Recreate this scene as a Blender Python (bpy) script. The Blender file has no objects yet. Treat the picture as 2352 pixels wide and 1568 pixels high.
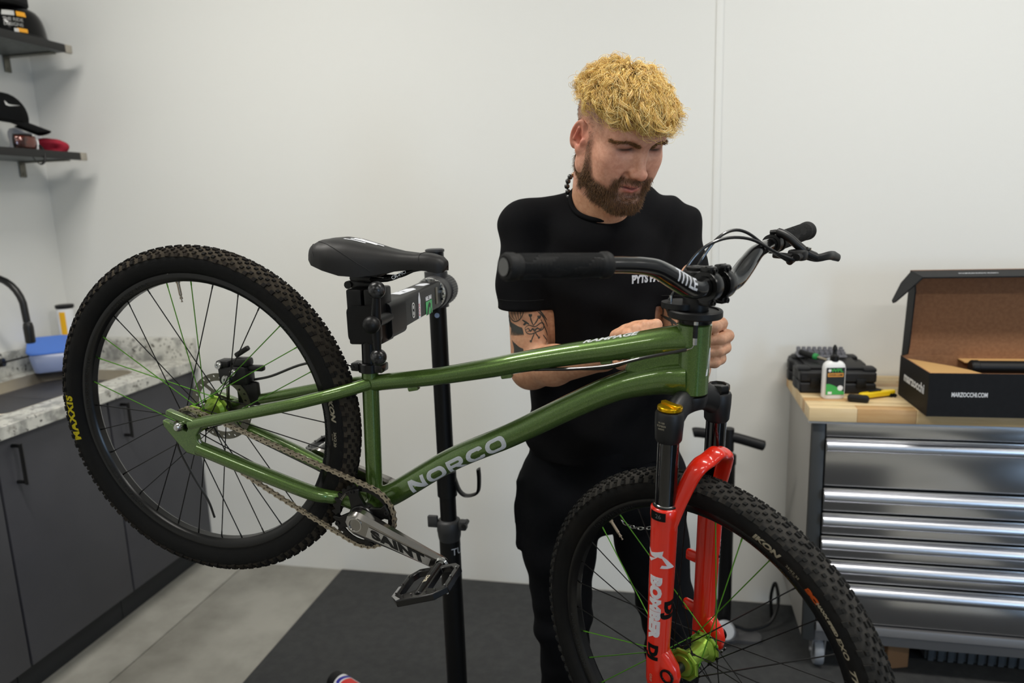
import bpy, bmesh, math, random
import numpy as np
from mathutils import Vector, Matrix
from mathutils.bvhtree import BVHTree
sc = bpy.context.scene
COL = sc.collection
PI = math.pi
random.seed(7); RNG = np.random.default_rng(7)

# ------------------------------------------------------------------ camera, world, lights, exposure
CAM_H = 1.57
def cam_rot(pitch, yaw, roll):
    cp, sp, cy, sy = math.cos(pitch), math.sin(pitch), math.cos(yaw), math.sin(yaw)
    fwd = Vector((sy*cp, cy*cp, -sp)); right = Vector((cy, -sy, 0)); up = right.cross(fwd)
    r2 = math.cos(roll)*right + math.sin(roll)*up
    u2 = -math.sin(roll)*right + math.cos(roll)*up
    return r2, u2, fwd
cam = bpy.data.objects.new('camera', bpy.data.cameras.new('camera')); COL.objects.link(cam)
_r, _u, _f = cam_rot(math.radians(10.95), math.radians(-12.3), math.radians(-1.87))
cam.matrix_world = Matrix(((_r.x, _u.x, -_f.x, 0), (_r.y, _u.y, -_f.y, 0), (_r.z, _u.z, -_f.z, CAM_H), (0, 0, 0, 1)))
cam.data.sensor_width = 36.0
cam.data.lens = 36.0*1650/2352
cam.data.clip_start = 0.02
cam.data.dof.use_dof = True
cam.data.dof.focus_distance = 1.3
cam.data.dof.aperture_fstop = 3.2
sc.camera = cam

w = bpy.data.worlds.new('world'); sc.world = w; w.use_nodes = True
w.node_tree.nodes['Background'].inputs[0].default_value = (0.55, 0.7, 1.0, 1)
w.node_tree.nodes['Background'].inputs[1].default_value = 0.6

def area(name, loc, size, power, color=(1, 1, 1), rot=(0, 0, 0)):
    l = bpy.data.lights.new(name, 'AREA'); l.shape = 'RECTANGLE'; l.size, l.size_y = size
    l.energy = power; l.color = color
    o = bpy.data.objects.new(name, l); o.location = loc; o.rotation_euler = rot; COL.objects.link(o)
    return o
WARM = (1.0, 0.965, 0.90)
area('ceiling_lamp', (-1.40, 1.20, 3.16), (1.0, 0.22), 38, WARM)
area('ceiling_lamp', (0.95, 1.20, 3.16), (1.0, 0.22), 40, WARM)
area('ceiling_lamp', (-1.40, -1.0, 3.16), (1.0, 0.22), 18, WARM)
area('ceiling_lamp', (0.95, -1.0, 3.16), (1.0, 0.22), 24, WARM)
area('ceiling_lamp', (3.1, 1.20, 3.16), (1.0, 0.22), 30, WARM)
area('ceiling_lamp', (3.1, -1.0, 3.16), (1.0, 0.22), 18, WARM)
# daylight coming in at the shop window behind and to the right of the photographer
area('window_daylight', (3.85, -3.40, 1.6), (0.9, 1.5), 60, (0.55, 0.76, 1.0), (math.radians(90), 0, 0))

sc.view_settings.view_transform = 'Standard'
sc.view_settings.look = 'None'
sc.view_settings.exposure = -0.14
sc.view_settings.gamma = 1.0
sc.view_settings.use_curve_mapping = False
sc.cycles.max_bounces = 8
sc.cycles.use_denoising = True

# ------------------------------------------------------------------ helpers
def lin(c):
    return tuple(((x/255)/12.92 if x/255 <= 0.04045 else ((x/255+0.055)/1.055)**2.4) for x in c[:3]) + (1.0,)

_M = {}
def mat(name, col, rough=0.5, metal=0.0, var=None, bump=None, coat=0.0, spec=None, trans=0.0, attr=None, coords='Object', stretch=None, sss=0.0, aniso=0.0, coat_rough=0.05, emit=None):
    """Principled material; var=(scale, second colour, [low, high]) mixes two own colours by noise; bump=(scale, strength); attr multiplies by a stored colour."""
    if name in _M: return _M[name]
    m = bpy.data.materials.new(name); m.use_nodes = True; nt = m.node_tree; b = nt.nodes['Principled BSDF']
    b.inputs['Base Color'].default_value = lin(col); b.inputs['Roughness'].default_value = rough; b.inputs['Metallic'].default_value = metal
    b.inputs['Coat Weight'].default_value = coat; b.inputs['Coat Roughness'].default_value = coat_rough
    if spec is not None: b.inputs['Specular IOR Level'].default_value = spec
    if trans: b.inputs['Transmission Weight'].default_value = trans
    if sss:
        b.inputs['Subsurface Weight'].default_value = sss; b.inputs['Subsurface Radius'].default_value = (1.0, 0.35, 0.2); b.inputs['Subsurface Scale'].default_value = 0.006
    if aniso: b.inputs['Anisotropic'].default_value = aniso
    if emit:
        b.inputs['Emission Color'].default_value = lin(emit[0]); b.inputs['Emission Strength'].default_value = emit[1]
    tc = nt.nodes.new('ShaderNodeTexCoord'); vec = tc.outputs[coords]
    if stretch:
        mp = nt.nodes.new('ShaderNodeMapping'); mp.inputs['Scale'].default_value = stretch; nt.links.new(vec, mp.inputs['Vector']); vec = mp.outputs[0]
    out = None
    if attr:
        at = nt.nodes.new('ShaderNodeAttribute'); at.attribute_name = attr; out = at.outputs['Color']
    if var:
        n = nt.nodes.new('ShaderNodeTexNoise'); n.inputs['Scale'].default_value = var[0]; n.inputs['Detail'].default_value = 6; n.inputs['Roughness'].default_value = 0.6
        nt.links.new(vec, n.inputs['Vector'])
        r = nt.nodes.new('ShaderNodeMapRange'); lo, hi = var[2] if len(var) > 2 else (0.4, 0.6)
        r.inputs['From Min'].default_value = lo; r.inputs['From Max'].default_value = hi; nt.links.new(n.outputs['Fac'], r.inputs['Value'])
        mx = nt.nodes.new('ShaderNodeMix'); mx.data_type = 'RGBA'; nt.links.new(r.outputs[0], mx.inputs['Factor'])
        mx.inputs['A'].default_value = lin(col); mx.inputs['B'].default_value = lin(var[1])
        if out is not None:
            mm = nt.nodes.new('ShaderNodeMix'); mm.data_type = 'RGBA'; mm.blend_type = 'MULTIPLY'; mm.inputs['Factor'].default_value = 1.0
            nt.links.new(mx.outputs['Result'], mm.inputs['A']); nt.links.new(out, mm.inputs['B']); out = mm.outputs['Result']
        else: out = mx.outputs['Result']
    if out is not None: nt.links.new(out, b.inputs['Base Color'])
    if bump:
        n2 = nt.nodes.new('ShaderNodeTexNoise'); n2.inputs['Scale'].default_value = bump[0]; n2.inputs['Detail'].default_value = 3
        nt.links.new(vec, n2.inputs['Vector'])
        bp = nt.nodes.new('ShaderNodeBump'); bp.inputs['Strength'].default_value = bump[1]; bp.inputs['Distance'].default_value = 0.002
        nt.links.new(n2.outputs['Fac'], bp.inputs['Height']); nt.links.new(bp.outputs[0], b.inputs['Normal'])
    _M[name] = m; return m

def frame_from(d, ref=None):
    d = np.asarray(d, float); d = d/np.linalg.norm(d)
    r = np.array([0, 0, 1.]) if ref is None else np.asarray(ref, float)
    if abs(d@r)/np.linalg.norm(r) > 0.95: r = np.array([1., 0, 0]) if abs(d[0]) < 0.9 else np.array([0, 1., 0])
    x = np.cross(r, d); x /= np.linalg.norm(x); y = np.cross(d, x)
    return x, y, d

class MB:
    """Mesh builder: collects shapes, builds ONE mesh object."""
    def __init__(s): s.v = []; s.f = []; s.m = []
    def add(s, V, F, mi=0, M=None):
        b = len(s.v)
        if M is not None: V = [tuple(M @ Vector(p)) for p in V]
        s.v.extend(tuple(map(float, p)) for p in V); s.f.extend(tuple(i+b for i in f) for f in F); s.m.extend([mi]*len(F))
        return s
    def box(s, c, size, bev=0.0, mi=0, M=None, rz=0.0):
        x, y, z = [t/2 for t in size]; b = min(bev, x*.98, y*.98, z*.98)
        R = Matrix.Rotation(rz, 4, 'Z') if rz else None
        if b <= 0:
            V = [(i, j, k) for i in (-x, x) for j in (-y, y) for k in (-z, z)]
            F = [(0, 1, 3, 2), (4, 6, 7, 5), (0, 4, 5, 1), (2, 3, 7, 6), (0, 2, 6, 4), (1, 5, 7, 3)]
        else:
            bm = bmesh.new(); bmesh.ops.create_cube(bm, size=1)
            for q in bm.verts: q.co = Vector((q.co.x*2*x, q.co.y*2*y, q.co.z*2*z))
            bmesh.ops.bevel(bm, geom=bm.edges[:], offset=b, segments=2, profile=0.5, affect='EDGES', clamp_overlap=True)
            bm.verts.index_update(); V = [tuple(q.co) for q in bm.verts]; F = [tuple(q.index for q in f.verts) for f in bm.faces]; bm.free()
        T = Matrix.Translation(c)
        T = T @ R if R else T
        return s.add(V, F, mi, (M @ T) if M is not None else T)
    def tube(s, P, r, n=8, caps=True, closed=False, mi=0, ell=None, ref=None):
        P = np.asarray(P, float); N = len(P)
        r = np.full(N, r, float) if np.isscalar(r) else np.asarray(r, float)
        if closed: T = np.roll(P, -1, 0)-np.roll(P, 1, 0)
        else: T = np.gradient(P, axis=0)
        T /= np.maximum(np.linalg.norm(T, axis=1), 1e-12)[:, None]
        x, y, _ = frame_from(T[0], ref); V = []
        a = np.linspace(0, 2*PI, n, endpoint=False)
        e = (1, 1) if ell is None else ell
        for i in range(N):
            x = x-T[i]*(x@T[i]); x /= np.linalg.norm(x); y = np.cross(T[i], x)
            ex, ey = (e[i] if ell is not None and np.ndim(e) == 2 else e)
            V += [P[i]+r[i]*(ex*math.cos(q)*x+ey*math.sin(q)*y) for q in a]
        F = [(i*n+j, i*n+(j+1) % n, ((i+1) % N)*n+(j+1) % n, ((i+1) % N)*n+j) for i in range(N if closed else N-1) for j in range(n)]
        if caps and not closed: F += [tuple(range(n-1, -1, -1)), tuple(range((N-1)*n, N*n))]
        return s.add(V, F, mi)
    def cyl(s, a, b, r0, r1=None, n=20, mi=0, caps=True): return s.tube([a, b], [r0, r0 if r1 is None else r1], n, caps, mi=mi)
    def lathe(s, prof, o=(0, 0, 0), d=(0, 0, 1), n=24, mi=0, closed=False, caps=True, ref=None):
        x, y, z = frame_from(d, ref); o = np.asarray(o, float); V = []; N = len(prof)
        for r, h in prof: V += [o+z*h+r*(math.cos(q)*x+math.sin(q)*y) for q in np.linspace(0, 2*PI, n, endpoint=False)]
        F = [(i*n+j, i*n+(j+1) % n, ((i+1) % N)*n+(j+1) % n, ((i+1) % N)*n+j) for i in range(N if closed else N-1) for j in range(n)]
        if caps and not closed: F += [tuple(range(n-1, -1, -1)), tuple(range((N-1)*n, N*n))]
        return s.add(V, F, mi)
    def ball(s, c, r, n=16, mi=0, M=None):
        r = (r, r, r) if np.isscalar(r) else r; k = n//2
        V = [(0, 0, -r[2])]+[(r[0]*math.sin(PI*i/k)*math.cos(2*PI*j/n), r[1]*math.sin(PI*i/k)*math.sin(2*PI*j/n), -r[2]*math.cos(PI*i/k)) for i in range(1, k) for j in range(n)]+[(0, 0, r[2])]
        F = [(0, 1+(j+1) % n, 1+j) for j in range(n)]+[(1+i*n+j, 1+i*n+(j+1) % n, 1+(i+1)*n+(j+1) % n, 1+(i+1)*n+j) for i in range(k-2) for j in range(n)]
        e = 1+(k-2)*n; F += [(e+j, e+(j+1) % n, len(V)-1) for j in range(n)]
        T = Matrix.Translation(c)
        return s.add(V, F, mi, T @ M if M is not None else T)
    def prism(s, poly, z0, z1, M=None, mi=0, holes=None):
        """polygon (x, y) pushed from z0 to z1, optional holes"""
        bm = bmesh.new()
        def loop(pl):
            vs = [bm.verts.new((p[0], p[1], z0)) for p in pl]
            return [bm.edges.new((vs[i], vs[(i+1) % len(vs)])) for i in range(len(vs))]
        E = loop(poly)
        for h in holes or []: E += loop(h)
        if holes or len(poly) > 4: bmesh.ops.triangle_fill(bm, use_beauty=True, use_dissolve=False, edges=E)
        else: bm.faces.new(bm.verts[:])
        g = bmesh.ops.extrude_face_region(bm, geom=bm.faces[:])
        bmesh.ops.translate(bm, verts=[e for e in g['geom'] if isinstance(e, bmesh.types.BMVert)], vec=(0, 0, z1-z0))
        bmesh.ops.recalc_face_normals(bm, faces=bm.faces[:])
        bm.verts.index_update()
        s.add([tuple(q.co) for q in bm.verts], [tuple(q.index for q in f.verts) for f in bm.faces], mi, M); bm.free(); return s
    def loft(s, secs, closed_ends=True, mi=0):
        n = len(secs[0]); V = [p for q in secs for p in q]
        F = [(i*n+j, i*n+(j+1) % n, (i+1)*n+(j+1) % n, (i+1)*n+j) for i in range(len(secs)-1) for j in range(n)]
        if closed_ends: F += [tuple(range(n-1, -1, -1)), tuple(range((len(secs)-1)*n, len(secs)*n))]
        return s.add(V, F, mi)
    def mesh(s, name, mats, smooth=35, sub=0):
        me = bpy.data.meshes.new(name); me.from_pydata(s.v, [], s.f)
        for m in (mats if isinstance(mats, (list, tuple)) else [mats]): me.materials.append(m)
        if any(s.m): me.polygons.foreach_set('material_index', s.m)
        bm = bmesh.new(); bm.from_mesh(me); bmesh.ops.recalc_face_normals(bm, faces=bm.faces[:]); bm.to_mesh(me); bm.free()
        if smooth:
            me.polygons.foreach_set('use_smooth', [True]*len(me.polygons)); me.set_sharp_from_angle(angle=math.radians(smooth))
        me.update(); return me
    def build(s, name, mats, parent=None, smooth=35, bev=0.0, sub=0, label=None):
        return link(name, s.mesh(name, mats, smooth), parent, bev, sub, label)

def link(name, me, parent=None, bev=0.0, sub=0, label=None):
    o = bpy.data.objects.new(name, me); COL.objects.link(o)
    if parent is not None: o.parent = parent
    if bev:
        m = o.modifiers.new('bevel', 'BEVEL'); m.width = bev; m.segments = 2; m.limit_method = 'ANGLE'; m.angle_limit = math.radians(40)
    if sub:
        m = o.modifiers.new('subsurf', 'SUBSURF'); m.levels = sub; m.render_levels = sub
    if label: o['label'] = label
    return o
def tag(o, label=None, cat=None, group=None, kind=None):
    for k, v in (('label', label), ('category', cat), ('group', group), ('kind', kind)):
        if v: o[k] = v
    return o
def thing(name, label, cat, M=(0, 0, 0), group=None):
    o = bpy.data.objects.new(name, None); COL.objects.link(o); o.empty_display_size = 0.05
    if isinstance(M, Matrix): o.matrix_world = M
    else: o.location = M
    return tag(o, label, cat, group)
def sub_empty(name, parent, M=None):
    o = bpy.data.objects.new(name, None); COL.objects.link(o); o.parent = parent; o.empty_display_size = 0.02
    if M is not None: o.matrix_local = M
    return o
def struct(o): o['kind'] = 'structure'; return o
def curve(pts, k=6):
    """Catmull-Rom through points"""
    P = np.asarray(pts, float); P = np.vstack([2*P[0]-P[1], P, 2*P[-1]-P[-2]]); out = []
    for i in range(1, len(P)-2):
        for t in np.linspace(0, 1, k, endpoint=False):
            a, b, c, d = P[i-1:i+3]
            out.append(0.5*((2*b)+(-a+c)*t+(2*a-5*b+4*c-d)*t*t+(-a+3*b-3*c+d)*t**3))
    out.append(P[-2]); return np.array(out)
def rrect(x0, x1, y0, y1, r, k=5):
    out = []
    for cx, cy, a in ((x1-r, y1-r, 0), (x0+r, y1-r, 90), (x0+r, y0+r, 180), (x1-r, y0+r, 270)):
        out += [(cx+r*math.cos(math.radians(a+90*i/k)), cy+r*math.sin(math.radians(a+90*i/k))) for i in range(k+1)]
    return out
def glyphs(text, size, fn=None, bold=0.0, shear=0.0, sx=1.0, depth=0.0006, align='CENTER', cuts=0, spacing=1.0):
    """Lettering: vertices/faces of a line of text, mapped by fn(x, y, z)"""
    cu = bpy.data.curves.new('lettering', 'FONT'); cu.body = text; cu.size = size; cu.offset = bold; cu.shear = shear
    cu.align_x = align; cu.align_y = 'CENTER'; cu.extrude = depth/2; cu.resolution_u = 3; cu.space_character = spacing
    o = bpy.data.objects.new('lettering', cu); COL.objects.link(o)
    bpy.context.view_layer.update()
    me = bpy.data.meshes.new_from_object(o.evaluated_get(bpy.context.evaluated_depsgraph_get()))
    bpy.data.objects.remove(o); bpy.data.curves.remove(cu)
    bm = bmesh.new(); bm.from_mesh(me); bpy.data.meshes.remove(me)
    bmesh.ops.remove_doubles(bm, verts=bm.verts[:], dist=1e-6)
    if cuts:
        bmesh.ops.triangulate(bm, faces=bm.faces[:])
        L = size/cuts
        for _ in range(3):
            E = [e for e in bm.edges if e.calc_length() > L]
            if not E: break
            bmesh.ops.subdivide_edges(bm, edges=E, cuts=1); bmesh.ops.triangulate(bm, faces=[f for f in bm.faces if len(f.verts) > 3])
    bm.verts.index_update()
    V = [(q.co.x*sx, q.co.y, q.co.z) for q in bm.verts]; F = [tuple(q.index for q in f.verts) for f in bm.faces]; bm.free()
    return ([fn(*p) for p in V] if fn else V), F
def lettering(text, size, m, parent, M=None, fn=None, name='lettering', label=None, **k):
    V, F = glyphs(text, size, fn, **k)
    return MB().add(V, F, 0, M).build(name, m, parent, smooth=0, label=label)
def basis(o, x, y, z=None):
    """matrix with origin o and given x / y axes"""
    x = Vector(x).normalized(); z = Vector(x).cross(Vector(y)).normalized() if z is None else Vector(z).normalized(); y = z.cross(x)
    return Matrix(((x.x, y.x, z.x, o[0]), (x.y, y.y, z.y, o[1]), (x.z, y.z, z.z, o[2]), (0, 0, 0, 1)))
def copy_tree(o, M=None, label=None, parent=None):
    c = o.copy(); COL.objects.link(c)
    if parent is not None: c.parent = parent; c.matrix_parent_inverse = o.matrix_parent_inverse.copy()
    if M is not None: c.matrix_world = M
    if label: c['label'] = label
    for ch in list(o.children): copy_tree(ch, None, None, c)
    return c
# ------------------------------------------------------------------ the setting
YB, XL = 2.70, -2.62
m_wall = mat('wall_paint', (226, 226, 222), 0.62, bump=(160, 0.12))
m_ceil = mat('ceiling_paint', (235, 235, 232), 0.8)
m_conc = mat('concrete', (164, 162, 154), 0.5, var=(3.6, (128, 126, 118), (0.38, 0.72)), bump=(70, 0.08))
m_rub = mat('rubber_mat', (44, 45, 46), 0.75, var=(30, (54, 55, 55), (0.4, 0.7)), bump=(150, 0.7))
m_dark = mat('dark_joint', (70, 68, 62), 0.8)
fl = struct(MB().box((0.9, -0.4, -0.06), (7.04, 6.2, 0.08)).build('floor', m_dark))
for k, (x0, x1) in enumerate(((XL, -1.857), (-1.851, 1.2), (1.206, 4.4))):
    for y0, y1 in ((-3.5, -0.303), (-0.297, YB)):
        MB().box(((x0+x1)/2, (y0+y1)/2, -0.011), (x1-x0, y1-y0, 0.022), 0.002).build('slab', m_conc, fl)
struct(MB().box((0.9, YB+0.06, 1.6), (7.3, 0.12, 3.3)).build('wall_back', m_wall))
struct(MB().box((XL-0.06, -0.4, 1.6), (0.12, 6.2, 3.3)).build('wall_left', m_wall))
m_wallgrey = mat('wall_paint_grey', (150, 153, 158), 0.6)
wr = MB()
wr.box((4.46, -0.4, 1.6), (0.12, 6.2, 3.3))
struct(wr.build('wall_right', m_wallgrey))
wf = MB()
for x0, x1, z0, z1 in ((-2.75, 3.38, -0.05, 3.25), (4.32, 4.55, -0.05, 3.25), (3.38, 4.32, -0.05, 0.8), (3.38, 4.32, 2.4, 3.25)): wf.box(((x0+x1)/2, -3.56, (z0+z1)/2), (x1-x0, 0.12, z1-z0))
struct(wf.build('wall_front', m_wall))
dk = MB()
for k in range(6): dk.box((2.82, -3.485, 0.25+0.5*k), (1.04, 0.03, 0.49), 0.004)
struct(dk.build('added_door_1', mat('added_dark_door', (26, 28, 32), 0.45)))  # unseen dark door, added so the drawer fronts reflect a dark area
wn = MB()
for c, sz in (((3.85, -3.54, 0.82), (0.94, 0.1, 0.04)), ((3.85, -3.54, 2.38), (0.94, 0.1, 0.04)), ((3.40, -3.54, 1.6), (0.04, 0.1, 1.56)), ((4.30, -3.54, 1.6), (0.04, 0.1, 1.56))): wn.box(c, sz)
wn = struct(wn.build('window_1', mat('window_frame', (40, 42, 46), 0.5)))
MB().box((3.85, -3.56, 1.6), (0.86, 0.01, 1.52)).build('pane', mat('daylit_pane', (120, 160, 220), 0.3, emit=((70, 130, 215), 1.1)), wn)
struct(MB().box((0.9, -0.4, 3.29), (7.3, 6.4, 0.1)).build('ceiling', m_ceil))
# panel joint strip on the back wall
struct(MB().box((0.171, YB-0.002, 1.6), (0.024, 0.006, 3.3), 0.002).build('trim_1', m_wall))
mt = MB()
mt.prism([(-1.385, 0.25), (0.72, 0.25), (0.72, 1.80), (2.6, 1.80), (2.6, 2.685), (-1.385, 2.685)], 0.0, 0.012)
tag(mt.build('floor_mat', m_rub, bev=0.003), 'black rubber mat covering the concrete floor under the bike stand', 'floor mat')

m_rub2 = mat('added_glossy_mat', (24, 26, 28), 0.3, bump=(60, 0.15))  # mat added out of view, glossy so the drawers reflect dark with window blue
mt2 = MB().prism(rrect(1.22, 3.3, -2.6, 1.78, 0.01), 0.0, 0.012).build('floor_mat', m_rub2, bev=0.003)
tag(mt2, 'unseen smooth dark mat added in front of the tool chest to darken its drawer reflections', 'floor mat')

# ------------------------------------------------------------------ sink cabinets
m_cab = mat('charcoal_laminate', (66, 66, 71), 0.48, var=(9, (62, 62, 67), (0.3, 0.7)))
m_toe = mat('dark_toe_kick', (26, 28, 31), 0.6)
m_blk = mat('black_metal', (12, 12, 13), 0.35, 0.1)
m_blkp = mat('black_plastic', (12, 12, 13), 0.5, spec=0.35)
XF = -2.02
def cabinet(y0, y1, label, handle_y):
    t = thing('base_cabinet', label, 'cabinet', (XL, (y0+y1)/2, 0), 'charcoal base cabinets under the granite worktop')
    wd = y1-y0
    MB().box((0.29, 0, 0.51), (0.575, wd, 0.78), 0.001).build('body', m_cab, t)
    MB().box((0.275, 0, 0.06), (0.51, wd, 0.12)).build('toe_kick', m_toe, t)
    d = MB().box((XF-XL-0.010, 0, 0.5125), (0.020, wd-0.006, 0.765), 0.0015).build('door', m_cab, t)
    h = MB(); hx = XF-XL; hy = handle_y-(y0+y1)/2
    h.tube(curve([(hx, hy, 0.865), (hx+0.03, hy, 0.865), (hx+0.032, hy, 0.862), (hx+0.032, hy, 0.748), (hx+0.03, hy, 0.745), (hx, hy, 0.745)], 2), 0.006, 8)
    h.build('handle', m_blk, d)
cabinet(0.75, 1.237, 'charcoal base cabinet nearest the camera under the granite worktop', 1.19)
cabinet(1.24, 1.727, 'charcoal base cabinet in the middle under the sink worktop', 1.30)
cabinet(1.73, 2.197, 'charcoal base cabinet behind the rear tyre under the sink basin', 1.79)
cabinet(2.20, 2.697, 'charcoal base cabinet in the corner with black handle seen through the spokes', 2.262)

m_gran = mat('granite', (205, 204, 196), 0.25, var=(26, (120, 116, 108), (0.52, 0.72)), coat=0.2)
nt = m_gran.node_tree; b = nt.nodes['Principled BSDF']
src = b.inputs['Base Color'].links[0].from_socket
tc = nt.nodes['Texture Coordinate']
for scl, colr, lo, hi in ((70, (52, 48, 44), 0.60, 0.66), (14, (150, 150, 145), 0.52, 0.66)):
    n = nt.nodes.new('ShaderNodeTexNoise'); n.inputs['Scale'].default_value = scl; n.inputs['Detail'].default_value = 4; nt.links.new(tc.outputs['Object'], n.inputs['Vector'])
    r = nt.nodes.new('ShaderNodeMapRange'); r.inputs['From Min'].default_value = lo; r.inputs['From Max'].default_value = hi; nt.links.new(n.outputs['Fac'], r.inputs['Value'])
    mx = nt.nodes.new('ShaderNodeMix'); mx.data_type = 'RGBA'; nt.links.new(r.outputs[0], mx.inputs['Factor']); nt.links.new(src, mx.inputs['A']); mx.inputs['B'].default_value = lin(colr); src = mx.outputs['Result']
nt.links.new(src, b.inputs['Base Color'])
wt = thing('worktop', 'speckled white and grey granite sink worktop on the charcoal cabinets', 'worktop', (XL, 1.7, 0.9))
hole = rrect(-2.535-XL, -2.105-XL, 1.83-1.7, 2.485-1.7, 0.07)
MB().prism([(0.003, -0.95), (0.63, -0.95), (0.63, 0.997), (0.003, 0.997)], 0.001, 0.045, holes=[hole]).build('slab', m_gran, wt, bev=0.003)
MB().box((0.325, 0.986, 0.045+0.048), (0.61, 0.02, 0.096), 0.002).build('backsplash', m_gran, wt)
MB().box((0.013, 0.013, 0.045+0.048), (0.02, 1.92, 0.096), 0.002).build('backsplash', m_gran, wt)
m_steel = mat('brushed_steel', (172, 162, 144), 0.36, 0.85)
s = MB(); secs = []
for z, gr, r in ((0.0445, 0.016, 0.075), (0.0445, -0.004, 0.07), (-0.10, -0.004, 0.07), (-0.15, -0.012, 0.07), (-0.165, -0.04, 0.06)):
    secs.append([(x, y, z) for x, y in rrect(-2.535-XL-gr, -2.105-XL+gr, 0.13-gr, 0.785+gr, r, 6)])
s.loft(secs[1:], False); n = len(secs[0]); s.add(secs[-1], [tuple(range(n))])
so = s.build('sink', m_steel, None); so.location = (XL, 1.7, 0.9)
tag(so, 'stainless steel sink basin set into the granite worktop', 'sink')
md = so.modifiers.new('solid', 'SOLIDIFY'); md.thickness = 0.0015; md.offset = 1

t = thing('kitchen_tap', 'black gooseneck tap with side lever behind the steel sink', 'tap', (-2.575, 2.21, 0.945))
MB().lathe([(0.026, 0), (0.026, 0.008), (0.02, 0.012), (0.02, 0.11), (0.014, 0.115)], n=20).build('base', m_blk, t)
arch = [(0, 0, 0.10), (0, 0, 0.29)]+[(0.122-0.122*math.cos(a), 0, 0.29+0.122*math.sin(a)) for a in np.linspace(0.15, PI*0.93, 14)]+[(0.245, 0, 0.245)]
MB().tube(arch, 0.0125, 14).build('spout', m_blk, t)
MB().lathe([(0.013, 0), (0.017, 0.004), (0.0175, 0.06), (0.015, 0.075), (0.0135, 0.078)], (0.247, 0, 0.165), n=18).build('spray_head', m_blk, t)
lv = MB().cyl((0.01, 0, 0.075), (0.078, 0.03, 0.082), 0.017).build('lever', m_blk, t)
MB().cyl((0.078, 0.03, 0.082), (0.15, 0.075, 0.098), 0.0035).build('lever_rod', m_blk, lv)

m_tubb = mat('blue_translucent_plastic', (158, 174, 216), 0.3, trans=0.4)
m_tublid = mat('blue_lid', (74, 122, 212), 0.35)
t = thing('storage_tub', 'translucent blue plastic tub with raised blue lid behind the sink', 'container', (-2.482, 2.478, 0.946))
t.rotation_euler = (0, 0, math.radians(40))
tb = MB(); S = []
for z, g in ((0, 0), (0.001, 0.004), (0.075, 0.016)): S.append([(x, y, z) for x, y in rrect(-0.085-g, 0.085+g, -0.05-g, 0.05+g, 0.025)])
tb.loft(S, False); tb.add(S[0], [tuple(range(len(S[0])))])
o = tb.build('body', m_tubb, t); md = o.modifiers.new('solid', 'SOLIDIFY'); md.thickness = 0.0015
lid = MB().prism(rrect(-0.105, 0.105, -0.07, 0.07, 0.03), 0, 0.006)
lo_ = lid.build('lid', m_tublid, t); lo_.location = (0, 0.03, 0.098); lo_.rotation_euler = (math.radians(20), 0, 0)
r = MB(); ring = rrect(-0.107, 0.107, -0.072, 0.072, 0.03)
r.tube([(x, y, 0.002) for x, y in ring], 0.004, 6, closed=True); r.build('rim', m_tublid, lo_)

t = thing('sealant_tube', 'white and yellow sealant tube with black cap in the corner behind the sink', 'tube', (-2.535, 2.60, 0.946))
m_white = mat('white_plastic', (232, 232, 230), 0.4)
m_yel = mat('yellow_print', (240, 180, 20), 0.45)
MB().lathe([(0.033, 0), (0.034, 0.02), (0.034, 0.235), (0.031, 0.238)], n=28).build('body', m_white, t)
MB().lathe([(0.035, 0), (0.036, 0.003), (0.036, 0.012), (0.034, 0.014)], (0, 0, 0.24), n=28).build('cap', m_blkp, t)
lb = MB(); V = []
for h in (0.05, 0.225): V += [(0.0346*math.cos(a), 0.0346*math.sin(a), h) for a in np.linspace(math.radians(-90), math.radians(-50), 8)]
lb.add(V, [(i, i+1, i+9, i+8) for i in range(7)]); lb.build('label', m_yel, t)
m_pur = mat('purple_print', (120, 40, 130), 0.5)
lb = MB(); V = []
for h in (0.02, 0.05): V += [(0.0346*math.cos(a), 0.0346*math.sin(a), h) for a in np.linspace(math.radians(-90), math.radians(-50), 8)]
lb.add(V, [(i, i+1, i+9, i+8) for i in range(7)]); lb.build('purple_band', m_pur, t)

# ------------------------------------------------------------------ wall shelves
m_shelf = mat('grey_shelf_laminate', (92, 97, 96), 0.5, var=(40, (80, 85, 84), (0.4, 0.6)))
m_cap = mat('shelf_end_cap', (165, 158, 145), 0.5)
m_brk = mat('bracket_metal', (120, 118, 108), 0.4, 0.6)
def shelf(z, y0, y1, xf, label, bys):
    t = thing('wall_shelf', label, 'shelf', (XL, y0, z), 'grey wall shelves above the sink')
    L = y1-y0; D = xf-XL
    MB().box((D/2, L/2, -0.010), (D-0.012, L, 0.020), 0.001).build('board', m_shelf, t)
    MB().box((D-0.004, L/2-0.010, -0.010), (0.012, L-0.02, 0.030), 0.002).build('front_edge', m_blk, t)
    MB().box((D-0.004, L-0.002, -0.010), (0.0135, 0.032, 0.031), 0.002).build('end_cap', m_cap, t)
    for by in bys:
        b_ = MB(); b_.box((0.004, by-y0, -0.052), (0.006, 0.03, 0.062), 0.002); b_.box((D*0.4, by-y0, -0.0235), (D*0.8, 0.03, 0.005), 0.001)
        b_.cyl((0.006, by-y0, -0.07), (0.010, by-y0, -0.07), 0.006, n=10); b_.build('bracket', m_brk, t)
shelf(2.235, 1.55, 2.605, -2.335, 'grey upper wall shelf in the corner carrying a glossy black helmet', (1.7, 2.583))
shelf(1.820, 1.55, 2.605, -2.335, 'grey lower wall shelf in the corner carrying a black cap', (1.7, 2.578))

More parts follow.
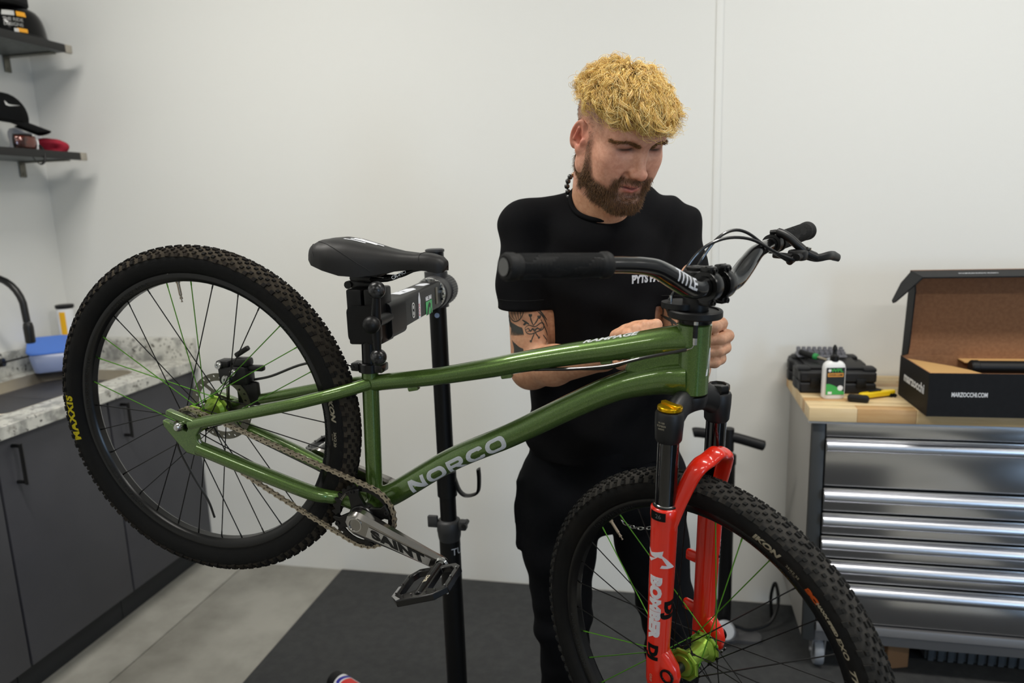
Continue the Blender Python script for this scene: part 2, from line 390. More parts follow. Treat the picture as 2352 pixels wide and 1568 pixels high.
m_gloss = mat('gloss_black', (4, 4, 5), 0.1, spec=0.2)
m_gold = mat('gold_sticker', (235, 165, 40), 0.35)
m_sil = mat('silver_sticker', (190, 190, 186), 0.35)
t = thing('bike_helmet', 'glossy black helmet with gold and silver stickers on the upper shelf', 'helmet', (-2.46, 2.49, 2.236))
hb_ = MB(); S = []
for i in range(9):
    a = i/8; z = 0.125*math.sin(a*PI/2); k = math.cos(a*PI/2*0.98)**0.36
    S.append([(0.085*k*math.cos(q), 0.115*k*math.sin(q)*(1.0+0.08*math.sin(q)), z) for q in np.linspace(0, 2*PI, 28, endpoint=False)])
hb_.loft(S); hb_.build('shell', m_gloss, t)
MB().tube([(0.088*math.cos(q), 0.118*math.sin(q), 0.012) for q in np.linspace(0, 2*PI, 28, endpoint=False)], 0.009, 8, closed=True).build('rim', m_blkp, t)
def patch(a0, a1, h0, h1, m, name):
    V = []; F = []; n = 6
    for j in range(4):
        z = h0+(h1-h0)*j/3; k = math.cos(math.asin(min(z/0.125, 1))*0.98)**0.36
        for i in range(n):
            q = a0+(a1-a0)*i/(n-1); V.append((0.0865*k*math.cos(q), 0.117*k*math.sin(q)*(1.0+0.08*math.sin(q)), z+0.0006))
    F = [(j*n+i, j*n+i+1, (j+1)*n+i+1, (j+1)*n+i) for j in range(3) for i in range(n-1)]
    MB().add(V, F).build(name, m, t)
patch(-0.55, -0.2, 0.080, 0.098, m_gold, 'gold_sticker'); patch(-0.6, -0.25, 0.022, 0.036, m_gold, 'gold_sticker')
patch(-1.1, -0.62, 0.080, 0.098, m_sil, 'silver_sticker'); patch(-0.7, -0.55, 0.020, 0.034, m_sil, 'silver_sticker')
for zz, a0, tx in ((0.066, -0.7, 'THE RIDE'), (0.048, -0.7, 'DESIGNS')):
    def hf(x, y, z_, zz=zz, a0=a0):
        h = zz+y; k = math.cos(math.asin(h/0.125)*0.98)**0.36; q = a0+x/0.1
        return (0.0868*k*math.cos(q), 0.1175*k*math.sin(q)*(1.0+0.08*math.sin(q)), h)
    lettering(tx, 0.017, m_sil, t, fn=hf, bold=0.0004)
m_felt = mat('black_felt', (13, 13, 14), 0.9)
t = MB(); S = []
for z, k in ((0.0, 0.9), (0.01, 1.0), (0.085, 0.98), (0.10, 0.9), (0.104, 0.6)): S.append([(0.08*k*math.cos(q), 0.10*k*math.sin(q), z) for q in np.linspace(0, 2*PI, 24, endpoint=False)])
t.loft(S); o = t.build('folded_beanie', m_felt); o.location = (-2.475, 2.455, 2.3625); tag(o, 'black fabric hat resting on top of the glossy helmet', 'hat')

# black cap, goggles, red cloth, white cloth on the lower shelf
m_capf = mat('black_cap_fabric', (12, 13, 14), 0.9, spec=0.15, bump=(300, 0.3))
t = thing('baseball_cap', 'black baseball cap with white curved tick logo on the lower shelf', 'cap', Matrix.Translation((-2.468, 2.372, 1.940)) @ Matrix.Rotation(math.radians(42), 4, 'Z') @ Matrix.Rotation(math.radians(10), 4, 'Y'))
c = MB(); S = []
for i in range(9):
    a = i/8*PI/2; S.append([(0.088*math.cos(a*0.98)*math.cos(q), 0.078*math.cos(a*0.98)*math.sin(q), 0.100*math.sin(a)) for q in np.linspace(0, 2*PI, 28, endpoint=False)])
c.loft(S); c.build('crown', m_capf, t)
V = []; F = []
for k, dz in enumerate((0.0, -0.004)):
    for i in range(13):
        q = -1.15+2.3*i/12
        for rr in (0.0, 0.5, 1.0):
            x = 0.082*math.cos(q)*(1-rr)+(0.072+0.088*math.cos(q*0.9))*rr; y = 0.074*math.sin(q)*(1-rr)+0.078*math.sin(q)*rr
            V.append((x, y, 0.006-0.02*(y/0.078)**2-0.018*rr+dz))
for k in (0, 39):
    for i in range(12):
        for j in range(2): F.append((k+i*3+j, k+i*3+j+1, k+i*3+j+4, k+i*3+j+3))
for i in range(12): F += [(i*3+2, i*3+5, 39+i*3+5, 39+i*3+2)]
MB().add(V, F).build('brim', m_capf, t)
def cf(x, y, z):
    q = -1.0+x/0.085; h = 0.052+y; a = math.asin(h/0.100); k = math.cos(a*0.98)
    return (0.0915*k*math.cos(q), 0.0815*k*math.sin(q), h+0.001)
sw = [(-0.035, 0.012), (-0.03, -0.004), (-0.018, -0.006), (0.03, 0.006), (-0.012, 0.001), (-0.022, 0.002), (-0.028, 0.008)]
mb = MB().prism(sw, 0, 0.0001); V = [cf(*p) for p in mb.v]
MB().add(V, mb.f).build('tick_logo', m_white, t)
m_org = mat('amber_lens', (120, 40, 10), 0.12, 0.3, var=(18, (22, 8, 5), (0.35, 0.65)), coat=1)
t = thing('goggles', 'goggles with dark amber lens below the brim of the black cap', 'goggles', Matrix.Translation((-2.392, 2.372, 1.8215)) @ Matrix.Rotation(math.radians(-8), 4, 'Z') @ Matrix.Scale(0.78, 4))
V = []; F = []
for i in range(13):
    a = -1.0+2.0*i/12
    for j in range(6):
        z = 0.004+0.068*j/5; V.append((0.05*math.cos(a)*1.0-0.012*(j/5-0.5)**2, 0.072*math.sin(a)*(0.9+0.1*math.sin(PI*j/5)), z))
F = [(i*6+j, i*6+j+1, i*6+j+7, i*6+j+6) for i in range(12) for j in range(5)]
o = MB().add(V, F).build('lens', m_org, t); md = o.modifiers.new('solid', 'SOLIDIFY'); md.thickness = 0.003
bd = [V[i*6+5] for i in range(13)]+[V[12*6+j] for j in range(4, -1, -1)]+[V[i*6] for i in range(11, -1, -1)]+[V[j] for j in range(1, 5)]
MB().tube(bd, 0.005, 8, closed=True).build('frame', m_blkp, t)
MB().tube([V[i*6+5] for i in range(8, 13)]+[V[12*6+j] for j in range(4, -1, -1)], 0.0056, 8).build('white_edge', m_white, t)
st = [(0.03, -0.062, 0.03), (0.065, -0.03, 0.0), (0.075, 0.0, -0.05), (0.075, 0.025, -0.066), (0.073, 0.05, -0.045), (0.06, 0.06, 0.0), (0.03, 0.064, 0.03)]
MB().tube(curve(st, 6), 0.0035, 8, ell=(1.8, 0.7)).build('strap', m_blkp, t)
def crumple(name, loc, r, m, label, cat, seed, zmin=0.0):
    rg = np.random.default_rng(seed); b_ = MB().ball((0, 0, 0), 1.0, 28); P = np.array(b_.v)
    d = np.ones(len(P))
    for _ in range(26):
        ax = rg.normal(size=3); ax /= np.linalg.norm(ax); d += 0.05*np.cos(4.5*(P@ax)+rg.uniform(0, 6))
    P = P*d[:, None]*np.array(r); P[:, 2] = np.maximum(P[:, 2]+r[2]*0.75, 0.0005)
    b_.v = [tuple(p) for p in P]; o = b_.build(name, m); o.location = loc; return tag(o, label, cat)
m_red = mat('crimson_cloth', (165, 25, 50), 0.8, bump=(200, 0.4)); m_wc = mat('white_cloth', (205, 205, 212), 0.8)
crumple('folded_cloth', (-2.41, 2.538, 1.8215), (0.048, 0.056, 0.036), m_red, 'crimson cloth bundled at the end of the lower shelf', 'cloth', 3)
crumple('crumpled_rag', (-2.50, 2.488, 1.8215), (0.05, 0.055, 0.056), m_wc, 'white cloth crumpled behind the amber goggles and crimson cloth', 'rag', 5)
# ------------------------------------------------------------------ steel tool chest with wooden top
m_st2 = mat('polished_steel', (196, 196, 198), 0.2, 1.0)
m_al = mat('satin_aluminium', (200, 202, 208), 0.3, 1.0)
m_side = mat('grey_painted_steel', (150, 147, 142), 0.5)
m_stile = mat('dark_grey_steel', (52, 54, 55), 0.45)
BX0, BX1, BY0, BY1 = 0.447, 1.95, 2.275, 2.69
tc_ = thing('tool_chest', 'stainless steel drawer chest on castors under the wooden worktop', 'tool chest', (BX0, BY0, 0))
W_ = BX1-BX0; D_ = BY1-BY0
MB().box((0.004, D_/2+0.004, 0.505), (0.008, D_-0.008, 0.75), 0.002).box((W_-0.004, D_/2+0.004, 0.505), (0.008, D_-0.008, 0.75), 0.002).box((W_/2, D_-0.006, 0.505), (W_-0.02, 0.008, 0.75)).build('side_panel', m_side, tc_)
MB().box((W_/2, D_/2, 0.502), (W_-0.02, D_-0.05, 0.735)).build('body', m_stile, tc_)
for x in (0.019, W_-0.019): MB().box((x, 0.012, 0.505), (0.038, 0.024, 0.752), 0.003).build('stile', m_stile, tc_)
MB().box((W_/2, 0.008, 0.8545), (W_-0.08, 0.02, 0.047), 0.002).build('top_rail', m_st2, tc_)
def drawer(z0, z1):
    d = MB().box((W_/2, 0.008, (z0+z1)/2), (W_-0.082, 0.02, z1-z0-0.004), 0.003).build('drawer', m_st2, tc_)
    pr = [(0, 0.034), (-0.010, 0.034), (-0.020, 0.030), (-0.026, 0.021), (-0.026, 0.010), (-0.021, 0.002), (-0.012, -0.002), (-0.010, 0.001), (-0.018, 0.006), (-0.021, 0.012), (-0.020, 0.02), (-0.014, 0.027), (0, 0.030)]
    h = MB(); zz = z1-0.041
    h.loft([[(x, y, zz+z) for y, z in pr] for x in (0.041, W_-0.041)]); h.build('handle', m_al, d)
for z0, z1 in ((0.668, 0.828), (0.584, 0.664), (0.506, 0.581), (0.4265, 0.503), (0.347, 0.4235), (0.205, 0.344)): drawer(z0, z1)
m_pl = mat('light_grey_rail', (128, 128, 130), 0.4, 0.5)
pl = [(0, 0.198), (-0.012, 0.198), (-0.014, 0.19), (-0.014, 0.172), (0.0, 0.168), (0.004, 0.128), (0.03, 0.128), (0.03, 0.198)]
p_ = MB(); p_.loft([[(x, y+0.004, z) for y, z in pl] for x in (0.04, W_-0.04)]); p_.build('plinth_rail', m_pl, tc_)
m_cast = mat('castor_steel', (200, 202, 206), 0.3, 0.8); m_cw = mat('castor_wheel', (128, 132, 138), 0.5)
for x, y in ((0.06, 0.06), (W_-0.06, 0.06), (0.06, D_-0.06), (W_-0.06, D_-0.06)):
    k = MB(); k.box((x, y, 0.122), (0.09, 0.07, 0.006), 0.002); k.lathe([(0.024, 0.10), (0.026, 0.12)], (x, y, 0), n=18)
    for sx in (-0.019, 0.019): k.prism([(-0.03, 0), (0.03, 0), (0.018, -0.065), (-0.018, -0.065)], -0.002, 0.002, Matrix.Translation((x+sx, y, 0.115)) @ Matrix.Rotation(PI/2, 4, 'Z') @ Matrix.Rotation(PI/2, 4, 'X'))
    c_ = k.build('castor', m_cast, tc_)
    MB().lathe([(0.02, -0.014), (0.047, -0.014), (0.050, -0.008), (0.050, 0.008), (0.047, 0.014), (0.02, 0.014)], (x, y, 0.0625), (1, 0, 0), n=24).build('castor_wheel', m_cw, c_)
    MB().cyl((x-0.024, y, 0.0605), (x+0.024, y, 0.0605), 0.008, n=12).build('axle_bolt', m_cast, c_)

# butcher-block worktop, every stave a piece
wtop = thing('bench_top', 'pale butcher block wooden worktop on the steel tool chest', 'worktop', (0.432, 2.258, 0.882))
L = 1.55; Wd = 0.435; rows = 11; hw = Wd/rows; staves = [mat('stave_%s' % n, c, 0.45, var=(7, c2, (0.35, 0.7)), stretch=(1, 14, 14)) for n, c, c2 in (('pale', (219, 190, 142), (205, 172, 122)), ('cream', (228, 204, 160), (216, 188, 142)), ('tan', (204, 166, 116), (190, 148, 98)))]
rg = random.Random(4)
MB().box((L/2, 0.012, -0.004), (L-0.004, 0.02, 0.006)).build('edge_strip', m_al, wtop)
for i in range(rows):
    x = 0.0; cuts = [0.125, 0.265] if i == 0 else []
    pos = [0]
    if i == 0: pos += [0.137, 0.30, 0.62, 0.95, 1.3]
    else:
        q = rg.uniform(0.08, 0.35)
        while q < L-0.1: pos.append(q); q += rg.uniform(0.22, 0.42)
    pos.append(L)
    for j in range(len(pos)-1):
        k = (1, 2, 0, 1, 2, 0)[j % 6] if i == 0 else rg.randrange(3)
        h = 0.0432+rg.uniform(-0.0003, 0.0)
        MB().box(((pos[j]+pos[j+1])/2, hw*(i+0.5), h/2), (pos[j+1]-pos[j]-0.0006, hw-0.0006, h), 0.0008).build('stave', staves[k], wtop)
ZT = 0.9257
# ---- open carton
m_cart = mat('black_carton_print', (13, 13, 15), 0.6, var=(60, (17, 17, 19), (0.4, 0.6)), spec=0.25); m_kraft = mat('kraft_cardboard', (146, 104, 72), 0.8, var=(90, (134, 94, 64), (0.4, 0.6)))
m_kraft2 = mat('light_kraft', (196, 156, 100), 0.8)
m_print = mat('white_print', (215, 218, 222), 0.6)
bx = thing('shipping_carton', 'black suspension fork carton standing open on the wooden bench', 'carton', Matrix.Translation((0.738, 2.196, ZT)) @ Matrix.Rotation(math.radians(1.5), 4, 'Z'))
BW, BD, BH, T_ = 0.62, 0.245, 0.128, 0.004
def panel(name, c, s_, parent=bx, M=None, inner=(0, 0, -1), lab=None):
    """cardboard sheet, printed outside and kraft inside (inner = direction of the kraft side)"""
    b_ = MB().box(c, s_); o = None
    me_ = b_.mesh(name, [m_cart, m_kraft], 0)
    for f in me_.polygons:
        if f.normal.dot(Vector(inner)) > 0.5: f.material_index = 1
        elif abs(f.normal.dot(Vector(inner))) < 0.5: f.material_index = 1 if f.normal.z > 0.5 and inner[2] == 0 else 0
    return link(name, me_, parent)
fp = panel('front_panel', (BW/2, T_/2, BH/2), (BW, T_, BH), inner=(0, 1, 0))
lp = panel('side_panel', (T_/2, BD/2, BH/2), (T_, BD-2*T_-0.001, BH), inner=(1, 0, 0))
panel('side_panel', (BW-T_/2, BD/2, BH/2), (T_, BD-2*T_-0.001, BH), inner=(-1, 0, 0))
panel('back_panel', (BW/2, BD-T_/2, BH/2), (BW, T_, BH), inner=(0, -1, 0))
panel('bottom_panel', (BW/2, BD/2, T_/2), (BW-2*T_-.001, BD-2*T_-.001, T_), inner=(0, 0, 1))
lid = panel('lid', (BW/2, T_/2, 0.1375), (BW-0.006, T_, 0.275), inner=(0, -1, 0)); lid.location = (0.0, BD-0.002, BH-0.002); lid.rotation_euler = (math.radians(5), 0, 0)
panel('lid_front', (BW/2, -0.052, 0.272), (BW-0.006, 0.104, T_), inner=(0, 0, -1), parent=lid)
for sx, xx in ((-1, 0.004), (1, BW-0.004)):
    poly = [(0.0, 0.0), (-0.075, 0.02), (-0.085, 0.05), (-0.088, 0.22), (-0.06, 0.27), (0, 0.272)]
    me_ = MB().prism([(y*0.62, z) for y, z in poly], -0.002, 0.002, basis((xx, 0, 0), (0, 1, 0), (0, 0, 1), (1, 0, 0))).mesh('lid_side', [m_cart, m_kraft], 0)
    for f in me_.polygons:
        if f.normal.x*(-sx) > 0.5: f.material_index = 1
    link('lid_side', me_, lid)
    tk = [(0, 0), (-0.095, 0.0), (-0.105, -0.012), (-0.098, -0.03), (-0.03, -0.105), (-0.012, -0.108), (0, -0.095)]
    # tuck ear on the lid front edge, swung outwards
    ear = [(0, 0), (0.0, -0.10), (-0.02, -0.10), (-0.05, -0.095), (-0.09, -0.075), (-0.10, -0.06), (-0.095, -0.05)]
    o = MB().prism([(0, 0), (0, 0.098), (-0.045, 0.085), (-0.102, 0.03), (-0.106, 0.015), (-0.098, 0.006), (-0.03, 0.0)], -0.002, 0.002).build('tuck_flap', m_cart, lid, smooth=0)
    o.matrix_local = Matrix.Translation((xx, -0.102, 0.272)) @ (Matrix.Rotation(math.radians(-48), 4, 'Y') if sx < 0 else (Matrix.Rotation(math.radians(48), 4, 'Y') @ Matrix.Scale(-1, 4, (1, 0, 0))))
MB().prism([(0, 0), (0.155, 0), (0.13, 0.07), (0.10, 0.12), (0, 0.236)], 0, 0.003).build('inner_flap', m_kraft2, bx).location = (0.005, 0.0045, 0.118)
MB().box((BW/2+0.08, BD-0.03, 0.118), (BW-0.17, 0.05, 0.003)).build('inner_flap', m_kraft2, bx)
lettering('MARZOCCHI.COM', 0.018, m_print, fp, basis((0.108, -0.0006, 0.065), (1, 0, 0), (0, 0, 1)), sx=0.62, bold=0.0004)
lettering('marzocchi', 0.040, m_print, lp, basis((-0.0006, 0.115, 0.070), (0, -1, 0), (0, 0, 1)), sx=1.02, bold=0.001)
lettering('MARZOCCHI.COM', 0.014, m_print, lid, basis((0.17, -0.055, 0.2746), (1, 0, 0), (0, 1, 0)), sx=0.9)
tb = MB(); tb.lathe([(0.010, 0), (0.018, 0.0), (0.021, 0.004), (0.021, 0.02), (0.019, 0.022), (0.019, 0.42)], (0.148, 0.11, 0.122), (1, 0.0, 0.0), n=24)
o = tb.build('fork_tube', m_blkp); o.matrix_world = bx.matrix_world.copy(); tag(o, 'black tube lying inside the open black carton', 'tube')

# ---- plastic tool case
m_case = mat('case_plastic', (24, 24, 26), 0.5, bump=(400, 0.2), spec=0.35); m_trayg = mat('grey_tray', (120, 120, 126), 0.5)
cs = thing('tool_case', 'black plastic socket case with carry recesses on the bench', 'case', Matrix.Translation((0.545, 2.555, ZT)) @ Matrix.Rotation(math.radians(1), 4, 'Z'))
def case_half(z0, z1, name):
    pl = []
    hwx, hwy = 0.117, 0.128
    pts = [(-hwx, -hwy), (hwx, -hwy), (hwx, -0.05), (hwx-0.008, -0.04), (hwx-0.008, -0.01), (hwx, 0.0), (hwx, 0.075), (hwx-0.02, 0.09), (hwx-0.02, hwy), (-hwx+0.005, hwy), (-hwx+0.005, 0.09), (-hwx-0.006, 0.08), (-hwx-0.006, 0.04), (-hwx+0.008, 0.03), (-hwx+0.008, -0.01), (-hwx-0.004, -0.02), (-hwx-0.004, -0.07), (-hwx, -0.08)]
    return MB().prism(pts, z0, z1).build(name, m_case, cs, bev=0.006)
case_half(0.0005, 0.035, 'lower_shell'); case_half(0.037, 0.072, 'upper_shell')
MB().box((0, 0, 0.076), (0.17, 0.19, 0.008), 0.003).build('lid_panel', m_case, cs)
for x, y in ((-0.085, 0.09), (0.088, 0.09), (-0.1, -0.085), (0.1, -0.09)): MB().box((x, y, 0.075), (0.042, 0.05, 0.016), 0.008).build('corner_boss', m_case, cs)
for x in (-0.07, 0.07): MB().box((x, -0.13, 0.036), (0.03, 0.006, 0.03), 0.003).build('latch', m_blkp, cs)
tr = thing('socket_tray', 'grey tray of sockets resting on the black tool case', 'tray', (0.53, 2.625, ZT+0.0835))
MB().box((0, 0, 0.004), (0.16, 0.07, 0.006), 0.002).build('base', m_trayg, tr)
for i in range(9):
    for j in range(3):
        MB().lathe([(0.0055, 0), (0.007, 0.001), (0.007, 0.012+0.004*j), (0.0045, 0.012+0.004*j), (0.0045, 0.008)], (-0.07+0.0175*i, -0.022+0.022*j, 0.007), n=12).build('socket', m_trayg, tr)
m_grn = mat('green_grip', (40, 140, 70), 0.5)
rt = thing('ratchet', 'chrome ratchet with black and green grip lying on the tool case', 'ratchet', Matrix.Translation((0.508, 2.535, ZT+0.090)) @ Matrix.Rotation(math.radians(-52), 4, 'Z') @ Matrix.Rotation(math.radians(4), 4, 'Y'))
MB().lathe([(0.005, -0.085), (0.010, -0.08), (0.0095, -0.05), (0.011, -0.02)], (0, 0, 0.006), (1, 0, 0), n=14).build('grip', m_blkp, rt)
MB().lathe([(0.011, -0.02), (0.0115, -0.016), (0.010, -0.008), (0.006, -0.006)], (0, 0, 0.006), (1, 0, 0), n=14).build('green_band', m_grn, rt)
MB().lathe([(0.005, -0.006), (0.0045, 0.03), (0.006, 0.04)], (0, 0, 0.006), (1, 0, 0), n=12).build('shaft', m_steel, rt)
MB().lathe([(0.009, -0.007), (0.016, -0.006), (0.017, 0.006), (0.012, 0.009)], (0.052, 0, 0.008), n=20).build('head', m_al, rt)

# ---- lube bottle
bt = thing('lube_bottle', 'white squeeze bottle of chain lube with black nozzle on the bench', 'bottle', Matrix.Translation((0.522, 2.378, ZT)) @ Matrix.Rotation(math.radians(8), 4, 'Z'))
S = []
for z, k in ((0, 0.9), (0.004, 1), (0.098, 1), (0.110, 0.92), (0.118, 0.7), (0.122, 0.35)): S.append([(0.0335*k*x, 0.017*max(k, 0.5)*y, z) for x, y in rrect(-1, 1, -1, 1, 0.55)])
MB().loft(S).build('body', m_white, bt)
MB().lathe([(0.0135, 0.12), (0.0135, 0.136), (0.008, 0.139), (0.0065, 0.142), (0.006, 0.155), (0.0075, 0.156), (0.0065, 0.164), (0.0025, 0.172)], n=16).build('nozzle', m_blkp, bt)
m_lblk = mat('label_black', (18, 20, 19), 0.5); m_lgrn = mat('label_green', (60, 165, 75), 0.5); m_lor = mat('label_gold', (214, 150, 62), 0.5)
yl = -0.0176
lab = MB().box((0, yl, 0.058), (0.056, 0.0008, 0.088), mi=0).build('label', m_lblk, bt)
MB().prism([(-0.028, 0.0), (0.028, 0.0), (0.028, 0.008), (0.014, 0.020), (-0.004, 0.030), (-0.018, 0.035), (-0.028, 0.035)], 0, 0.0005, basis((0, yl-0.0004, 0.0145), (1, 0, 0), (0, 0, 1))).build('green_panel', m_lgrn, lab)
MB().box((0, yl-0.0006, 0.0785), (0.048, 0.0006, 0.012)).build('gold_band', m_lor, lab)
lettering('WPL', 0.0155, m_lgrn, lab, basis((0.004, yl-0.0008, 0.093), (1, 0, 0), (0, 0, 1)), sx=1.2, bold=0.0004)
lettering('CHAIN LUBE', 0.0075, m_lblk, lab, basis((0, yl-0.0012, 0.0785), (1, 0, 0), (0, 0, 1)), bold=0.0002)
MB().lathe([(0.0085, 0), (0.0085, 0.0004)], (0.0155, yl-0.0008, 0.036), (0, -1, 0), n=18).build('white_badge', m_white, lab)
MB().lathe([(0.0045, 0), (0.0045, 0.0004)], (-0.0185, yl-0.0004, 0.093), (0, -1, 0), n=14).build('white_badge', m_white, lab)
MB().box((-0.016, yl-0.0008, 0.0205), (0.012, 0.0005, 0.008)).build('white_badge', m_white, lab)

# ---- yellow knife and black pouch
m_ky = mat('yellow_plastic', (235, 200, 25), 0.4)
kn = thing('utility_knife', 'yellow and black utility knife lying beside the white bottle', 'knife', Matrix.Translation((0.655, 2.392, ZT+0.004)) @ Matrix.Rotation(math.radians(26), 4, 'Z'))
MB().prism([(-0.062, -0.010), (-0.03, -0.013), (0.06, -0.011), (0.068, -0.004), (0.066, 0.007), (0.04, 0.011), (-0.05, 0.010), (-0.064, 0.004)], 0, 0.016).build('body', m_ky, kn, bev=0.003)
MB().box((-0.005, 0.003, 0.018), (0.045, 0.009, 0.005), 0.002).build('slider', m_blkp, kn)
MB().prism([(-0.005, 0.011), (0.055, 0.011), (0.05, 0.02), (0.0, 0.018)], 0.002, 0.012).build('rear_grip', m_ky, kn, bev=0.002)
pc = MB(); pc.box((0, 0, 0.011), (0.062, 0.026, 0.022), 0.008)
o = pc.build('tool_pouch', m_blkp); o.matrix_world = Matrix.Translation((0.588, 2.335, ZT)) @ Matrix.Rotation(math.radians(-14), 4, 'Z'); tag(o, 'small black pouch lying in front of the yellow knife', 'pouch')
pl_ = thing('pliers', 'slim dark pliers lying behind the yellow knife against the carton', 'pliers', Matrix.Translation((0.672, 2.462, ZT)) @ Matrix.Rotation(math.radians(-62), 4, 'Z'))
MB().tube(curve([(-0.075, 0.012, 0.006), (-0.02, 0.006, 0.006), (0.03, 0.01, 0.006), (0.075, 0.006, 0.006)], 4), 0.006, 8).build('handle', m_blkp, pl_)
MB().tube(curve([(-0.075, -0.012, 0.006), (-0.02, -0.006, 0.006), (0.03, -0.006, 0.006), (0.07, -0.003, 0.006)], 4), 0.006, 8).build('handle', m_blkp, pl_)
MB().cyl((-0.02, 0, 0), (-0.02, 0, 0.013), 0.008).build('pivot', m_steel, pl_)
MB().prism([(-0.075, 0.013), (-0.115, 0.004), (-0.115, -0.004), (-0.075, -0.013)], 0.002, 0.011).build('jaw', m_steel, pl_)

# ---- below the chest: ribbed crate, card scrap
m_bin = mat('grey_crate_plastic', (70, 76, 82), 0.5)
cr = thing('ribbed_crate', 'low dark grey ribbed plastic crate under the tool chest', 'crate', (0.86, 2.40, 0.0125))
o = MB().box((0.42, 0.13, 0.05), (0.84, 0.26, 0.088), 0.004).build('body', m_bin, cr)
MB().box((0.42, 0.13, 0.096), (0.86, 0.28, 0.012), 0.004).build('rim', m_bin, cr)
for i in range(28): MB().box((0.016+0.03*i, -0.004, 0.047), (0.018, 0.012, 0.08), 0.003).build('rib', m_bin, cr)
m_card = mat('brown_card', (120, 88, 58), 0.8)
b_ = MB(); b_.prism([(0, 0), (0.075, 0), (0.078, 0.03), (0.06, 0.055), (0.02, 0.06), (0, 0.045)], 0, 0.10, Matrix.Rotation(0.3, 4, 'Z'))
o = b_.build('cardboard_scrap', m_card, bev=0.004); o.location = (0.725, 2.33, 0.0125); tag(o, 'brown cardboard scrap on the mat under the chest', 'cardboard')

# ---- floor pump standing by the wall
pm = thing('floor_pump', 'black floor pump with T handle standing against the white wall', 'pump', (0.213, 2.44, 0.0125))
MB().tube(curve([(-0.118, 0.012, 0.756), (-0.10, 0.012, 0.758), (-0.02, 0, 0.752), (0.02, 0, 0.748), (0.10, -0.012, 0.730), (0.112, -0.012, 0.727)], 4), [0.012, 0.0145]+[0.0145]*18+[0.0135, 0.012], 12, ell=(1.0, 1.25)).build('handle', m_blkp, pm)
MB().cyl((0, 0, 0.70), (0, 0, 0.78), 0.018).build('handle_boss', m_blkp, pm)
MB().cyl((0, 0, 0.66), (0, 0, 0.74), 0.009).build('rod', m_steel, pm)
MB().lathe([(0.02, 0.05), (0.024, 0.06), (0.024, 0.65), (0.027, 0.655), (0.027, 0.685), (0.02, 0.69)], n=24).build('barrel', m_blk, pm)
m_foot = mat('pump_base_metal', (88, 88, 90), 0.4, 0.5)
b_ = MB(); b_.lathe([(0.055, 0), (0.055, 0.012), (0.034, 0.03), (0.03, 0.06)], n=24); b_.prism(rrect(-0.13, 0.13, -0.04, 0.03, 0.03), 0.0, 0.012); b_.build('base', m_foot, pm)
MB().lathe([(0.032, 0), (0.036, 0.006), (0.036, 0.02), (0.03, 0.026)], (0.0, -0.045, 0.05), (0, -1, 0.5), n=24).build('gauge', m_cast, pm)
MB().tube(curve([(0.03, 0.0, 0.045), (0.09, 0.02, 0.02), (0.165, 0.06, 0.03), (0.198, 0.10, 0.09), (0.190, 0.13, 0.15), (0.178, 0.14, 0.09), (0.182, 0.13, 0.01)], 6), 0.006, 8).build('hose', m_blkp, pm)
m_shoe = mat('grey_black_shoe', (52, 50, 48), 0.6)

# ---- can on the mat
cn = thing('spray_can', 'small can with white, blue and red label lying on the black mat', 'can', Matrix.Translation((-1.06, 1.935, 0.0455)) @ Matrix.Rotation(math.radians(-28), 4, 'Z') @ Matrix.Rotation(math.radians(90), 4, 'Y'))
m_lw = mat('label_white', (225, 225, 228), 0.4); m_lb = mat('label_blue', (40, 40, 150), 0.4); m_lr = mat('label_red', (205, 50, 45), 0.4)
MB().lathe([(0.028, 0.0), (0.031, 0.003), (0.031, 0.035), (0.033, 0.037)], n=28).build('cap', m_blkp, cn)
MB().lathe([(0.033, 0.037), (0.033, 0.045)], n=28, caps=False).build('shoulder', m_lw, cn)
MB().lathe([(0.033, 0.045), (0.033, 0.19), (0.030, 0.195)], n=28).build('body', m_lw, cn)
def band(a0, a1, h0, h1, m, nm):
    V = []; n = 10
    for h in (h0, h1): V += [(0.0334*math.cos(a), 0.0334*math.sin(a), h+0.004*math.sin(3*a)) for a in np.linspace(a0, a1, n)]
    MB().add(V, [(i, i+1, n+i+1, n+i) for i in range(n-1)]).build(nm, m, cn)
band(2.2, 3.9, 0.048, 0.062, m_lb, 'blue_print'); band(2.6, 4.4, 0.068, 0.12, m_lr, 'red_print')
# ------------------------------------------------------------------ bicycle (bike frame: bottom bracket origin, x forward, y to the bike's left, z up)
BW_ = Matrix(((0.9279969, 0.0562868, 0.3683117, -0.5366544), (-0.0400043, 0.997861, -0.0517022, 1.194851), (-0.370434, 0.0332454, 0.9282637, 1.0152575), (0, 0, 0, 1)))
HBP = Vector((0.4465736, 0, 0.4404195)); SV = Vector((-0.33483, 0, 0.94228)); FV = Vector((0.94228, 0, 0.33483))
FB = Matrix(((FV.x, 0, SV.x, HBP.x), (0, 1, 0, 0), (FV.z, 0, SV.z, HBP.z), (0, 0, 0, 1)))    # X = forward of steerer, Z = up the steerer
MF = FB @ Matrix.Rotation(-0.5471874, 4, 'Z')                   # fork, turned
MBAR = FB @ Matrix.Rotation(-0.5471874-0.0269092, 4, 'Z')       # bar and stem
HL = 0.1185
m_grn = mat('green_metallic_paint', (70, 97, 40), 0.32, 0.6, var=(900, (98, 126, 58), (0.45, 0.65)), coat=1.0, coat_rough=0.03)
m_blkg = mat('black_anodised', (9, 9, 10), 0.25, 0.2)
m_blkm = mat('black_matte_metal', (13, 13, 14), 0.4, 0.2)
m_rubb = mat('tyre_rubber', (13, 13, 13), 0.7, var=(9, (25, 22, 19), (0.52, 0.8)), bump=(300, 0.15), spec=0.18)
m_trd = mat('dusty_tread', (20, 18, 16), 0.85, var=(11, (46, 38, 29), (0.5, 0.8)), spec=0.2)
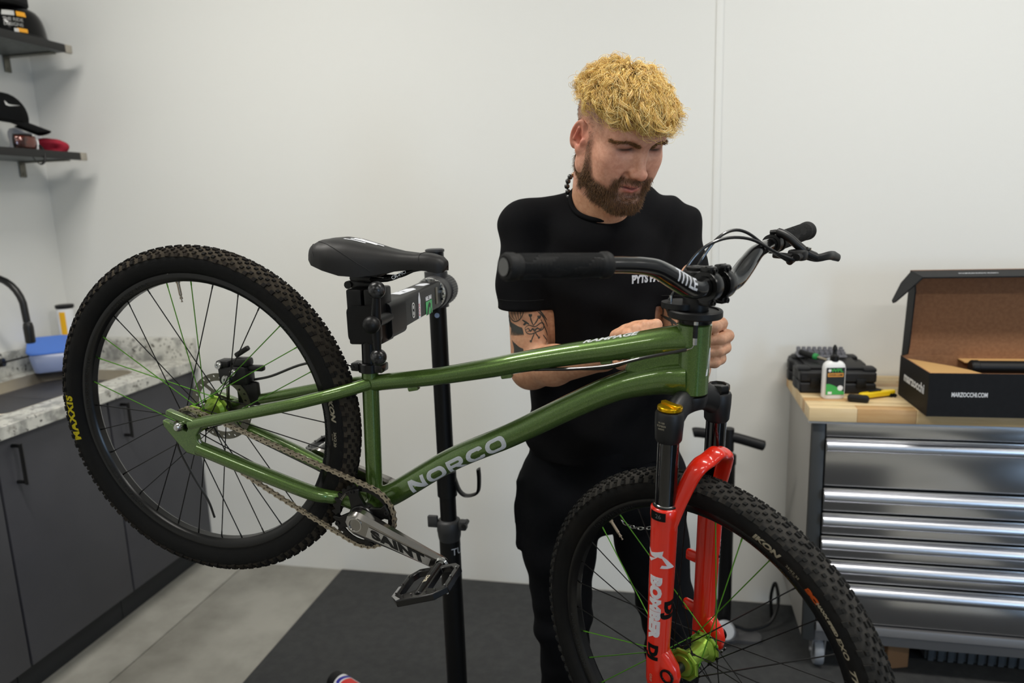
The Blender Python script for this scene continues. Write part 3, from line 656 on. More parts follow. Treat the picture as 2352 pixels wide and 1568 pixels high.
m_trd2 = mat('clean_tread', (20, 20, 19), 0.8, var=(14, (44, 42, 38), (0.5, 0.8)), spec=0.25)
m_base1 = mat('dust_between_knobs', (62, 56, 47), 0.9, var=(16, (44, 39, 33), (0.42, 0.68)), spec=0.15)
m_base2 = mat('grey_between_knobs', (54, 52, 49), 0.85, var=(16, (36, 35, 33), (0.42, 0.68)), spec=0.2)
m_sp = mat('black_spoke', (12, 12, 13), 0.35, 0.4); m_spg = mat('green_spoke', (88, 150, 42), 0.3, 0.6)
m_lime = mat('lime_anodised', (140, 172, 66), 0.3, 0.7); m_chrome = mat('chrome', (190, 190, 188), 0.15, 1.0)
m_rot = mat('rotor_steel', (112, 110, 100), 0.35, 0.9)
m_yt = mat('yellow_lettering', (232, 214, 20), 0.5); m_gt = mat('pale_lettering', (190, 182, 160), 0.6); m_dt = mat('dark_grey_lettering', (44, 46, 47), 0.5)
m_ot = mat('orange_print', (214, 96, 34), 0.5)
m_wht = mat('white_decal', (244, 246, 250), 0.5)
bike = thing('bicycle', 'green dirt jump bicycle with red fork clamped by its seatpost in the repair stand', 'bicycle', BW_)

# --- frame
fr = sub_empty('frame', bike)
def fpath(name, pts, r, ell=None, k=8, n=20, m=m_grn, ref=(0, 1, 0)):
    P = curve(pts, k); t = np.linspace(0, 1, len(P)); tr = np.linspace(0, 1, len(r)) if not np.isscalar(r) else None
    R = r if np.isscalar(r) else np.interp(t, tr, r)
    E = None
    if ell is not None: E = np.stack([np.interp(t, np.linspace(0, 1, len(ell)), [e[i] for e in ell]) for i in (0, 1)], 1)
    return MB().tube(P, R, n, ell=E, ref=ref).build(name, m, fr)
fpath('seat_tube', [(0.005, 0, -0.015), (-0.04, 0, 0.118), (-0.0885, 0, 0.2604)], 0.0154)
ttube = fpath('top_tube', [(-0.075, 0, 0.229), (-0.040, 0, 0.2490), (0.0345, 0, 0.2906), (0.127, 0, 0.3490), (0.1715, 0, 0.3790), (0.236, 0, 0.4200), (0.299, 0, 0.4580), (0.33, 0, 0.4765), (0.378, 0, 0.5050), (0.412, 0, 0.5220)], [0.0150, 0.0152, 0.0153, 0.0174, 0.0177, 0.0187, 0.0198, 0.0212, 0.0240, 0.0265], ell=[(1, 1.1), (1.0, 1.1), (1.0, 1.1), (1.0, 0.95)], k=5)
dtube = fpath('down_tube', [(0.005, 0, 0.020), (0.03, 0, 0.043), (0.11, 0, 0.153), (0.196, 0, 0.2455), (0.28, 0, 0.344), (0.335, 0, 0.4025), (0.39, 0, 0.444), (0.43, 0, 0.462)], [0.0215, 0.0214, 0.0208, 0.0208, 0.0215, 0.0230, 0.0285, 0.0350], ell=[(1, 1), (1, 1), (1.0, 1), (0.95, 0.9)])
MB().tube([FB @ Vector((0, 0, z)) for z in (0.002, 0.004, 0.03, 0.06, 0.09, HL-0.004, HL-0.002)], [0.0255, 0.0272, 0.0268, 0.0266, 0.0268, 0.0272, 0.0255], 28).build('head_tube', m_grn, fr)
g_ = MB().prism([(0.335, 0.435), (0.425, 0.448), (0.412, 0.515), (0.335, 0.470)], -0.016, 0.016, basis((0, 0, 0), (1, 0, 0), (0, 0, 1))); g_.build('head_gusset', m_grn, fr, bev=0.006)
MB().cyl((0, -0.0365, 0), (0, 0.0365, 0), 0.0205, n=28).build('bottom_bracket_shell', m_grn, fr)
MB().tube([(0, -0.05, 0), (0, -0.036, 0)], 0.0225, 24).build('bearing_cup', m_blkm, fr)
for sy in (-1, 1):
    fpath('seat_stay', [(-0.075, sy*0.008, 0.231), (-0.115, sy*0.033, 0.203), (-0.165, sy*0.047, 0.168), (-0.2123, sy*0.055, 0.1361), (-0.372, sy*0.064, 0.0290)], [0.0115, 0.0115, 0.0115, 0.0112, 0.0108], n=16)
    fpath('chain_stay', [(0.0, sy*0.022, 0.0), (-0.055, sy*0.026, -0.001), (-0.080, sy*0.037, -0.002), (-0.11, sy*0.047, -0.0035), (-0.2139, sy*0.057, -0.0055), (-0.345, sy*0.064, -0.009)], [0.0140, 0.0130, 0.0125, 0.0140, 0.0142, 0.0135], n=16)
    # dropout with a rearward slot
    pl = [(-0.345, 0.042), (-0.372, 0.043), (-0.425, 0.0395), (-0.425, 0.0285), (-0.372, 0.0295), (-0.372, 0.0165), (-0.428, 0.0165), (-0.424, 0.006), (-0.385, -0.016), (-0.362, -0.026), (-0.338, -0.022), (-0.322, -0.004), (-0.346, 0.006), (-0.352, 0.018)]
    d_ = MB().prism(pl, sy*0.0585, sy*0.0715, basis((0, 0, 0), (1, 0, 0), (0, 0, 1)) @ Matrix.Scale(-1, 4, (0, 0, 1))).build('dropout', m_grn, fr, bev=0.002)
    MB().lathe([(0.0, 0.0145), (0.005, 0.014), (0.0082, 0.0105), (0.0090, 0.006), (0.0085, 0.0)], (-0.3865, sy*0.0715, 0.023), (0, sy, 0), n=20).build('axle_bolt', m_chrome, d_)
    MB().cyl((-0.372, sy*0.065, 0.023), (-0.335, sy*0.065, -0.004), 0.0035, n=10).build('tension_screw', m_chrome, d_)
for x, z, a in ((0.0033, 0.2585, 33), (0.1544, 0.3500, 31), (0.302, 0.4420, 30)): MB().box((0, 0, 0), (0.02, 0.016, 0.010), 0.003, M=Matrix.Translation((x, 0, z-0.004)) @ Matrix.Rotation(math.radians(-a), 4, 'Y')).build('cable_guide', m_grn, fr)
# frame lettering
a0, a1 = Vector((0.0655, 0, 0.093)), Vector((0.188, 0, 0.2345)); ax = (a1-a0).normalized(); up_ = Vector((-ax.z, 0, ax.x)); L_ = (a1-a0).length
cdt = lambda t: Vector((0.03, 0, 0.043))
def dt_fn(x, y, z):
    c = (Vector((0.11, 0, 0.153)) if True else 0)+ax*(x); th = y/0.0228-0.32
    return tuple(c+Vector((0, -1, 0))*(0.0231*math.cos(th))+up_*(0.0231*math.sin(th)))
DC = Vector((0.11, 0, 0.153)); d1 = (Vector((0.196, 0, 0.2455))-Vector((0.03, 0, 0.043))).normalized(); upd = Vector((-d1.z, 0, d1.x))
def dt_fn(x, y, z):
    c = Vector((0.1215, 0, 0.1632))+d1*x; th = y/0.0212-0.30; dr = Vector((0, -1, 0))*math.cos(th)+upd*math.sin(th); h = dt_bvh.ray_cast(c+dr*0.07, -dr, 0.08); q = h[0] if h[0] is not None else c+dr*0.0212
    return tuple(q+dr*0.0006)
dt_bvh = BVHTree.FromPolygons([tuple(v.co) for v in dtube.data.vertices], [tuple(p.vertices) for p in dtube.data.polygons])
def block_word(fn, H):
    """wide block letters N O R C O, unit height, mapped by fn"""
    S = 0.30; mb = MB(); x = 0.0; e = 0.0001
    rr_ = lambda x0, x1, y0, y1, r: rrect(x0, x1, y0, y1, r, 5)
    N_ = [(0, 0), (0, 1), (0.36, 1), (1.08, 0.42), (1.08, 1), (1.38, 1), (1.38, 0), (1.05, 0), (0.30, 0.60), (0.30, 0)]
    R_o = [(0, 0), (0, 1), (1.05, 1)]+[(1.05+0.32*math.cos(t), 0.68+0.32*math.sin(t)) for t in np.linspace(PI/2, -PI/2, 9)[1:]]+[(1.02, 0.36), (1.42, 0), (0.98, 0), (0.62, 0.34), (0.30, 0.34), (0.30, 0)]
    R_h = [(0.30, 0.76), (0.98, 0.76), (1.06, 0.68), (0.98, 0.60), (0.30, 0.60)]
    o_out, o_in = rr_(0, 1.6, 0, 1, 0.46), rr_(0.34, 1.26, 0.25, 0.75, 0.235)
    C_ = [(1.42, 0.30)]+[(0.46+0.46*math.cos(t)*1.0, 0.46+0.46*math.sin(t)) for t in np.linspace(-PI/2, -PI, 6)]+[(0.46+0.46*math.cos(t), 0.54+0.46*math.sin(t)) for t in np.linspace(PI, PI/2, 6)]+[(1.10, 1)]+[(1.10+0.32*math.cos(t), 0.68+0.32*math.sin(t)) for t in np.linspace(PI/2, 0.15, 5)[1:]]+[(1.08, 0.69), (1.0, 0.75), (0.55, 0.75), (0.38, 0.62), (0.34, 0.5), (0.38, 0.38), (0.55, 0.25), (1.0, 0.25), (1.09, 0.32), (1.42, 0.32)]
    C_ = [(1.42, 0.32), (1.38, 0.14), (1.26, 0.03), (1.10, 0.0)]+C_[1:]
    for poly, hole, w_ in ((N_, None, 1.38), (o_out, [o_in], 1.6), (R_o, [R_h], 1.42), (C_[:-1], None, 1.42), (o_out, [o_in], 1.6)):
        mb.prism([(px+x, py) for px, py in poly], 0, e, holes=[[(px+x, py) for px, py in h] for h in hole] if hole else None); x += w_+0.20
    W = x-0.20; bm = bmesh.new(); vs = [bm.verts.new(p) for p in mb.v]; [bm.faces.new([vs[i] for i in f]) for f in mb.f]; bmesh.ops.triangulate(bm, faces=bm.faces[:])
    for _ in range(3):
        E = [q for q in bm.edges if q.calc_length() > 0.22]
        if E: bmesh.ops.subdivide_edges(bm, edges=E, cuts=1); bmesh.ops.triangulate(bm, faces=[f for f in bm.faces if len(f.verts) > 3])
    bm.verts.index_update(); V = [fn((q.co.x-W/2+0.18*(q.co.y-0.5))*H, (q.co.y-0.5)*H, 0) for q in bm.verts]; F = [tuple(q.index for q in f.verts) for f in bm.faces]; bm.free()
    return V, F
MB().add(*block_word(dt_fn, 0.0258)).build('lettering', m_wht, fr, smooth=0, label='white maker lettering on the down tube')
tt_bvh = BVHTree.FromPolygons([tuple(v.co) for v in ttube.data.vertices], [tuple(p.vertices) for p in ttube.data.polygons])
d2 = (Vector((0.36, 0, 0.5005))-Vector((0.29, 0, 0.459))).normalized(); upt = Vector((-d2.z, 0, d2.x))
def tt_fn(x, y, z):
    c = Vector((0.303, 0, 0.4600))+d2*x; th = y/0.026+1.27; dr = Vector((0, -1, 0))*math.cos(th)+upt*math.sin(th)
    h = tt_bvh.ray_cast(c+dr*0.08, -dr, 0.1); q = h[0] if h[0] is not None else c+dr*0.028
    return tuple(q+dr*0.0007)
lettering('RAMPAGE', 0.016, m_wht, fr, fn=tt_fn, bold=0.0006, sx=1.25, cuts=4, shear=0.35, label='white model lettering on the top tube')
def ht_fn(x, y, z):
    th = x/0.027-0.28
    return tuple(FB @ Vector((0.0272*math.cos(th), 0.0272*math.sin(th), 0.055+y)))
mb = MB().prism([(-0.010, -0.02), (-0.0055, -0.02), (0.004, 0.024), (-0.002, 0.024)], 0, 0.0001).prism([(0.001, 0.01), (0.006, 0.016), (0.012, -0.02), (0.007, -0.02)], 0, 0.0001)
MB().add([ht_fn(*q) for q in mb.v], mb.f).build('head_badge', m_wht, fr, smooth=0)

# --- seat clamp, post, saddle
SD = Vector((-0.3217, 0, 0.9468)); SCL = Vector((-0.0885, 0, 0.2604))
c = MB().lathe([(0.0185, -0.012), (0.0205, -0.011), (0.0205, 0.004), (0.0185, 0.006)], SCL, SD, n=28)
c.box((0, 0, 0), (0.016, 0.030, 0.015), 0.003, M=Matrix.Translation(SCL+Vector((0.022, 0, 0.005))) @ Matrix.Rotation(math.radians(-18.8), 4, 'Y'))
c.box((0, 0, 0), (0.016, 0.026, 0.015), 0.003, M=Matrix.Translation(SCL+Vector((-0.022, 0, -0.011))) @ Matrix.Rotation(math.radians(-18.8), 4, 'Y'))
c = c.build('seat_clamp', m_blkg, bike)
MB().cyl(SCL+Vector((-0.026, -0.0145, -0.011)), SCL+Vector((-0.026, -0.008, -0.011)), 0.0035, n=10).build('bolt', m_blkm, c)
sp_ = MB().cyl(SCL-SD*0.05, SCL+SD*0.142, 0.0136, n=24).build('seatpost', m_blkg, bike)
h_ = MB(); q = SCL+SD*0.142
h_.box((0, 0, 0), (0.05, 0.030, 0.014), 0.004, M=Matrix.Translation(q+Vector((-0.004, 0, 0.004))) @ Matrix.Rotation(math.radians(-16), 4, 'Y'))
h_.box((0, 0, 0), (0.042, 0.052, 0.012), 0.004, M=Matrix.Translation(q+Vector((-0.006, 0, 0.018))) @ Matrix.Rotation(math.radians(-16), 4, 'Y'))
h_.cyl(q+Vector((-0.028, -0.018, -0.004)), q+Vector((-0.028, 0.018, -0.004)), 0.007, n=12)
h_.build('saddle_clamp', m_blkm, sp_)
m_leath = mat('black_saddle_cover', (21, 20, 20), 0.5, bump=(600, 0.05), spec=0.35); m_seam = mat('black_seam_thread', (12, 12, 12), 0.8)
SMAT = Matrix.Translation((-0.2430, 0, 0.4205)) @ Matrix.Rotation(math.radians(-16.1), 4, 'Y')
sad = sub_empty('saddle', bike, SMAT)
XS = [0.0, 0.003, 0.010, 0.024, 0.048, 0.076, 0.106, 0.135, 0.163, 0.192, 0.218, 0.236, 0.244, 0.247]
Wd_ = [0.010, 0.027, 0.046, 0.062, 0.068, 0.063, 0.053, 0.040, 0.031, 0.0265, 0.0245, 0.020, 0.013, 0.004]
TZ = [0.005, 0.013, 0.021, 0.0285, 0.032, 0.031, 0.026, 0.021, 0.0175, 0.0165, 0.0165, 0.013, 0.007, 0.001]
BZ = [0.001, -0.004, -0.009, -0.015, -0.021, -0.028, -0.029, -0.024, -0.017, -0.012, -0.012, -0.015, -0.013, -0.006]
def sad_pt(x, u):
    """u 0..1 from lower right edge over the top to the lower left edge"""
    wd, tz, bz = np.interp(x, XS, Wd_), np.interp(x, XS, TZ), np.interp(x, XS, BZ)
    a = PI*(1-u); cy, cz = math.cos(a), math.sin(a)
    yy = -wd*(abs(cy)**0.75)*(1 if cy < 0 else -1)*-1
    yy = wd*math.copysign(abs(cy)**0.72, -cy) if False else wd*math.copysign(abs(cy)**0.72, cy)
    zz = bz+(tz-bz)*(cz**0.62)-0.004*(1-abs(cy))*(1 if x < 0.2 else 0.5)
    return (x, -(-yy) if False else yy*1.0, zz)
S = []
for x in np.interp(np.linspace(0, len(XS)-1, 40), range(len(XS)), XS):
    row = [sad_pt(x, u) for u in np.linspace(0, 1, 25)]
    bz = np.interp(x, XS, BZ); wd = np.interp(x, XS, Wd_)
    row += [(x, wd*k, bz+0.004) for k in (-0.9, -0.4, 0.4, 0.9)]
    S.append(row)
MB().loft(S).build('cover', m_leath, sad, smooth=60)
def seam(pts, name='seam'): MB().tube([tuple(Vector(sad_pt(x, u))+Vector((0, 0, 0.0002))) for x, u in pts], 0.0006, 5).build(name, m_seam, sad)
for f_ in (lambda u: u, lambda u: 1-u):
    seam([(x, f_(u)) for x, u in zip(np.linspace(0.025, 0.125, 24), np.linspace(0.66, 0.985, 24)**1.0)])
    seam([(0.205-0.004*math.sin(v*PI), f_(v)) for v in np.linspace(0.5, 1.0, 14)])
    seam([(0.006+0.03*(1-math.cos((v-0.5)*PI)), f_(v)) for v in np.linspace(0.5, 0.93, 16)])
mb = MB()
for k, (x0, x1, u0, u1) in enumerate(((0.058, 0.098, 0.47, 0.49), (0.064, 0.115, 0.495, 0.515), (0.068, 0.126, 0.52, 0.54), (0.076, 0.110, 0.545, 0.56))):
    V = [tuple(Vector(sad_pt(x, u))+Vector((0, 0, 0.0005))) for x in np.linspace(x0, x1, 6) for u in (u0+0.008*(k % 2), u1)]
    mb.add(V, [(2*i, 2*i+1, 2*i+3, 2*i+2) for i in range(5)])
mb.build('white_logo', m_wht, sad)
for sy in (-1, 1):
    P = curve([(0.035, sy*0.02, -0.012), (0.06, sy*0.022, -0.026), (0.10, sy*0.022, -0.034), (0.145, sy*0.021, -0.034), (0.185, sy*0.013, -0.016), (0.215, sy*0.010, -0.008)], 5)
    MB().tube(P, 0.0037, 10).build('rail', m_blkg, sad)
lettering('CR-MO', 0.0085, m_wht, sad, basis((0.167, -0.0215, -0.0235), (0.78, 0.22, 0.45), (-0.5, 0, 0.85)), depth=0.0004)
MB().box((0.085, 0, -0.026), (0.10, 0.075, 0.006), 0.003).build('base_plate', m_blkp, sad)

# --- wheels (axle along y)
HOLE0 = {}
def wheel(name, M_, base, greens, valve, trd, parts, label):
    w = sub_empty(name, bike, M_); w['label'] = label
    tilt = 0
    prof = []  # tyre section
    for a in np.linspace(-2.55, 2.55, 25):
        r_, y_ = 0.3035+0.0262*math.cos(a)*(1.0 if abs(a) > 1.5 else 1.0), 0.0272*math.sin(a)
        if abs(a) > 2.0: y_ = math.copysign(max(abs(y_), 0.0145), y_)
        prof.append((max(r_, 0.2800), y_))
    MB().lathe(prof, d=(0, 1, 0), n=96, closed=True).build('tyre', m_rubb, w, smooth=60)
    rim = [(0.2815, -0.0150), (0.2815, -0.0128), (0.2755, -0.0124), (0.2755, 0.0124), (0.2815, 0.0128), (0.2815, 0.0150), (0.2745, 0.0150), (0.2680, 0.0115), (0.2645, 0.0065), (0.2645, -0.0065), (0.2680, -0.0115), (0.2745, -0.0150)]
    MB().lathe(rim, d=(0, 1, 0), n=96, closed=True).build('rim', m_blkg, w, smooth=30)
    # tread knobs
    k = MB(); N = 100
    rows = []
    for ph, wx, ln, hh, off in ((0.110, 0.0046, 0.0100, 0.0032, 0.5), (0.34, 0.0054, 0.0064, 0.0034, 0.0), (0.57, 0.0054, 0.0064, 0.0034, 0.5), (0.81, 0.0060, 0.0070, 0.0036, 0.0), (1.08, 0.0085, 0.0092, 0.0042, 0.5)): rows += [(ph, wx, ln, hh, off), (-ph, wx, ln, hh, off)]
    rg = random.Random(11)
    for ph, wx, ln, hh, off in rows:
        n_ = N if abs(ph) < 0.9 else 96
        for i in range(n_):
            th = 2*PI*(i+off)/n_+rg.uniform(-0.003, 0.003); ph_ = ph+(0.03 if (i % 2) else -0.02)*math.copysign(1, ph)
            nr, ny = math.cos(ph_), math.sin(ph_)
            R0, Y0 = 0.3035+0.0262*nr, 0.0272*ny
            er = Vector((math.cos(th), 0, math.sin(th))); et = Vector((-math.sin(th), 0, math.cos(th))); ey = Vector((0, 1, 0))
            nn = er*nr+ey*ny; tt = ey*nr-er*ny; c_ = er*R0+ey*Y0
            a, b2 = ln/2, wx/2; V = []
            sk = 0.0006*math.copysign(1, ph)
            for hgt, s_ in ((-0.001, 1.0), (hh, 0.80)):
                for (u, v) in ((-a, -b2), (a, -b2), (a, b2), (-a, b2)): V.append(tuple(c_+nn*hgt+et*(u*s_+sk*(v/b2))+tt*(v*s_)))
            k.add(V, [(4, 5, 6, 7)], 0); k.f += [tuple(i+len(k.v)-8 for i in q) for q in ((0, 1, 5, 4), (1, 2, 6, 5), (2, 3, 7, 6), (3, 0, 4, 7))]; k.m += [0]*4
    # nubby base skin carrying the knobs
    sk_ = []
    for a in np.linspace(-1.18, 1.18, 13): sk_.append((0.3035+0.0266*math.cos(a), 0.0276*math.sin(a)))
    k.lathe(sk_, d=(0, 1, 0), n=96, caps=False, mi=1)
    o = k.build('tread', [trd, m_base1 if trd is m_trd else m_base2], w, smooth=30); o['kind'] = 'stuff'
    # spokes
    hub_r = 0.0265
    for i in range(32):
        th = base+i*2*PI/32; side = -1 if i % 2 == 0 else 1; cross = 1 if (i//2) % 2 == 0 else -1
        fl_ = th+cross*math.radians(62)
        hubp = (hub_r*math.cos(fl_), side*parts['fl'], hub_r*math.sin(fl_)); rimp = (0.2655*math.cos(th), side*0.002, 0.2655*math.sin(th))
        dth = round(math.degrees(th)) % 360
        g = any(abs((dth-x+180) % 360-180) < 5 for x in greens)
        s_ = MB().cyl(hubp, rimp, 0.00105, 0.00105, n=6)
        v = (Vector(rimp)-Vector(hubp)).normalized(); s_.cyl(Vector(rimp)-v*0.010, rimp, 0.0014, n=6)
        s_.cyl(hubp, Vector(hubp)+v*0.008, 0.0019, n=6)
        s_.build('spoke', m_spg if g else m_sp, w, label='green spoke' if g else None)
    v_ = Vector((math.cos(valve), 0, math.sin(valve)))
    MB().lathe([(0.0042, 0.0), (0.0042, 0.003), (0.003, 0.0032), (0.003, 0.026), (0.0022, 0.027), (0.0022, 0.031), (0.003, 0.0315), (0.003, 0.034), (0.0012, 0.0345), (0.0012, 0.038), (0.0018, 0.0382), (0.0018, 0.0402)], v_*0.2645, -v_, n=12).build('valve', mat('valve_brass', (150, 138, 122), 0.35, 0.8), w)
    # hub
    h = MB(); hw_ = parts['fl']
    h.lathe([(0.010, -hw_-0.012), (0.018, -hw_-0.010), (0.019, -hw_-0.004), (0.023, -hw_-0.003), (0.023, -hw_+0.003), (0.0165, -hw_+0.009), (0.0145, 0), (0.0165, hw_-0.009), (0.023, hw_-0.003), (0.023, hw_+0.003), (0.019, hw_+0.004), (0.018, hw_+0.010), (0.010, hw_+0.012)], d=(0, 1, 0), n=28)
    for sy in (-1, 1):
        for j in range(8):
            a = base+j*PI/4; p0 = Vector((0.021*math.cos(a), sy*hw_, 0.021*math.sin(a))); tg = Vector((-math.sin(a), 0, math.cos(a)))
            h.cyl(p0+tg*-0.010+p0.normalized()*0.004, p0+tg*0.010+p0.normalized()*0.004, 0.0036, n=8)
    h = h.build('hub', m_lime, w)
    MB().cyl((0, -parts['ax'], 0), (0, parts['ax'], 0), 0.0085, n=18).build('axle', m_blkm, w)
    return w
def wtext(w, text, size, m, th0, R0, bold=0.0, sx=1.0, shear=0.0, cw=True, side=-1, rim_=False, spacing=1.0):
    """text along the circle, tops outward (clockwise seen from the right side) or inward"""
    def fn(x, y, z):
        r = R0+(y if cw else -y); th = th0-(x if cw else -x)/R0
        if rim_: yy = 0.0115+(r-0.268)/(0.2745-0.268)*0.0035+0.0004
        else:
            q = (r-0.3035)/0.0262; yy = 0.0272*math.sqrt(max(0.0, 1-q*q))+0.0006
        return (r*math.cos(th), side*yy, r*math.sin(th))
    lettering(text, size, m, w, fn=fn, bold=bold, sx=sx, shear=shear, cuts=4, spacing=spacing)
R_AX = Matrix.Translation((-0.3861, 0, 0.0229))
rw = wheel('rear_wheel', R_AX, math.radians(99.2), [110.4, 121.7, 166.7, 178, 189.2, 65.4, 54.2, 43], math.radians(116.5), m_trd, {'fl': 0.029, 'ax': 0.066}, 'rear wheel with black and green spokes and dusty tread')
RD = math.radians
wtext(rw, 'MAXXIS', 0.0225, m_yt, RD(-155.5), 0.3045, bold=0.0012, sx=1.05, spacing=1.18)
wtext(rw, 'MAXXIS', 0.0225, m_yt, RD(24.5), 0.3045, bold=0.0012, sx=1.05, spacing=1.18, side=1, cw=False)
wtext(rw, 'IKON', 0.0155, m_gt, RD(28), 0.2945, bold=0.0008, sx=1.2, cw=True, shear=0.25)
wtext(rw, '26X2.20', 0.0085, m_gt, RD(16.5), 0.2955, bold=0.0002)
wtext(rw, '62TPI', 0.0055, m_gt, RD(17.0), 0.2880)
for a in (-170, 15, 140, 240, 60): wtext(rw, 'INDUSTRY NINE', 0.0085, m_dt, RD(a), 0.2712, rim_=True, sx=1.6, spacing=1.15)
# cog, rotor, chain
YC = -0.047
def sprocket(mb, c, n, ro, rr, ri, y0, y1):
    pts = []
    for i in range(n*4):
        a = 2*PI*i/(n*4); r = (rr, ro*0.985+rr*0.015, ro, rr+0.3*(ro-rr))[i % 4]; pts.append((r*math.cos(a), r*math.sin(a)))
    inner = [(ri*math.cos(a), ri*math.sin(a)) for a in np.linspace(0, 2*PI, 32, endpoint=False)]
    mb.prism(pts, y0, y1, Matrix.Translation(c) @ basis((0, 0, 0), (1, 0, 0), (0, 0, 1)) @ Matrix.Scale(-1, 4, (0, 0, 1)), holes=[inner]); return mb
sprocket(MB(), (0, 0, 0), 13, 0.0282, 0.0235, 0.014, YC-0.001, YC+0.001).build('rear_cog', m_rot, rw)
MB().lathe([(0.0165, -0.0565), (0.0175, -0.056), (0.0175, -0.049), (0.016, -0.048)], d=(0, 1, 0), n=24).build('lockring', m_chrome, rw)
MB().lathe([(0.0165, -0.049), (0.0165, -0.032)], d=(0, 1, 0), n=24).build('freehub', m_blkm, rw)
def rotor(w, y):
    mb = MB(); n = 60; out = [(0.070*math.cos(a), 0.070*math.sin(a)) for a in np.linspace(0, 2*PI, n, endpoint=False)]
    holes = []
    for i in range(30):
        a = 2*PI*i/30; r = 0.0605 if i % 2 else 0.0645; c = (r*math.cos(a), r*math.sin(a)); q = 0.0023
        holes.append([(c[0]+q*math.cos(t)*(1+.5*(abs(math.cos(t-a)))), c[1]+q*math.sin(t)) for t in np.linspace(0, 2*PI, 6, endpoint=False)])
    inn = [(0.0545*math.cos(a), 0.0545*math.sin(a)) for a in np.linspace(0, 2*PI, 48, endpoint=False)]
    Mx = Matrix.Translation((0, y, 0)) @ basis((0, 0, 0), (1, 0, 0), (0, 0, 1))
    mb.prism(out, 0, 0.0018, Mx, holes=holes+[inn])
    hub_ = [(0.024*math.cos(a), 0.024*math.sin(a)) for a in np.linspace(0, 2*PI, 30, endpoint=False)]
    mb.prism(hub_, 0, 0.0018, Mx, holes=[[(0.017*math.cos(a), 0.017*math.sin(a)) for a in np.linspace(0, 2*PI, 24, endpoint=False)]])
    for j in range(6):
        a = j*PI/3; b2 = a+0.5; p0 = np.array([0.022*math.cos(a), 0.022*math.sin(a)]); p1 = np.array([0.0562*math.cos(b2), 0.0562*math.sin(b2)]); dd = (p1-p0)/np.linalg.norm(p1-p0); nn = np.array([-dd[1], dd[0]])*0.0035
        mb.prism([tuple(p0+nn), tuple(p0-nn), tuple(p1-nn), tuple(p1+nn)], 0, 0.0018, Mx)
    mb.build('brake_rotor', m_rot, w, smooth=0)
rotor(rw, 0.049)
cal = MB()
CM = Matrix.Translation((-0.372, 0.052, 0.102)) @ Matrix.Rotation(math.radians(-22), 4, 'Y')
cal.box((0, 0, 0), (0.066, 0.034, 0.040), 0.008, M=CM); cal.box((0.018, 0, 0.026), (0.036, 0.026, 0.018), 0.006, M=CM); cal.box((-0.02, -0.002, 0.024), (0.030, 0.030, 0.014), 0.005, M=CM)
cal.box((0.045, 0, 0.014), (0.040, 0.014, 0.012), 0.004, M=CM); cal.box((0.040, 0.0, 0.032), (0.036, 0.010, 0.010), 0.003, M=CM @ Matrix.Rotation(-0.5, 4, 'Y')); cal.box((0.02, 0.004, -0.04), (0.05, 0.014, 0.05), 0.006, M=CM)
cal = cal.build('brake_caliper', m_blkm, bike)
for x, z, r in ((-0.026, 0.022, 0.0075), (0.006, 0.008, 0.0072), (-0.012, -0.008, 0.0105)):
    p0 = CM @ Vector((x, -0.016, z)); MB().lathe([(r, 0), (r, 0.004), (r*0.85, 0.006), (r*0.45, 0.006), (r*0.4, 0.003)], p0, CM.to_3x3() @ Vector((0, -1, 0)), n=18).build('bolt', m_chrome, cal)
# crank set
crs = sub_empty('crankset', bike)
ring = MB(); sprocket(ring, (0, 0, 0), 30, 0.0635, 0.0572, 0.0490, YC-0.0015, YC+0.0015); ring.build('chainring', m_blkg, crs)
spi = MB()
for j in range(4):
    a = math.radians(38+90*j); Mx = Matrix.Rotation(-a, 4, 'Y')
    spi.prism([(0.012, -0.016), (0.044, -0.0105), (0.054, -0.015), (0.0565, 0), (0.054, 0.015), (0.044, 0.0105), (0.012, 0.016)], 0.047, 0.056, Mx @ basis((0, 0, 0), (1, 0, 0), (0, 0, 1)))
spi.lathe([(0.024, -0.06), (0.026, -0.056), (0.026, -0.047), (0.02, -0.045)], d=(0, 1, 0), n=28)
spi = spi.build('spider', m_blkg, crs, bev=0.001)
for j in range(4):
    a = math.radians(38+90*j); MB().lathe([(0.0045, 0), (0.0045, 0.002), (0.002, 0.002), (0.002, 0.0005)], (0.0525*math.cos(a), -0.056, 0.0525*math.sin(a)), (0, -1, 0), n=12).build('ring_bolt', m_blkm, spi)
wtextR = lambda x, y, z: ((0.0515+y)*math.cos(2.75-x/0.0515), YC-0.0022, (0.0515+y)*math.sin(2.75-x/0.0515))
lettering('SAINT', 0.0065, m_gt, crs, fn=wtextR)
m_crank = mat('dark_polished_crank', (150, 147, 143), 0.22, 1.0); m_crankd = mat('crank_face_grey', (176, 173, 168), 0.4, 0.6); m_crankk = mat('crank_face_dark', (38, 38, 38), 0.3, 0.6)
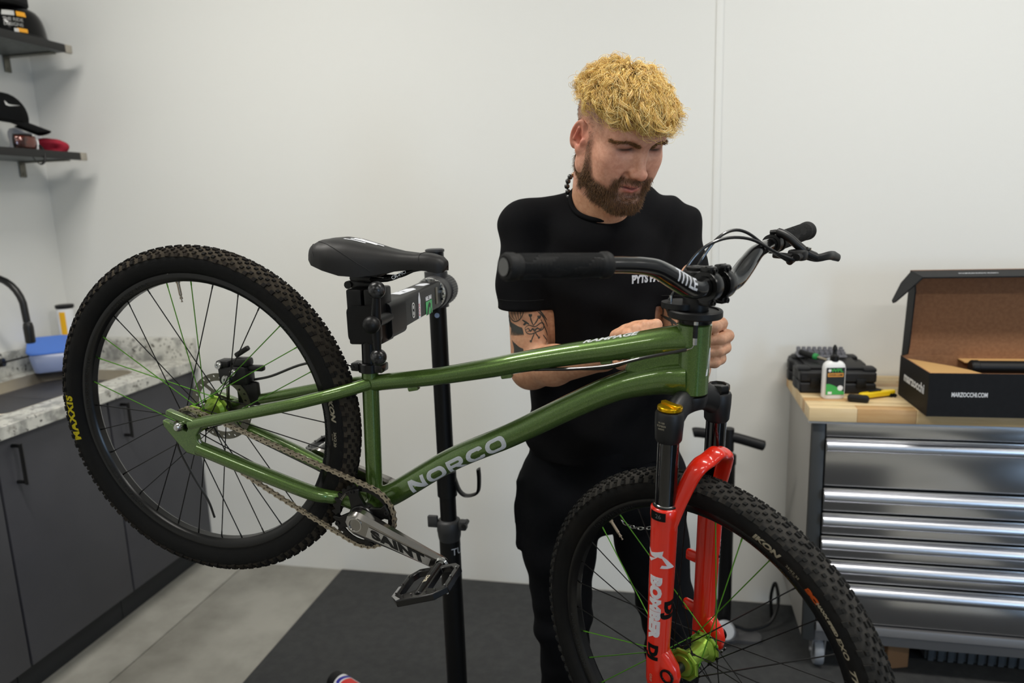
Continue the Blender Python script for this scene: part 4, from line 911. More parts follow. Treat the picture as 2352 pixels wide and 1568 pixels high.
def crank_arm(sy):
    dx = -sy*-1 if False else (1 if sy < 0 else -1)
    S = []
    for t in np.linspace(0, 1, 22):
        x = -0.020+0.205*t; wid = np.interp(t, [0, .03, .08, .2, .45, .8, .93, .98, 1], [0.010, 0.0175, 0.0225, 0.0215, 0.0175, 0.0145, 0.0145, 0.0105, 0.004]); y0 = np.interp(t, [0, .15, 1], [0.058, 0.058, 0.070]); y1 = np.interp(t, [0, .05, .15, .6, .95, 1], [0.078, 0.082, 0.083, 0.083, 0.084, 0.080])
        c = 0.35*wid
        S.append([(dx*x, sy*a, b_) for a, b_ in ((y0, -wid*.8), (y0, wid*.8), (y0+0.004, wid), (y1-0.007, wid), (y1, wid-c), (y1, -wid+c), (y1-0.005, -wid), (y0+0.004, -wid))])
    a_ = MB().loft(S).build('crank_arm', m_crank, crs, smooth=30)
    MB().lathe([(0.0135, 0.0), (0.0135, 0.0035), (0.0115, 0.0035), (0.0105, -0.004), (0.0, -0.004)], (0, sy*0.0805, 0), (0, sy, 0), n=28, caps=False).build('axle_end', m_chrome, a_)
    if sy < 0:
        V = []; n = 12
        for t in np.linspace(0, 1, n): x = 0.026+0.125*t; wdt = 0.0105-0.0030*t; V += [(x, -0.0838-0.0003*t, -0.0018-wdt*0.95), (x, -0.0838-0.0003*t, -0.0018+wdt)]
        fc_ = MB().add(V, [(2*i, 2*i+1, 2*i+3, 2*i+2) for i in range(n-1)]).build('face_panel', m_crankd, a_)
        lettering('SAINT', 0.0195, m_crankk, a_, basis((0.092, -0.0843, -0.0015), (1, 0, 0), (0, 0, 1)), sx=1.9, bold=0.0011, shear=-0.35, depth=0.0003, spacing=1.05)
    return a_
crank_arm(-1); crank_arm(1)
MB().cyl((0, -0.07, 0), (0, 0.07, 0), 0.012, n=20).build('crank_axle', m_blkm, crs)
def pedal(sx, sy, rot_deg, nm='pedal'):
    Mx = Matrix.Translation((sx*0.1714, sy*0.0845, 0.0032 if sy < 0 else -0.003)) @ Matrix.Rotation(math.radians(-rot_deg), 4, 'Y') @ Matrix.Scale(sy, 4, (0, 1, 0))
    p_ = sub_empty(nm, bike, Mx)
    b_ = MB()
    outer = [(-0.034, 0.012), (0.036, 0.012), (0.050, 0.026), (0.050, 0.090), (0.030, 0.108), (-0.036, 0.112), (-0.050, 0.096), (-0.050, 0.030)]
    hp_ = 0.0058
    h1 = [(-0.032, 0.022), (-0.011, 0.022), (-0.011, 0.084), (-0.034, 0.092), (-0.040, 0.088), (-0.040, 0.034)]; h2 = [(0.011, 0.022), (0.030, 0.022), (0.040, 0.032), (0.040, 0.084), (0.030, 0.090), (0.011, 0.084)]
    b_.prism(outer, -hp_, hp_, holes=[h1, h2]); b_.tube([(0, 0.008, 0), (0, 0.10, 0)], [0.0105, 0.009], 16)
    b_ = b_.build('body', m_blkg, p_, bev=0.0015)
    MB().tube([(0, -0.004, 0), (0, 0.014, 0)], 0.0068, 14).build('spindle', m_chrome, p_)
    MB().lathe([(0.012, -0.004), (0.013, 0.0), (0.010, 0.004)], (0, -0.003, 0), (0, 1, 0), n=20).build('collar', m_chrome, p_)
    for x, y in ((-0.045, 0.036), (-0.045, 0.062), (-0.045, 0.09), (-0.028, 0.1), (-0.012, 0.1), (0.014, 0.098), (0.03, 0.097), (0.045, 0.088), (0.045, 0.06), (0.045, 0.032)):
        for z in (1, -1): MB().cyl((x, y, z*0.005), (x, y, z*0.0086), 0.0016, n=6).build('pin', m_chrome, p_)
    MB().prism([(-0.046, 0.094), (-0.030, 0.107), (-0.036, 0.1105), (-0.049, 0.0965)], 0.0056, 0.0064).prism([(-0.051, 0.066), (-0.046, 0.066), (-0.046, 0.094), (-0.051, 0.0955)], 0.0056, 0.0064).build('grey_corner_plate', mat('grey_plate', (150, 150, 150), 0.4, 0.5), p_)
    lettering('DMR', 0.010, m_gt, p_, basis((0.0, 0.06, 0.0099), (0, -1, 0), (1, 0, 0)) @ Matrix.Scale(-1 if sy < 0 else 1, 4, (1, 0, 0)), depth=0.0004)
    return p_
pedal(1, -1, 38); pedal(-1, 1, 30)
# chain: alternating outer and inner links around both sprockets
P1, r1 = np.array([-0.3861, 0.0229]), 0.0127/2/math.sin(PI/13); P2, r2 = np.array([0.0, 0.0]), 0.0127/2/math.sin(PI/30)
dv = P2-P1; D_ = np.linalg.norm(dv); base_a = math.atan2(dv[1], dv[0]); ph = math.acos((r1-r2)/D_)
u1 = base_a+ph; l1 = base_a-ph
path = []
for a in np.linspace(u1, u1, 1): path.append(P1+r1*np.array([math.cos(a), math.sin(a)]))
for t in np.linspace(0, 1, 80): 
    A_ = P1+r1*np.array([math.cos(u1), math.sin(u1)]); B_ = P2+r2*np.array([math.cos(u1), math.sin(u1)]); path.append(A_*(1-t)+B_*t)
for a in np.linspace(u1, l1, 80): path.append(P2+r2*np.array([math.cos(a), math.sin(a)]))
for t in np.linspace(0, 1, 80):
    A_ = P2+r2*np.array([math.cos(l1), math.sin(l1)]); B_ = P1+r1*np.array([math.cos(l1), math.sin(l1)]); q = A_*(1-t)+B_*t; path.append(q+np.array([0, -0.006*math.sin(PI*t)]))
for a in np.linspace(l1, u1-2*PI, 60): path.append(P1+r1*np.array([math.cos(a), math.sin(a)]))
path = np.array(path); seg = np.r_[0, np.cumsum(np.linalg.norm(np.diff(path, axis=0), axis=1))]; NL = int(round(seg[-1]/0.0127/2))*2
pit = seg[-1]/NL
pos = np.stack([np.interp(np.arange(NL)*pit, seg, path[:, i]) for i in (0, 1)], 1)
m_chain = mat('chain_steel', (172, 161, 142), 0.36, 0.8); m_pin = mat('chain_pin', (92, 84, 74), 0.4, 0.8)
def link_mesh(outer_):
    mb = MB(); hl = pit/2; pts = []
    for cx, a0 in ((hl, -1.9), (-hl, PI-1.9)):
        for a in np.linspace(a0-0.25, a0+4.05, 9): pts.append((cx+0.0042*math.cos(a), 0.0042*math.sin(a)))
        pts.append((0.0, 0.0027 if cx > 0 else -0.0027))
    y = 0.0031 if outer_ else 0.0019
    for s_ in (-1, 1): mb.prism(pts, s_*y-0.0005, s_*y+0.0005, basis((0, 0, 0), (1, 0, 0), (0, 0, 1)))
    for cx in (-hl, hl):
        if outer_: mb.cyl((cx, -0.0042, 0), (cx, 0.0042, 0), 0.0017, n=8, mi=1)
        else: mb.cyl((cx, -0.0018, 0), (cx, 0.0018, 0), 0.0036, n=8)
    return mb.mesh('link', [m_chain, m_pin], 30)
lm = [link_mesh(True), link_mesh(False)]
ch = sub_empty('chain', bike)
for i in range(NL):
    a, b_ = pos[i], pos[(i+1) % NL]; o = link('link', lm[i % 2], ch)
    c_ = (a+b_)/2; o.location = (c_[0], YC, c_[1]); o.rotation_euler = (0, -math.atan2(b_[1]-a[1], b_[0]-a[0]), 0)

# --- fork (steering frame)
fk = sub_empty('fork', bike, MF)
m_red = mat('gloss_red_paint', (204, 34, 12), 0.28, coat=0.6, spec=0.3)
m_crown = mat('crown_black', (17, 17, 19), 0.45, 0.2)
m_gold = mat('gold_anodised', (222, 172, 20), 0.22, 0.9)
cw_ = MB()
cp = curve([(0.009, -0.070, -0.030), (0.008, -0.056, -0.022), (0.004, -0.032, -0.011), (0.0, 0, -0.010), (0.004, 0.032, -0.011), (0.008, 0.056, -0.022), (0.009, 0.070, -0.030)], 5)
cw_.tube(cp, 0.0195, 18, ell=(0.8, 1.15), ref=(0, 0, 1))
cw_.lathe([(0.024, -0.02), (0.0275, -0.006), (0.0265, -0.0005)], n=28)
cw_.build('crown', m_crown, fk)
for sy in (-1, 1):
    sl = MB().lathe([(0.0185, -0.060), (0.0208, -0.056), (0.0222, -0.03), (0.0222, -0.014), (0.0205, -0.0105), (0.0175, -0.0095)], (0.009, sy*0.070, 0), n=32).build('crown_sleeve', m_crown, fk)
    MB().cyl((0.009, sy*0.070, -0.28), (0.009, sy*0.070, -0.055), 0.017, n=32).build('stanchion', mat('stanchion_black', (8, 8, 9), 0.12, 0.5, coat=1.0), fk)
    if sy < 0:
        tcp = MB(); tcp.lathe([(0.018, -0.0095), (0.0195, -0.008), (0.0195, -0.003), (0.0165, -0.0015), (0.006, -0.0005)], (0.009, -0.07, 0), n=32)
        tcp.prism([(-0.017, -0.0045), (0.012, -0.0055), (0.022, -0.003), (0.022, 0.003), (0.012, 0.0055), (-0.017, 0.0045)], -0.003, 0.0022, Matrix.Translation((0.009, -0.07, 0)) @ Matrix.Rotation(-0.3, 4, 'Z'))
        tcp.build('damper_knob', m_gold, fk, bev=0.0008, label='gold damper knob')
    else: MB().lathe([(0.0185, -0.0095), (0.0195, -0.006), (0.019, 0.001), (0.0165, 0.004), (0.013, 0.0035), (0.012, 0.0015)], (0.009, 0.07, 0), n=8).build('top_cap', m_blkg, fk)
lo = sub_empty('fork_lower', bike, MF)
for sy in (-1, 1):
    lg = MB()
    lg.tube([(0.009, sy*0.070, z) for z in (-0.168, -0.171, -0.185, -0.192, -0.205, -0.30, -0.42, -0.455, -0.485, -0.499, -0.504)], [0.0200, 0.0228, 0.0228, 0.0216, 0.0212, 0.0205, 0.0190, 0.0190, 0.0180, 0.0155, 0.010], 32)
    # axle boss, forward and inward of the leg
    lg.loft([[(0.009+a*0.036+0.0*z, sy*0.070+b_*0.013, zc) for a, b_ in [(math.cos(q), math.sin(q)) for q in np.linspace(-PI/2, PI/2, 10)]]+[(0.009-0.012, sy*0.070+0.012, zc), (0.009-0.012, sy*0.070-0.012, zc)] if False else
             [(0.009+kx*(0.5+0.5*math.cos(q)) if math.cos(q) > 0 else 0.009, sy*0.0695+0.0135*math.sin(q), zc) for q in np.linspace(0, 2*PI, 20, endpoint=False)] for zc, kx in ((-0.415, 0.008), (-0.428, 0.022), (-0.445, 0.040), (-0.461, 0.045), (-0.478, 0.042), (-0.494, 0.030), (-0.499, 0.020))])
    l_ = lg.build('fork_leg', m_red, lo, smooth=50)
    MB().lathe([(0.0125, 0.0), (0.0125, 0.003), (0.009, 0.003), (0.0085, -0.004), (0.004, -0.004), (0.004, 0.0)], (0.0367, sy*0.0815, -0.4614), (0, sy, 0), n=24, caps=False).build('axle_end', m_blkg, l_)
    for k in (-1, 1): MB().lathe([(0.0042, 0), (0.0042, 0.0025), (0.0022, 0.0025), (0.002, 0.001)], (0.0515, sy*0.0695+k*0.0055, -0.481), (1, 0, -0.35), n=12).build('pinch_bolt', m_blkg, l_)
    MB().lathe([(0.0185, -0.169), (0.0200, -0.1675), (0.0200, -0.1655), (0.0175, -0.1645)], (0.009, sy*0.07, 0), n=32).build('wiper_seal', m_blkp, l_)
    MB().lathe([(0.0176, -0.1655), (0.0182, -0.1650), (0.0182, -0.1640), (0.0176, -0.1635)], (0.009, sy*0.07, 0), n=32).build('seal_ring', m_chrome, l_)
half = [(0.012, 0.070, -0.212), (0.020, 0.0665, -0.186), (0.031, 0.059, -0.150), (0.042, 0.049, -0.113), (0.0475, 0.036, -0.098), (0.0495, 0.018, -0.094), (0.0535, 0, -0.086)]
ap = curve([(x, -y, z) for x, y, z in half]+[(x, y, z) for x, y, z in half[-2::-1]], 6)
tt_ = np.linspace(0, 1, len(ap)); sw_ = np.abs(tt_-0.5)*2
ea = np.stack([np.interp(sw_, [0, .3, .6, 1], [0.70, 0.72, 0.62, 0.7]), np.interp(sw_, [0, .3, .6, 1], [1.25, 1.3, 1.15, 1.0])], 1)
MB().tube(ap, np.interp(sw_, [0, .35, .7, 1], [0.0115, 0.0115, 0.0120, 0.0165]), 18, ell=ea, ref=(1, 0, 0)).build('arch', m_red, lo, smooth=60)
# brake mount tabs on the far leg
for z in (-0.325, -0.425): MB().box((-0.018, 0.070, z), (0.030, 0.012, 0.020), 0.004).build('brake_mount', m_red, lo)
def leg_fn(sy, c0):
    def fn(x, y, z):
        zz = c0-x; th = y/0.0207; return None
    return fn
def leg_text(text, size, m, zc, th0, sy=-1, **k):
    """reads downwards: text x -> -Z, text y -> around the leg towards the front"""
    def fn(x, y, z):
        th = th0+y/0.021; zz = zc-x; R_ = np.interp(zz, [-0.455, -0.42, -0.30, -0.205, -0.192], [0.0190, 0.0190, 0.0205, 0.0212, 0.0216])+0.0005
        return (0.009+R_*math.sin(th), sy*0.070-R_*math.cos(th), zz)
    lettering(text, size, m, lo, fn=fn, cuts=4, **k)
cl_ = (BW_ @ MF).inverted() @ Vector((0, 0, CAM_H)); VIEW = math.atan2(cl_.x-0.009, -(cl_.y+0.070))      # side of the leg that carries the print
leg_text('BOMBER', 0.0265, m_wht, -0.3415, VIEW-0.52, sx=1.06, bold=0.0021, spacing=1.06)
leg_text('DJ', 0.0265, m_blkp, -0.4255, VIEW-0.56, sx=1.1, bold=0.0018)
leg_text('DJ', 0.0265, m_blkp, -0.345, VIEW+0.80, sx=1.15, bold=0.0022, spacing=1.1)
leg_text('GRIP', 0.0070, m_gt, -0.474, VIEW-0.55)
def leg_patch(poly, m, nm, zc, th0, sy=-1):
    mb = MB().prism(poly, 0, 0.0001)
    bm = bmesh.new(); vs = [bm.verts.new(p) for p in mb.v]; [bm.faces.new([vs[i] for i in f]) for f in mb.f]
    bmesh.ops.triangulate(bm, faces=bm.faces[:])
    for _ in range(3):
        E = [e for e in bm.edges if e.calc_length() > 0.005]
        if E: bmesh.ops.subdivide_edges(bm, edges=E, cuts=1); bmesh.ops.triangulate(bm, faces=[f for f in bm.faces if len(f.verts) > 3])
    bm.verts.index_update(); V = []
    for q in bm.verts:
        th = th0+q.co.x/0.021; zz = zc+q.co.y; R_ = np.interp(zz, [-0.30, -0.205, -0.192, -0.185, -0.17], [0.0205, 0.0212, 0.0216, 0.0228, 0.0228])+0.0005
        V.append((0.009+R_*math.sin(th), sy*0.070-R_*math.cos(th), zz))
    F = [tuple(q.index for q in f.verts) for f in bm.faces]; bm.free()
    MB().add(V, F).build(nm, m, lo)
EM = [(196, 192), (207, 210), (268, 186), (263, 211), (286, 228), (326, 279), (254, 279), (263, 262), (290, 264), (262, 226), (240, 223), (206, 258), (197, 246), (230, 229), (206, 227), (196, 206)]
leg_patch([(0.021*math.asin(max(-0.98, min(0.98, (x-265)/70))), -(y-230)*0.00033) for x, y in EM], m_wht, 'white_emblem', -0.2525, VIEW)
leg_patch([(-0.014, -0.0075), (0.012, -0.0075), (0.012, 0.0075), (-0.014, 0.0075)], m_blkp, 'size_plate', -0.1795, VIEW-0.50)
def pl_fn(x, y, z):
    th = VIEW-0.45+x/0.0228; return (0.009+0.0237*math.sin(th), -0.070-0.0237*math.cos(th), -0.1795+y)
lettering('26', 0.010, mat('grey_print', (120, 120, 122), 0.5), lo, fn=pl_fn, cuts=3)
leg_text('BOMBER', 0.007, m_wht, -0.30, 1.9, sy=1, spacing=2.2)
leg_text('DJ', 0.026, m_blkp, -0.30, 2.35, sy=1, bold=0.001)
# label text on the near crown sleeve (square code left out)
def sl_fn(x, y, z):
    th = VIEW-0.75+x/0.0222; return (0.009+0.0226*math.sin(th), -0.070-0.0226*math.cos(th), -0.030+y)
for k, tx in enumerate(('34.100', 'BOMBER', '44MM')): lettering(tx, 0.0042, m_gt, fk, fn=lambda x, y, z, k=k: sl_fn(x+0.004, y-0.005*k+0.005, z), cuts=2)
# front wheel
FA = MF @ Matrix.Translation((0.0367, 0, -0.4644))
FAL = FA @ Matrix.Rotation(math.radians(19.56), 4, 'Y')     # measured angles are in the bike's x/z axes
FA2 = FA @ FB.to_3x3().to_4x4().inverted()
fw = wheel('front_wheel', FA2, math.radians(161.2), [161.2, 150, 105, 93.7, 82.5, -142.5, -131.3, -120], math.radians(155.6), m_trd2, {'fl': 0.029, 'ax': 0.060}, 'front wheel with red fork around it and cleaner tread')
wtext(fw, 'MAXXIS', 0.0225, m_yt, RD(-113.5), 0.3045, bold=0.0012, sx=1.05, spacing=1.18)
wtext(fw, 'IKON', 0.0155, m_gt, RD(85.2), 0.2945, bold=0.0008, sx=1.2, shear=0.25)
wtext(fw, '26X2.35', 0.0075, m_gt, RD(75.2), 0.2935); wtext(fw, '62 TPI', 0.0048, m_gt, RD(75.0), 0.2870)
wtext(fw, '3C', 0.0125, m_ot, RD(67.4), 0.2925, bold=0.0016, sx=1.5)
wtext(fw, 'MAXX SPEED', 0.0085, m_gt, RD(60.5), 0.2935, bold=0.0006)
wtext(fw, 'EXO', 0.0130, m_gt, RD(52), 0.2925, bold=0.0004, sx=1.2); wtext(fw, 'TR', 0.0150, m_gt, RD(44.2), 0.2920, bold=0.0004, sx=1.5, shear=0.3)
for a in (-140, 85, 30, 150, -60): wtext(fw, 'INDUSTRY NINE', 0.0085, m_dt, RD(a), 0.2712, rim_=True, sx=1.6, spacing=1.15)

# --- headset, stem, gyro, bar
hs = sub_empty('headset', bike, MBAR)
MB().lathe([(0.0262, HL-0.0015), (0.027, HL), (0.027, HL+0.006), (0.023, HL+0.009), (0.022, HL+0.0125)], n=28).build('upper_cup', m_blkg, hs)
MB().lathe([(0.020, HL+0.010), (0.020, 0.158)], n=24).build('spacer', m_blkm, hs)
gy = MB().lathe([(0.021, 0.1255), (0.041, 0.1260), (0.0425, 0.1280), (0.0425, 0.1365), (0.041, 0.1385), (0.036, 0.1385), (0.036, 0.1365), (0.021, 0.1365)], n=36, closed=True)
gy.prism(rrect(-0.050, 0.004, -0.036, 0.022, 0.022), 0.1390, 0.1480)
gy = gy.build('cable_detangler', m_blkp, hs); MB().cyl((-0.034, -0.018, 0.148), (-0.034, -0.018, 0.158), 0.0028, n=10).build('barrel_adjuster', m_chrome, gy)
BC = (0.031, 0, 0.180)
st_ = sub_empty('stem', bike, MBAR)
b_ = MB(); b_.lathe([(0.0185, 0.156), (0.0205, 0.157), (0.0205, 0.198), (0.0185, 0.200), (0.0165, 0.2005)], n=30)
b_.lathe([(0.0165, 0.2003), (0.0172, 0.2015), (0.0172, 0.2045), (0.015, 0.2055), (0.004, 0.2050), (0.003, 0.203)], n=30)
b_.build('body', m_blkm, st_)
for sy in (-1, 1):
    c = MB(); y0, y1 = sy*0.009, sy*0.028
    for yy in (0,):
        c.lathe([(0.0163, 0.0), (0.0228, 0.0), (0.0232, 0.001), (0.0232, 0.018), (0.0228, 0.019), (0.0163, 0.019)], (BC[0], min(y0, y1), BC[2]), (0, 1, 0), n=32, closed=True)
        c.box((BC[0]+0.001, (y0+y1)/2, BC[2]+0.0245), (0.020, 0.019, 0.011), 0.003); c.box((BC[0]+0.001, (y0+y1)/2, BC[2]-0.0245), (0.020, 0.019, 0.011), 0.003)
        c.box((BC[0]-0.018, (y0+y1)/2, BC[2]-0.002), (0.018, 0.019, 0.032), 0.003)
    c = c.build('bar_clamp', m_blkg, st_)
    for zz in (0.0245, -0.0245): MB().lathe([(0.0042, 0.0), (0.0042, 0.0035), (0.0022, 0.0035), (0.002, 0.001)], (BC[0]+0.011, (y0+y1)/2, BC[2]+zz), (1, 0, 0), n=12).build('bolt', m_chrome if False else m_blkp, c)
    MB().box((BC[0]+0.0005, (y0+y1)/2, BC[2]+0.0302), (0.0016, 0.0192, 0.0006)).build('clamp_gap', m_seam, c)
bp = sub_empty('handlebar', bike, MBAR)
hz = [(0, 0.031, 0.1800), (0.030, 0.031, 0.1800), (0.050, 0.0305, 0.1800), (0.072, 0.0285, 0.1865), (0.1026, 0.0245, 0.2020), (0.130, 0.0203, 0.2150), (0.155, 0.0165, 0.2212), (0.185, 0.0122, 0.2250), (0.2202, 0.0073, 0.2278), (0.300, -0.004, 0.2325), (0.386, -0.0160, 0.2378)]
pts = [(x, -y, z) for y, x, z in hz[::-1]]+[(x, y, z) for y, x, z in hz[1:]]
P = curve(pts, 6); rr = np.interp(np.abs(P[:, 1]), [0, 0.03, 0.065, 0.10, 0.15, 0.18, 0.4], [0.0158, 0.0158, 0.0158, 0.0152, 0.0124, 0.0114, 0.0111])
MB().tube(P, rr, 24).build('bar', m_blkg if False else mat('gloss_bar_black', (9, 9, 10), 0.18, 0.3, coat=1.0), bp)
def on_bar(y): return np.array([np.interp(abs(y), [h[0] for h in hz], [h[1] for h in hz]), y, np.interp(abs(y), [h[0] for h in hz], [h[2] for h in hz])])
def bar_text(text, size, m, yc, th0, bold, sx, **k):
    def fn(x, y, z):
        c = on_bar(yc+x); c2 = on_bar(yc+x+0.002); t = (c2-c)/np.linalg.norm(c2-c); u = np.cross(t, [1., 0, 0]); u /= np.linalg.norm(u); fw_ = np.cross(u, t)
        R_ = np.interp(abs(yc+x), [0, .065, .10, .15], [0.0158, 0.0158, 0.0152, 0.0124])+0.0005; th = th0+y/R_
        return tuple(c+R_*(math.cos(th)*fw_*np.sign(fw_[0])+math.sin(th)*u*np.sign(u[2])))
    lettering(text, size, m, bp, fn=fn, bold=bold, sx=sx, cuts=5, **k)
bar_text('TITLE', 0.0270, m_wht, -0.0850, 0.22, 0.0006, 0.66, spacing=1.0, shear=-0.15)
m_grip = mat('grip_rubber', (17, 17, 17), 0.65, spec=0.3)
def grip(sy):
    g = sub_empty('grip', bike, MBAR)
    a, b_ = on_bar(0.2215), on_bar(0.3835); a, b_ = np.array([a[0], sy*a[1], a[2]]), np.array([b_[0], sy*b_[1], b_[2]]); L = np.linalg.norm(b_-a)
    q = MB().lathe([(0.0115, 0), (0.0172, 0.0005), (0.0180, 0.0025), (0.0180, 0.0085), (0.0170, 0.0105), (0.0156, 0.0130), (0.0152, 0.03), (0.0156, L-0.016), (0.0164, L-0.0135), (0.0172, L-0.011), (0.0175, L-0.003), (0.0165, L), (0.0135, L+0.0012), (0.0125, L+0.0008)], a, b_-a, n=40).build('sleeve', m_grip, g)
    x, y, z = frame_from(b_-a)
    r = MB(); NR = 64; NI = 22
    for i in range(NI):   # raised diagonal ribs in alternating blocks
        for j in range(NR):
            h0 = 0.016+i*(L-0.036)/NI; th = 2*PI*j/NR+0.02*i; blk = (int((i+j*0.35)/5)+int((j-i*0.4)/8)) % 3 != 0
            dth = (0.05 if blk else -0.16); h1 = h0+(L-0.036)/NI*0.97; R_ = 0.01535
            
            V = []
            for (hh, tt) in ((h0, th), (h1, th+dth)):
                for dw, dr in ((-0.036, -0.0003), (-0.020, 0.0006), (0.020, 0.0006), (0.036, -0.0003)): V.append(a+z*hh+(R_+dr*1.5)*(math.cos(tt+dw)*x+math.sin(tt+dw)*y))
            r.add(V, [(0, 1, 5, 4), (1, 2, 6, 5), (2, 3, 7, 6), (0, 3, 2, 1), (4, 5, 6, 7)])
    o = r.build('ribs', m_grip, g, smooth=0); o['kind'] = 'stuff'
    lettering('DEITY' if False else 'lock on', 0.010, m_blkp, g, basis(b_+z*0.0013, (-x if False else np.cross([0, 0, 1.], z)), (0, 0, 1)), depth=0.0008, shear=0.3)
grip(-1); grip(1)
# brake lever on the left (far) side
lv = sub_empty('brake_lever', bike, MBAR)
c = on_bar(0.2090); MB().lathe([(0.0118, -0.008), (0.0165, -0.0075), (0.0165, 0.0075), (0.0118, 0.008)], c, (-0.14, 1, 0.06), n=28, closed=True).build('clamp', m_blkm, lv)
b_ = MB(); b_.tube(curve([(0.006, 0.205, 0.246), (0.018, 0.207, 0.247), (0.032, 0.214, 0.240), (0.046, 0.224, 0.226), (0.058, 0.236, 0.213), (0.066, 0.250, 0.206)], 5), [0.005]*5+[0.009]*21, 14, ell=(1.1, 0.8)).box((0.052, 0.216, 0.210), (0.030, 0.022, 0.018), 0.005).cyl((0.048, 0.196, 0.200), (0.048, 0.214, 0.206), 0.0062, n=14).cyl((0.060, 0.196, 0.208), (0.060, 0.212, 0.210), 0.0062, n=14)
b_.box((0.032, 0.204, 0.208), (0.035, 0.012, 0.010), 0.003)
b_.build('body', m_blkm, lv)
MB().tube(curve([(0.056, 0.236, 0.209), (0.066, 0.258, 0.203), (0.072, 0.285, 0.205), (0.069, 0.310, 0.203), (0.069, 0.335, 0.197)], 5), np.interp(np.linspace(0, 1, 21), [0, .3, .8, 1], [0.0065, 0.0055, 0.0068, 0.0055]), 14, ell=(0.65, 1.25), ref=(0, 0, 1)).build('lever_blade', m_blkm, lv)
MB().lathe([(0.004, 0), (0.004, 0.004)], (0.062, 0.232, 0.219), (0.3, 0, 1), n=10).build('pivot_bolt', m_chrome, lv)
for nm, pts in (('a', [(0.056, 0.196, 0.2035), (0.040, 0.165, 0.217), (0.020, 0.12, 0.240), (0.004, 0.07, 0.2445), (-0.012, 0.03, 0.230), (-0.024, 0.005, 0.200), (-0.030, -0.012, 0.168), (-0.036, -0.02, 0.150)]), ('b', [(0.048, 0.196, 0.200), (0.030, 0.16, 0.222), (0.012, 0.12, 0.250), (0.0, 0.09, 0.255), (-0.010, 0.06, 0.240), (-0.022, 0.038, 0.205), (-0.030, 0.028, 0.172), (-0.034, 0.024, 0.150)])):
    MB().tube(curve(pts, 6), 0.0026, 10).build('brake_cable', mat('black_cable', (13, 13, 14), 0.35, coat=0.4), lv)
# lower cables from the detangler along the top tube to the rear brake
cb = sub_empty('rear_cable', bike)
m_cb = mat('black_cable', (13, 13, 14), 0.45)
MB().tube(curve([(0.4112, -0.030, 0.512), (0.3562, -0.034, 0.4755), (0.31, -0.030, 0.4400), (0.26, -0.022, 0.4105), (0.2183, -0.010, 0.388), (0.19, -0.004, 0.374)], 6), 0.0027, 10).build('cable_outer', m_cb, cb)
MB().tube(curve([(0.4112, 0.030, 0.505), (0.35, 0.030, 0.455), (0.3084, 0.012, 0.4236), (0.25, 0.0, 0.400), (0.1962, -0.004, 0.376)], 6), 0.0027, 10).build('cable_outer', m_cb, cb)
MB().box((0, 0, 0), (0.05, 0.012, 0.009), 0.003, M=Matrix.Translation((0.185, -0.003, 0.3725)) @ Matrix.Rotation(math.radians(-31), 4, 'Y')).build('splitter', m_blkp, cb)
MB().tube(curve([(0.165, -0.001, 0.360), (0.10, 0.004, 0.320), (0.0, 0.008, 0.2545), (-0.06, 0.024, 0.225), (-0.1087, 0.03, 0.232), (-0.17, 0.045, 0.218), (-0.2352, 0.05, 0.1854), (-0.30, 0.058, 0.128), (-0.335, 0.058, 0.104)], 6), 0.0026, 10).build('cable_outer', m_cb, cb)
MB().tube(curve([(0.4112, -0.030, 0.512), (0.4175, -0.0285, 0.517), (0.4190, -0.0285, 0.525)], 4), 0.0008, 6).build('inner_wire', m_chrome, cb)
for zz, mm, h in ((0.524, m_chrome, 0.010), (0.5345, m_blkp, 0.009), (0.5435, m_blkm, 0.004), (0.5475, m_blkp, 0.006), (0.5535, m_chrome, 0.006)):
    MB().cyl((0.4155-0.345*(zz-0.535), -0.0300, zz), (0.4155-0.345*(zz+h-0.535), -0.0300, zz+h), 0.0037, n=12).build('cable_adjuster', mm, cb)
# loose cable end hanging by the rear axle
MB().tube(curve([(-0.40, -0.06, 0.0), (-0.395, -0.05, -0.04), (-0.36, -0.04, -0.09), (-0.32, -0.035, -0.13), (-0.30, -0.03, -0.165)], 5), 0.0022, 8).build('loose_cable', m_cb, cb)

# ------------------------------------------------------------------ repair stand
std = thing('repair_stand', 'black bicycle repair stand with a clamp arm holding the seatpost', 'stand', (-0.525, 1.60, 0.0125))
zo = 0.0125
m_pole = mat('black_powder_coat', (10, 10, 11), 0.42, bump=(400, 0.05), spec=0.25); m_cast2 = mat('dark_cast_metal', (62, 62, 63), 0.5, 0.4)
MB().cyl((0, 0, 0.70), (0, 0, 1.45), 0.0205, n=28).build('upper_pole', m_pole, std)
MB().lathe([(0.019, 1.45), (0.0225, 1.451), (0.0225, 1.456), (0.018, 1.458)], n=28).build('pole_cap', m_cast2, std)
MB().cyl((0, 0, 0.012), (0, 0, 0.765), 0.0262, n=28).build('lower_pole', m_pole, std)
cl = MB().lathe([(0.0262, 0.735), (0.0285, 0.745), (0.0295, 0.757), (0.0305, 0.76), (0.0305, 0.782), (0.0285, 0.786), (0.022, 0.79)], n=28)
cl.box((-0.038, -0.01, 0.785), (0.026, 0.012, 0.03), 0.003); cl.box((0.038, -0.006, 0.778), (0.02, 0.022, 0.024), 0.004)
cl = cl.build('height_clamp', m_cast2, std); MB().cyl((0.044, -0.02, 0.78), (0.044, 0.012, 0.78), 0.006, n=12).build('bolt', m_blkm, cl)
lettering('TUF', 0.026, m_wht, std, fn=lambda x, y, z: (0.0267*math.sin((x+0.034)/0.0266), -0.0267*math.cos((x+0.034)/0.0266), 0.71+y), cuts=4)
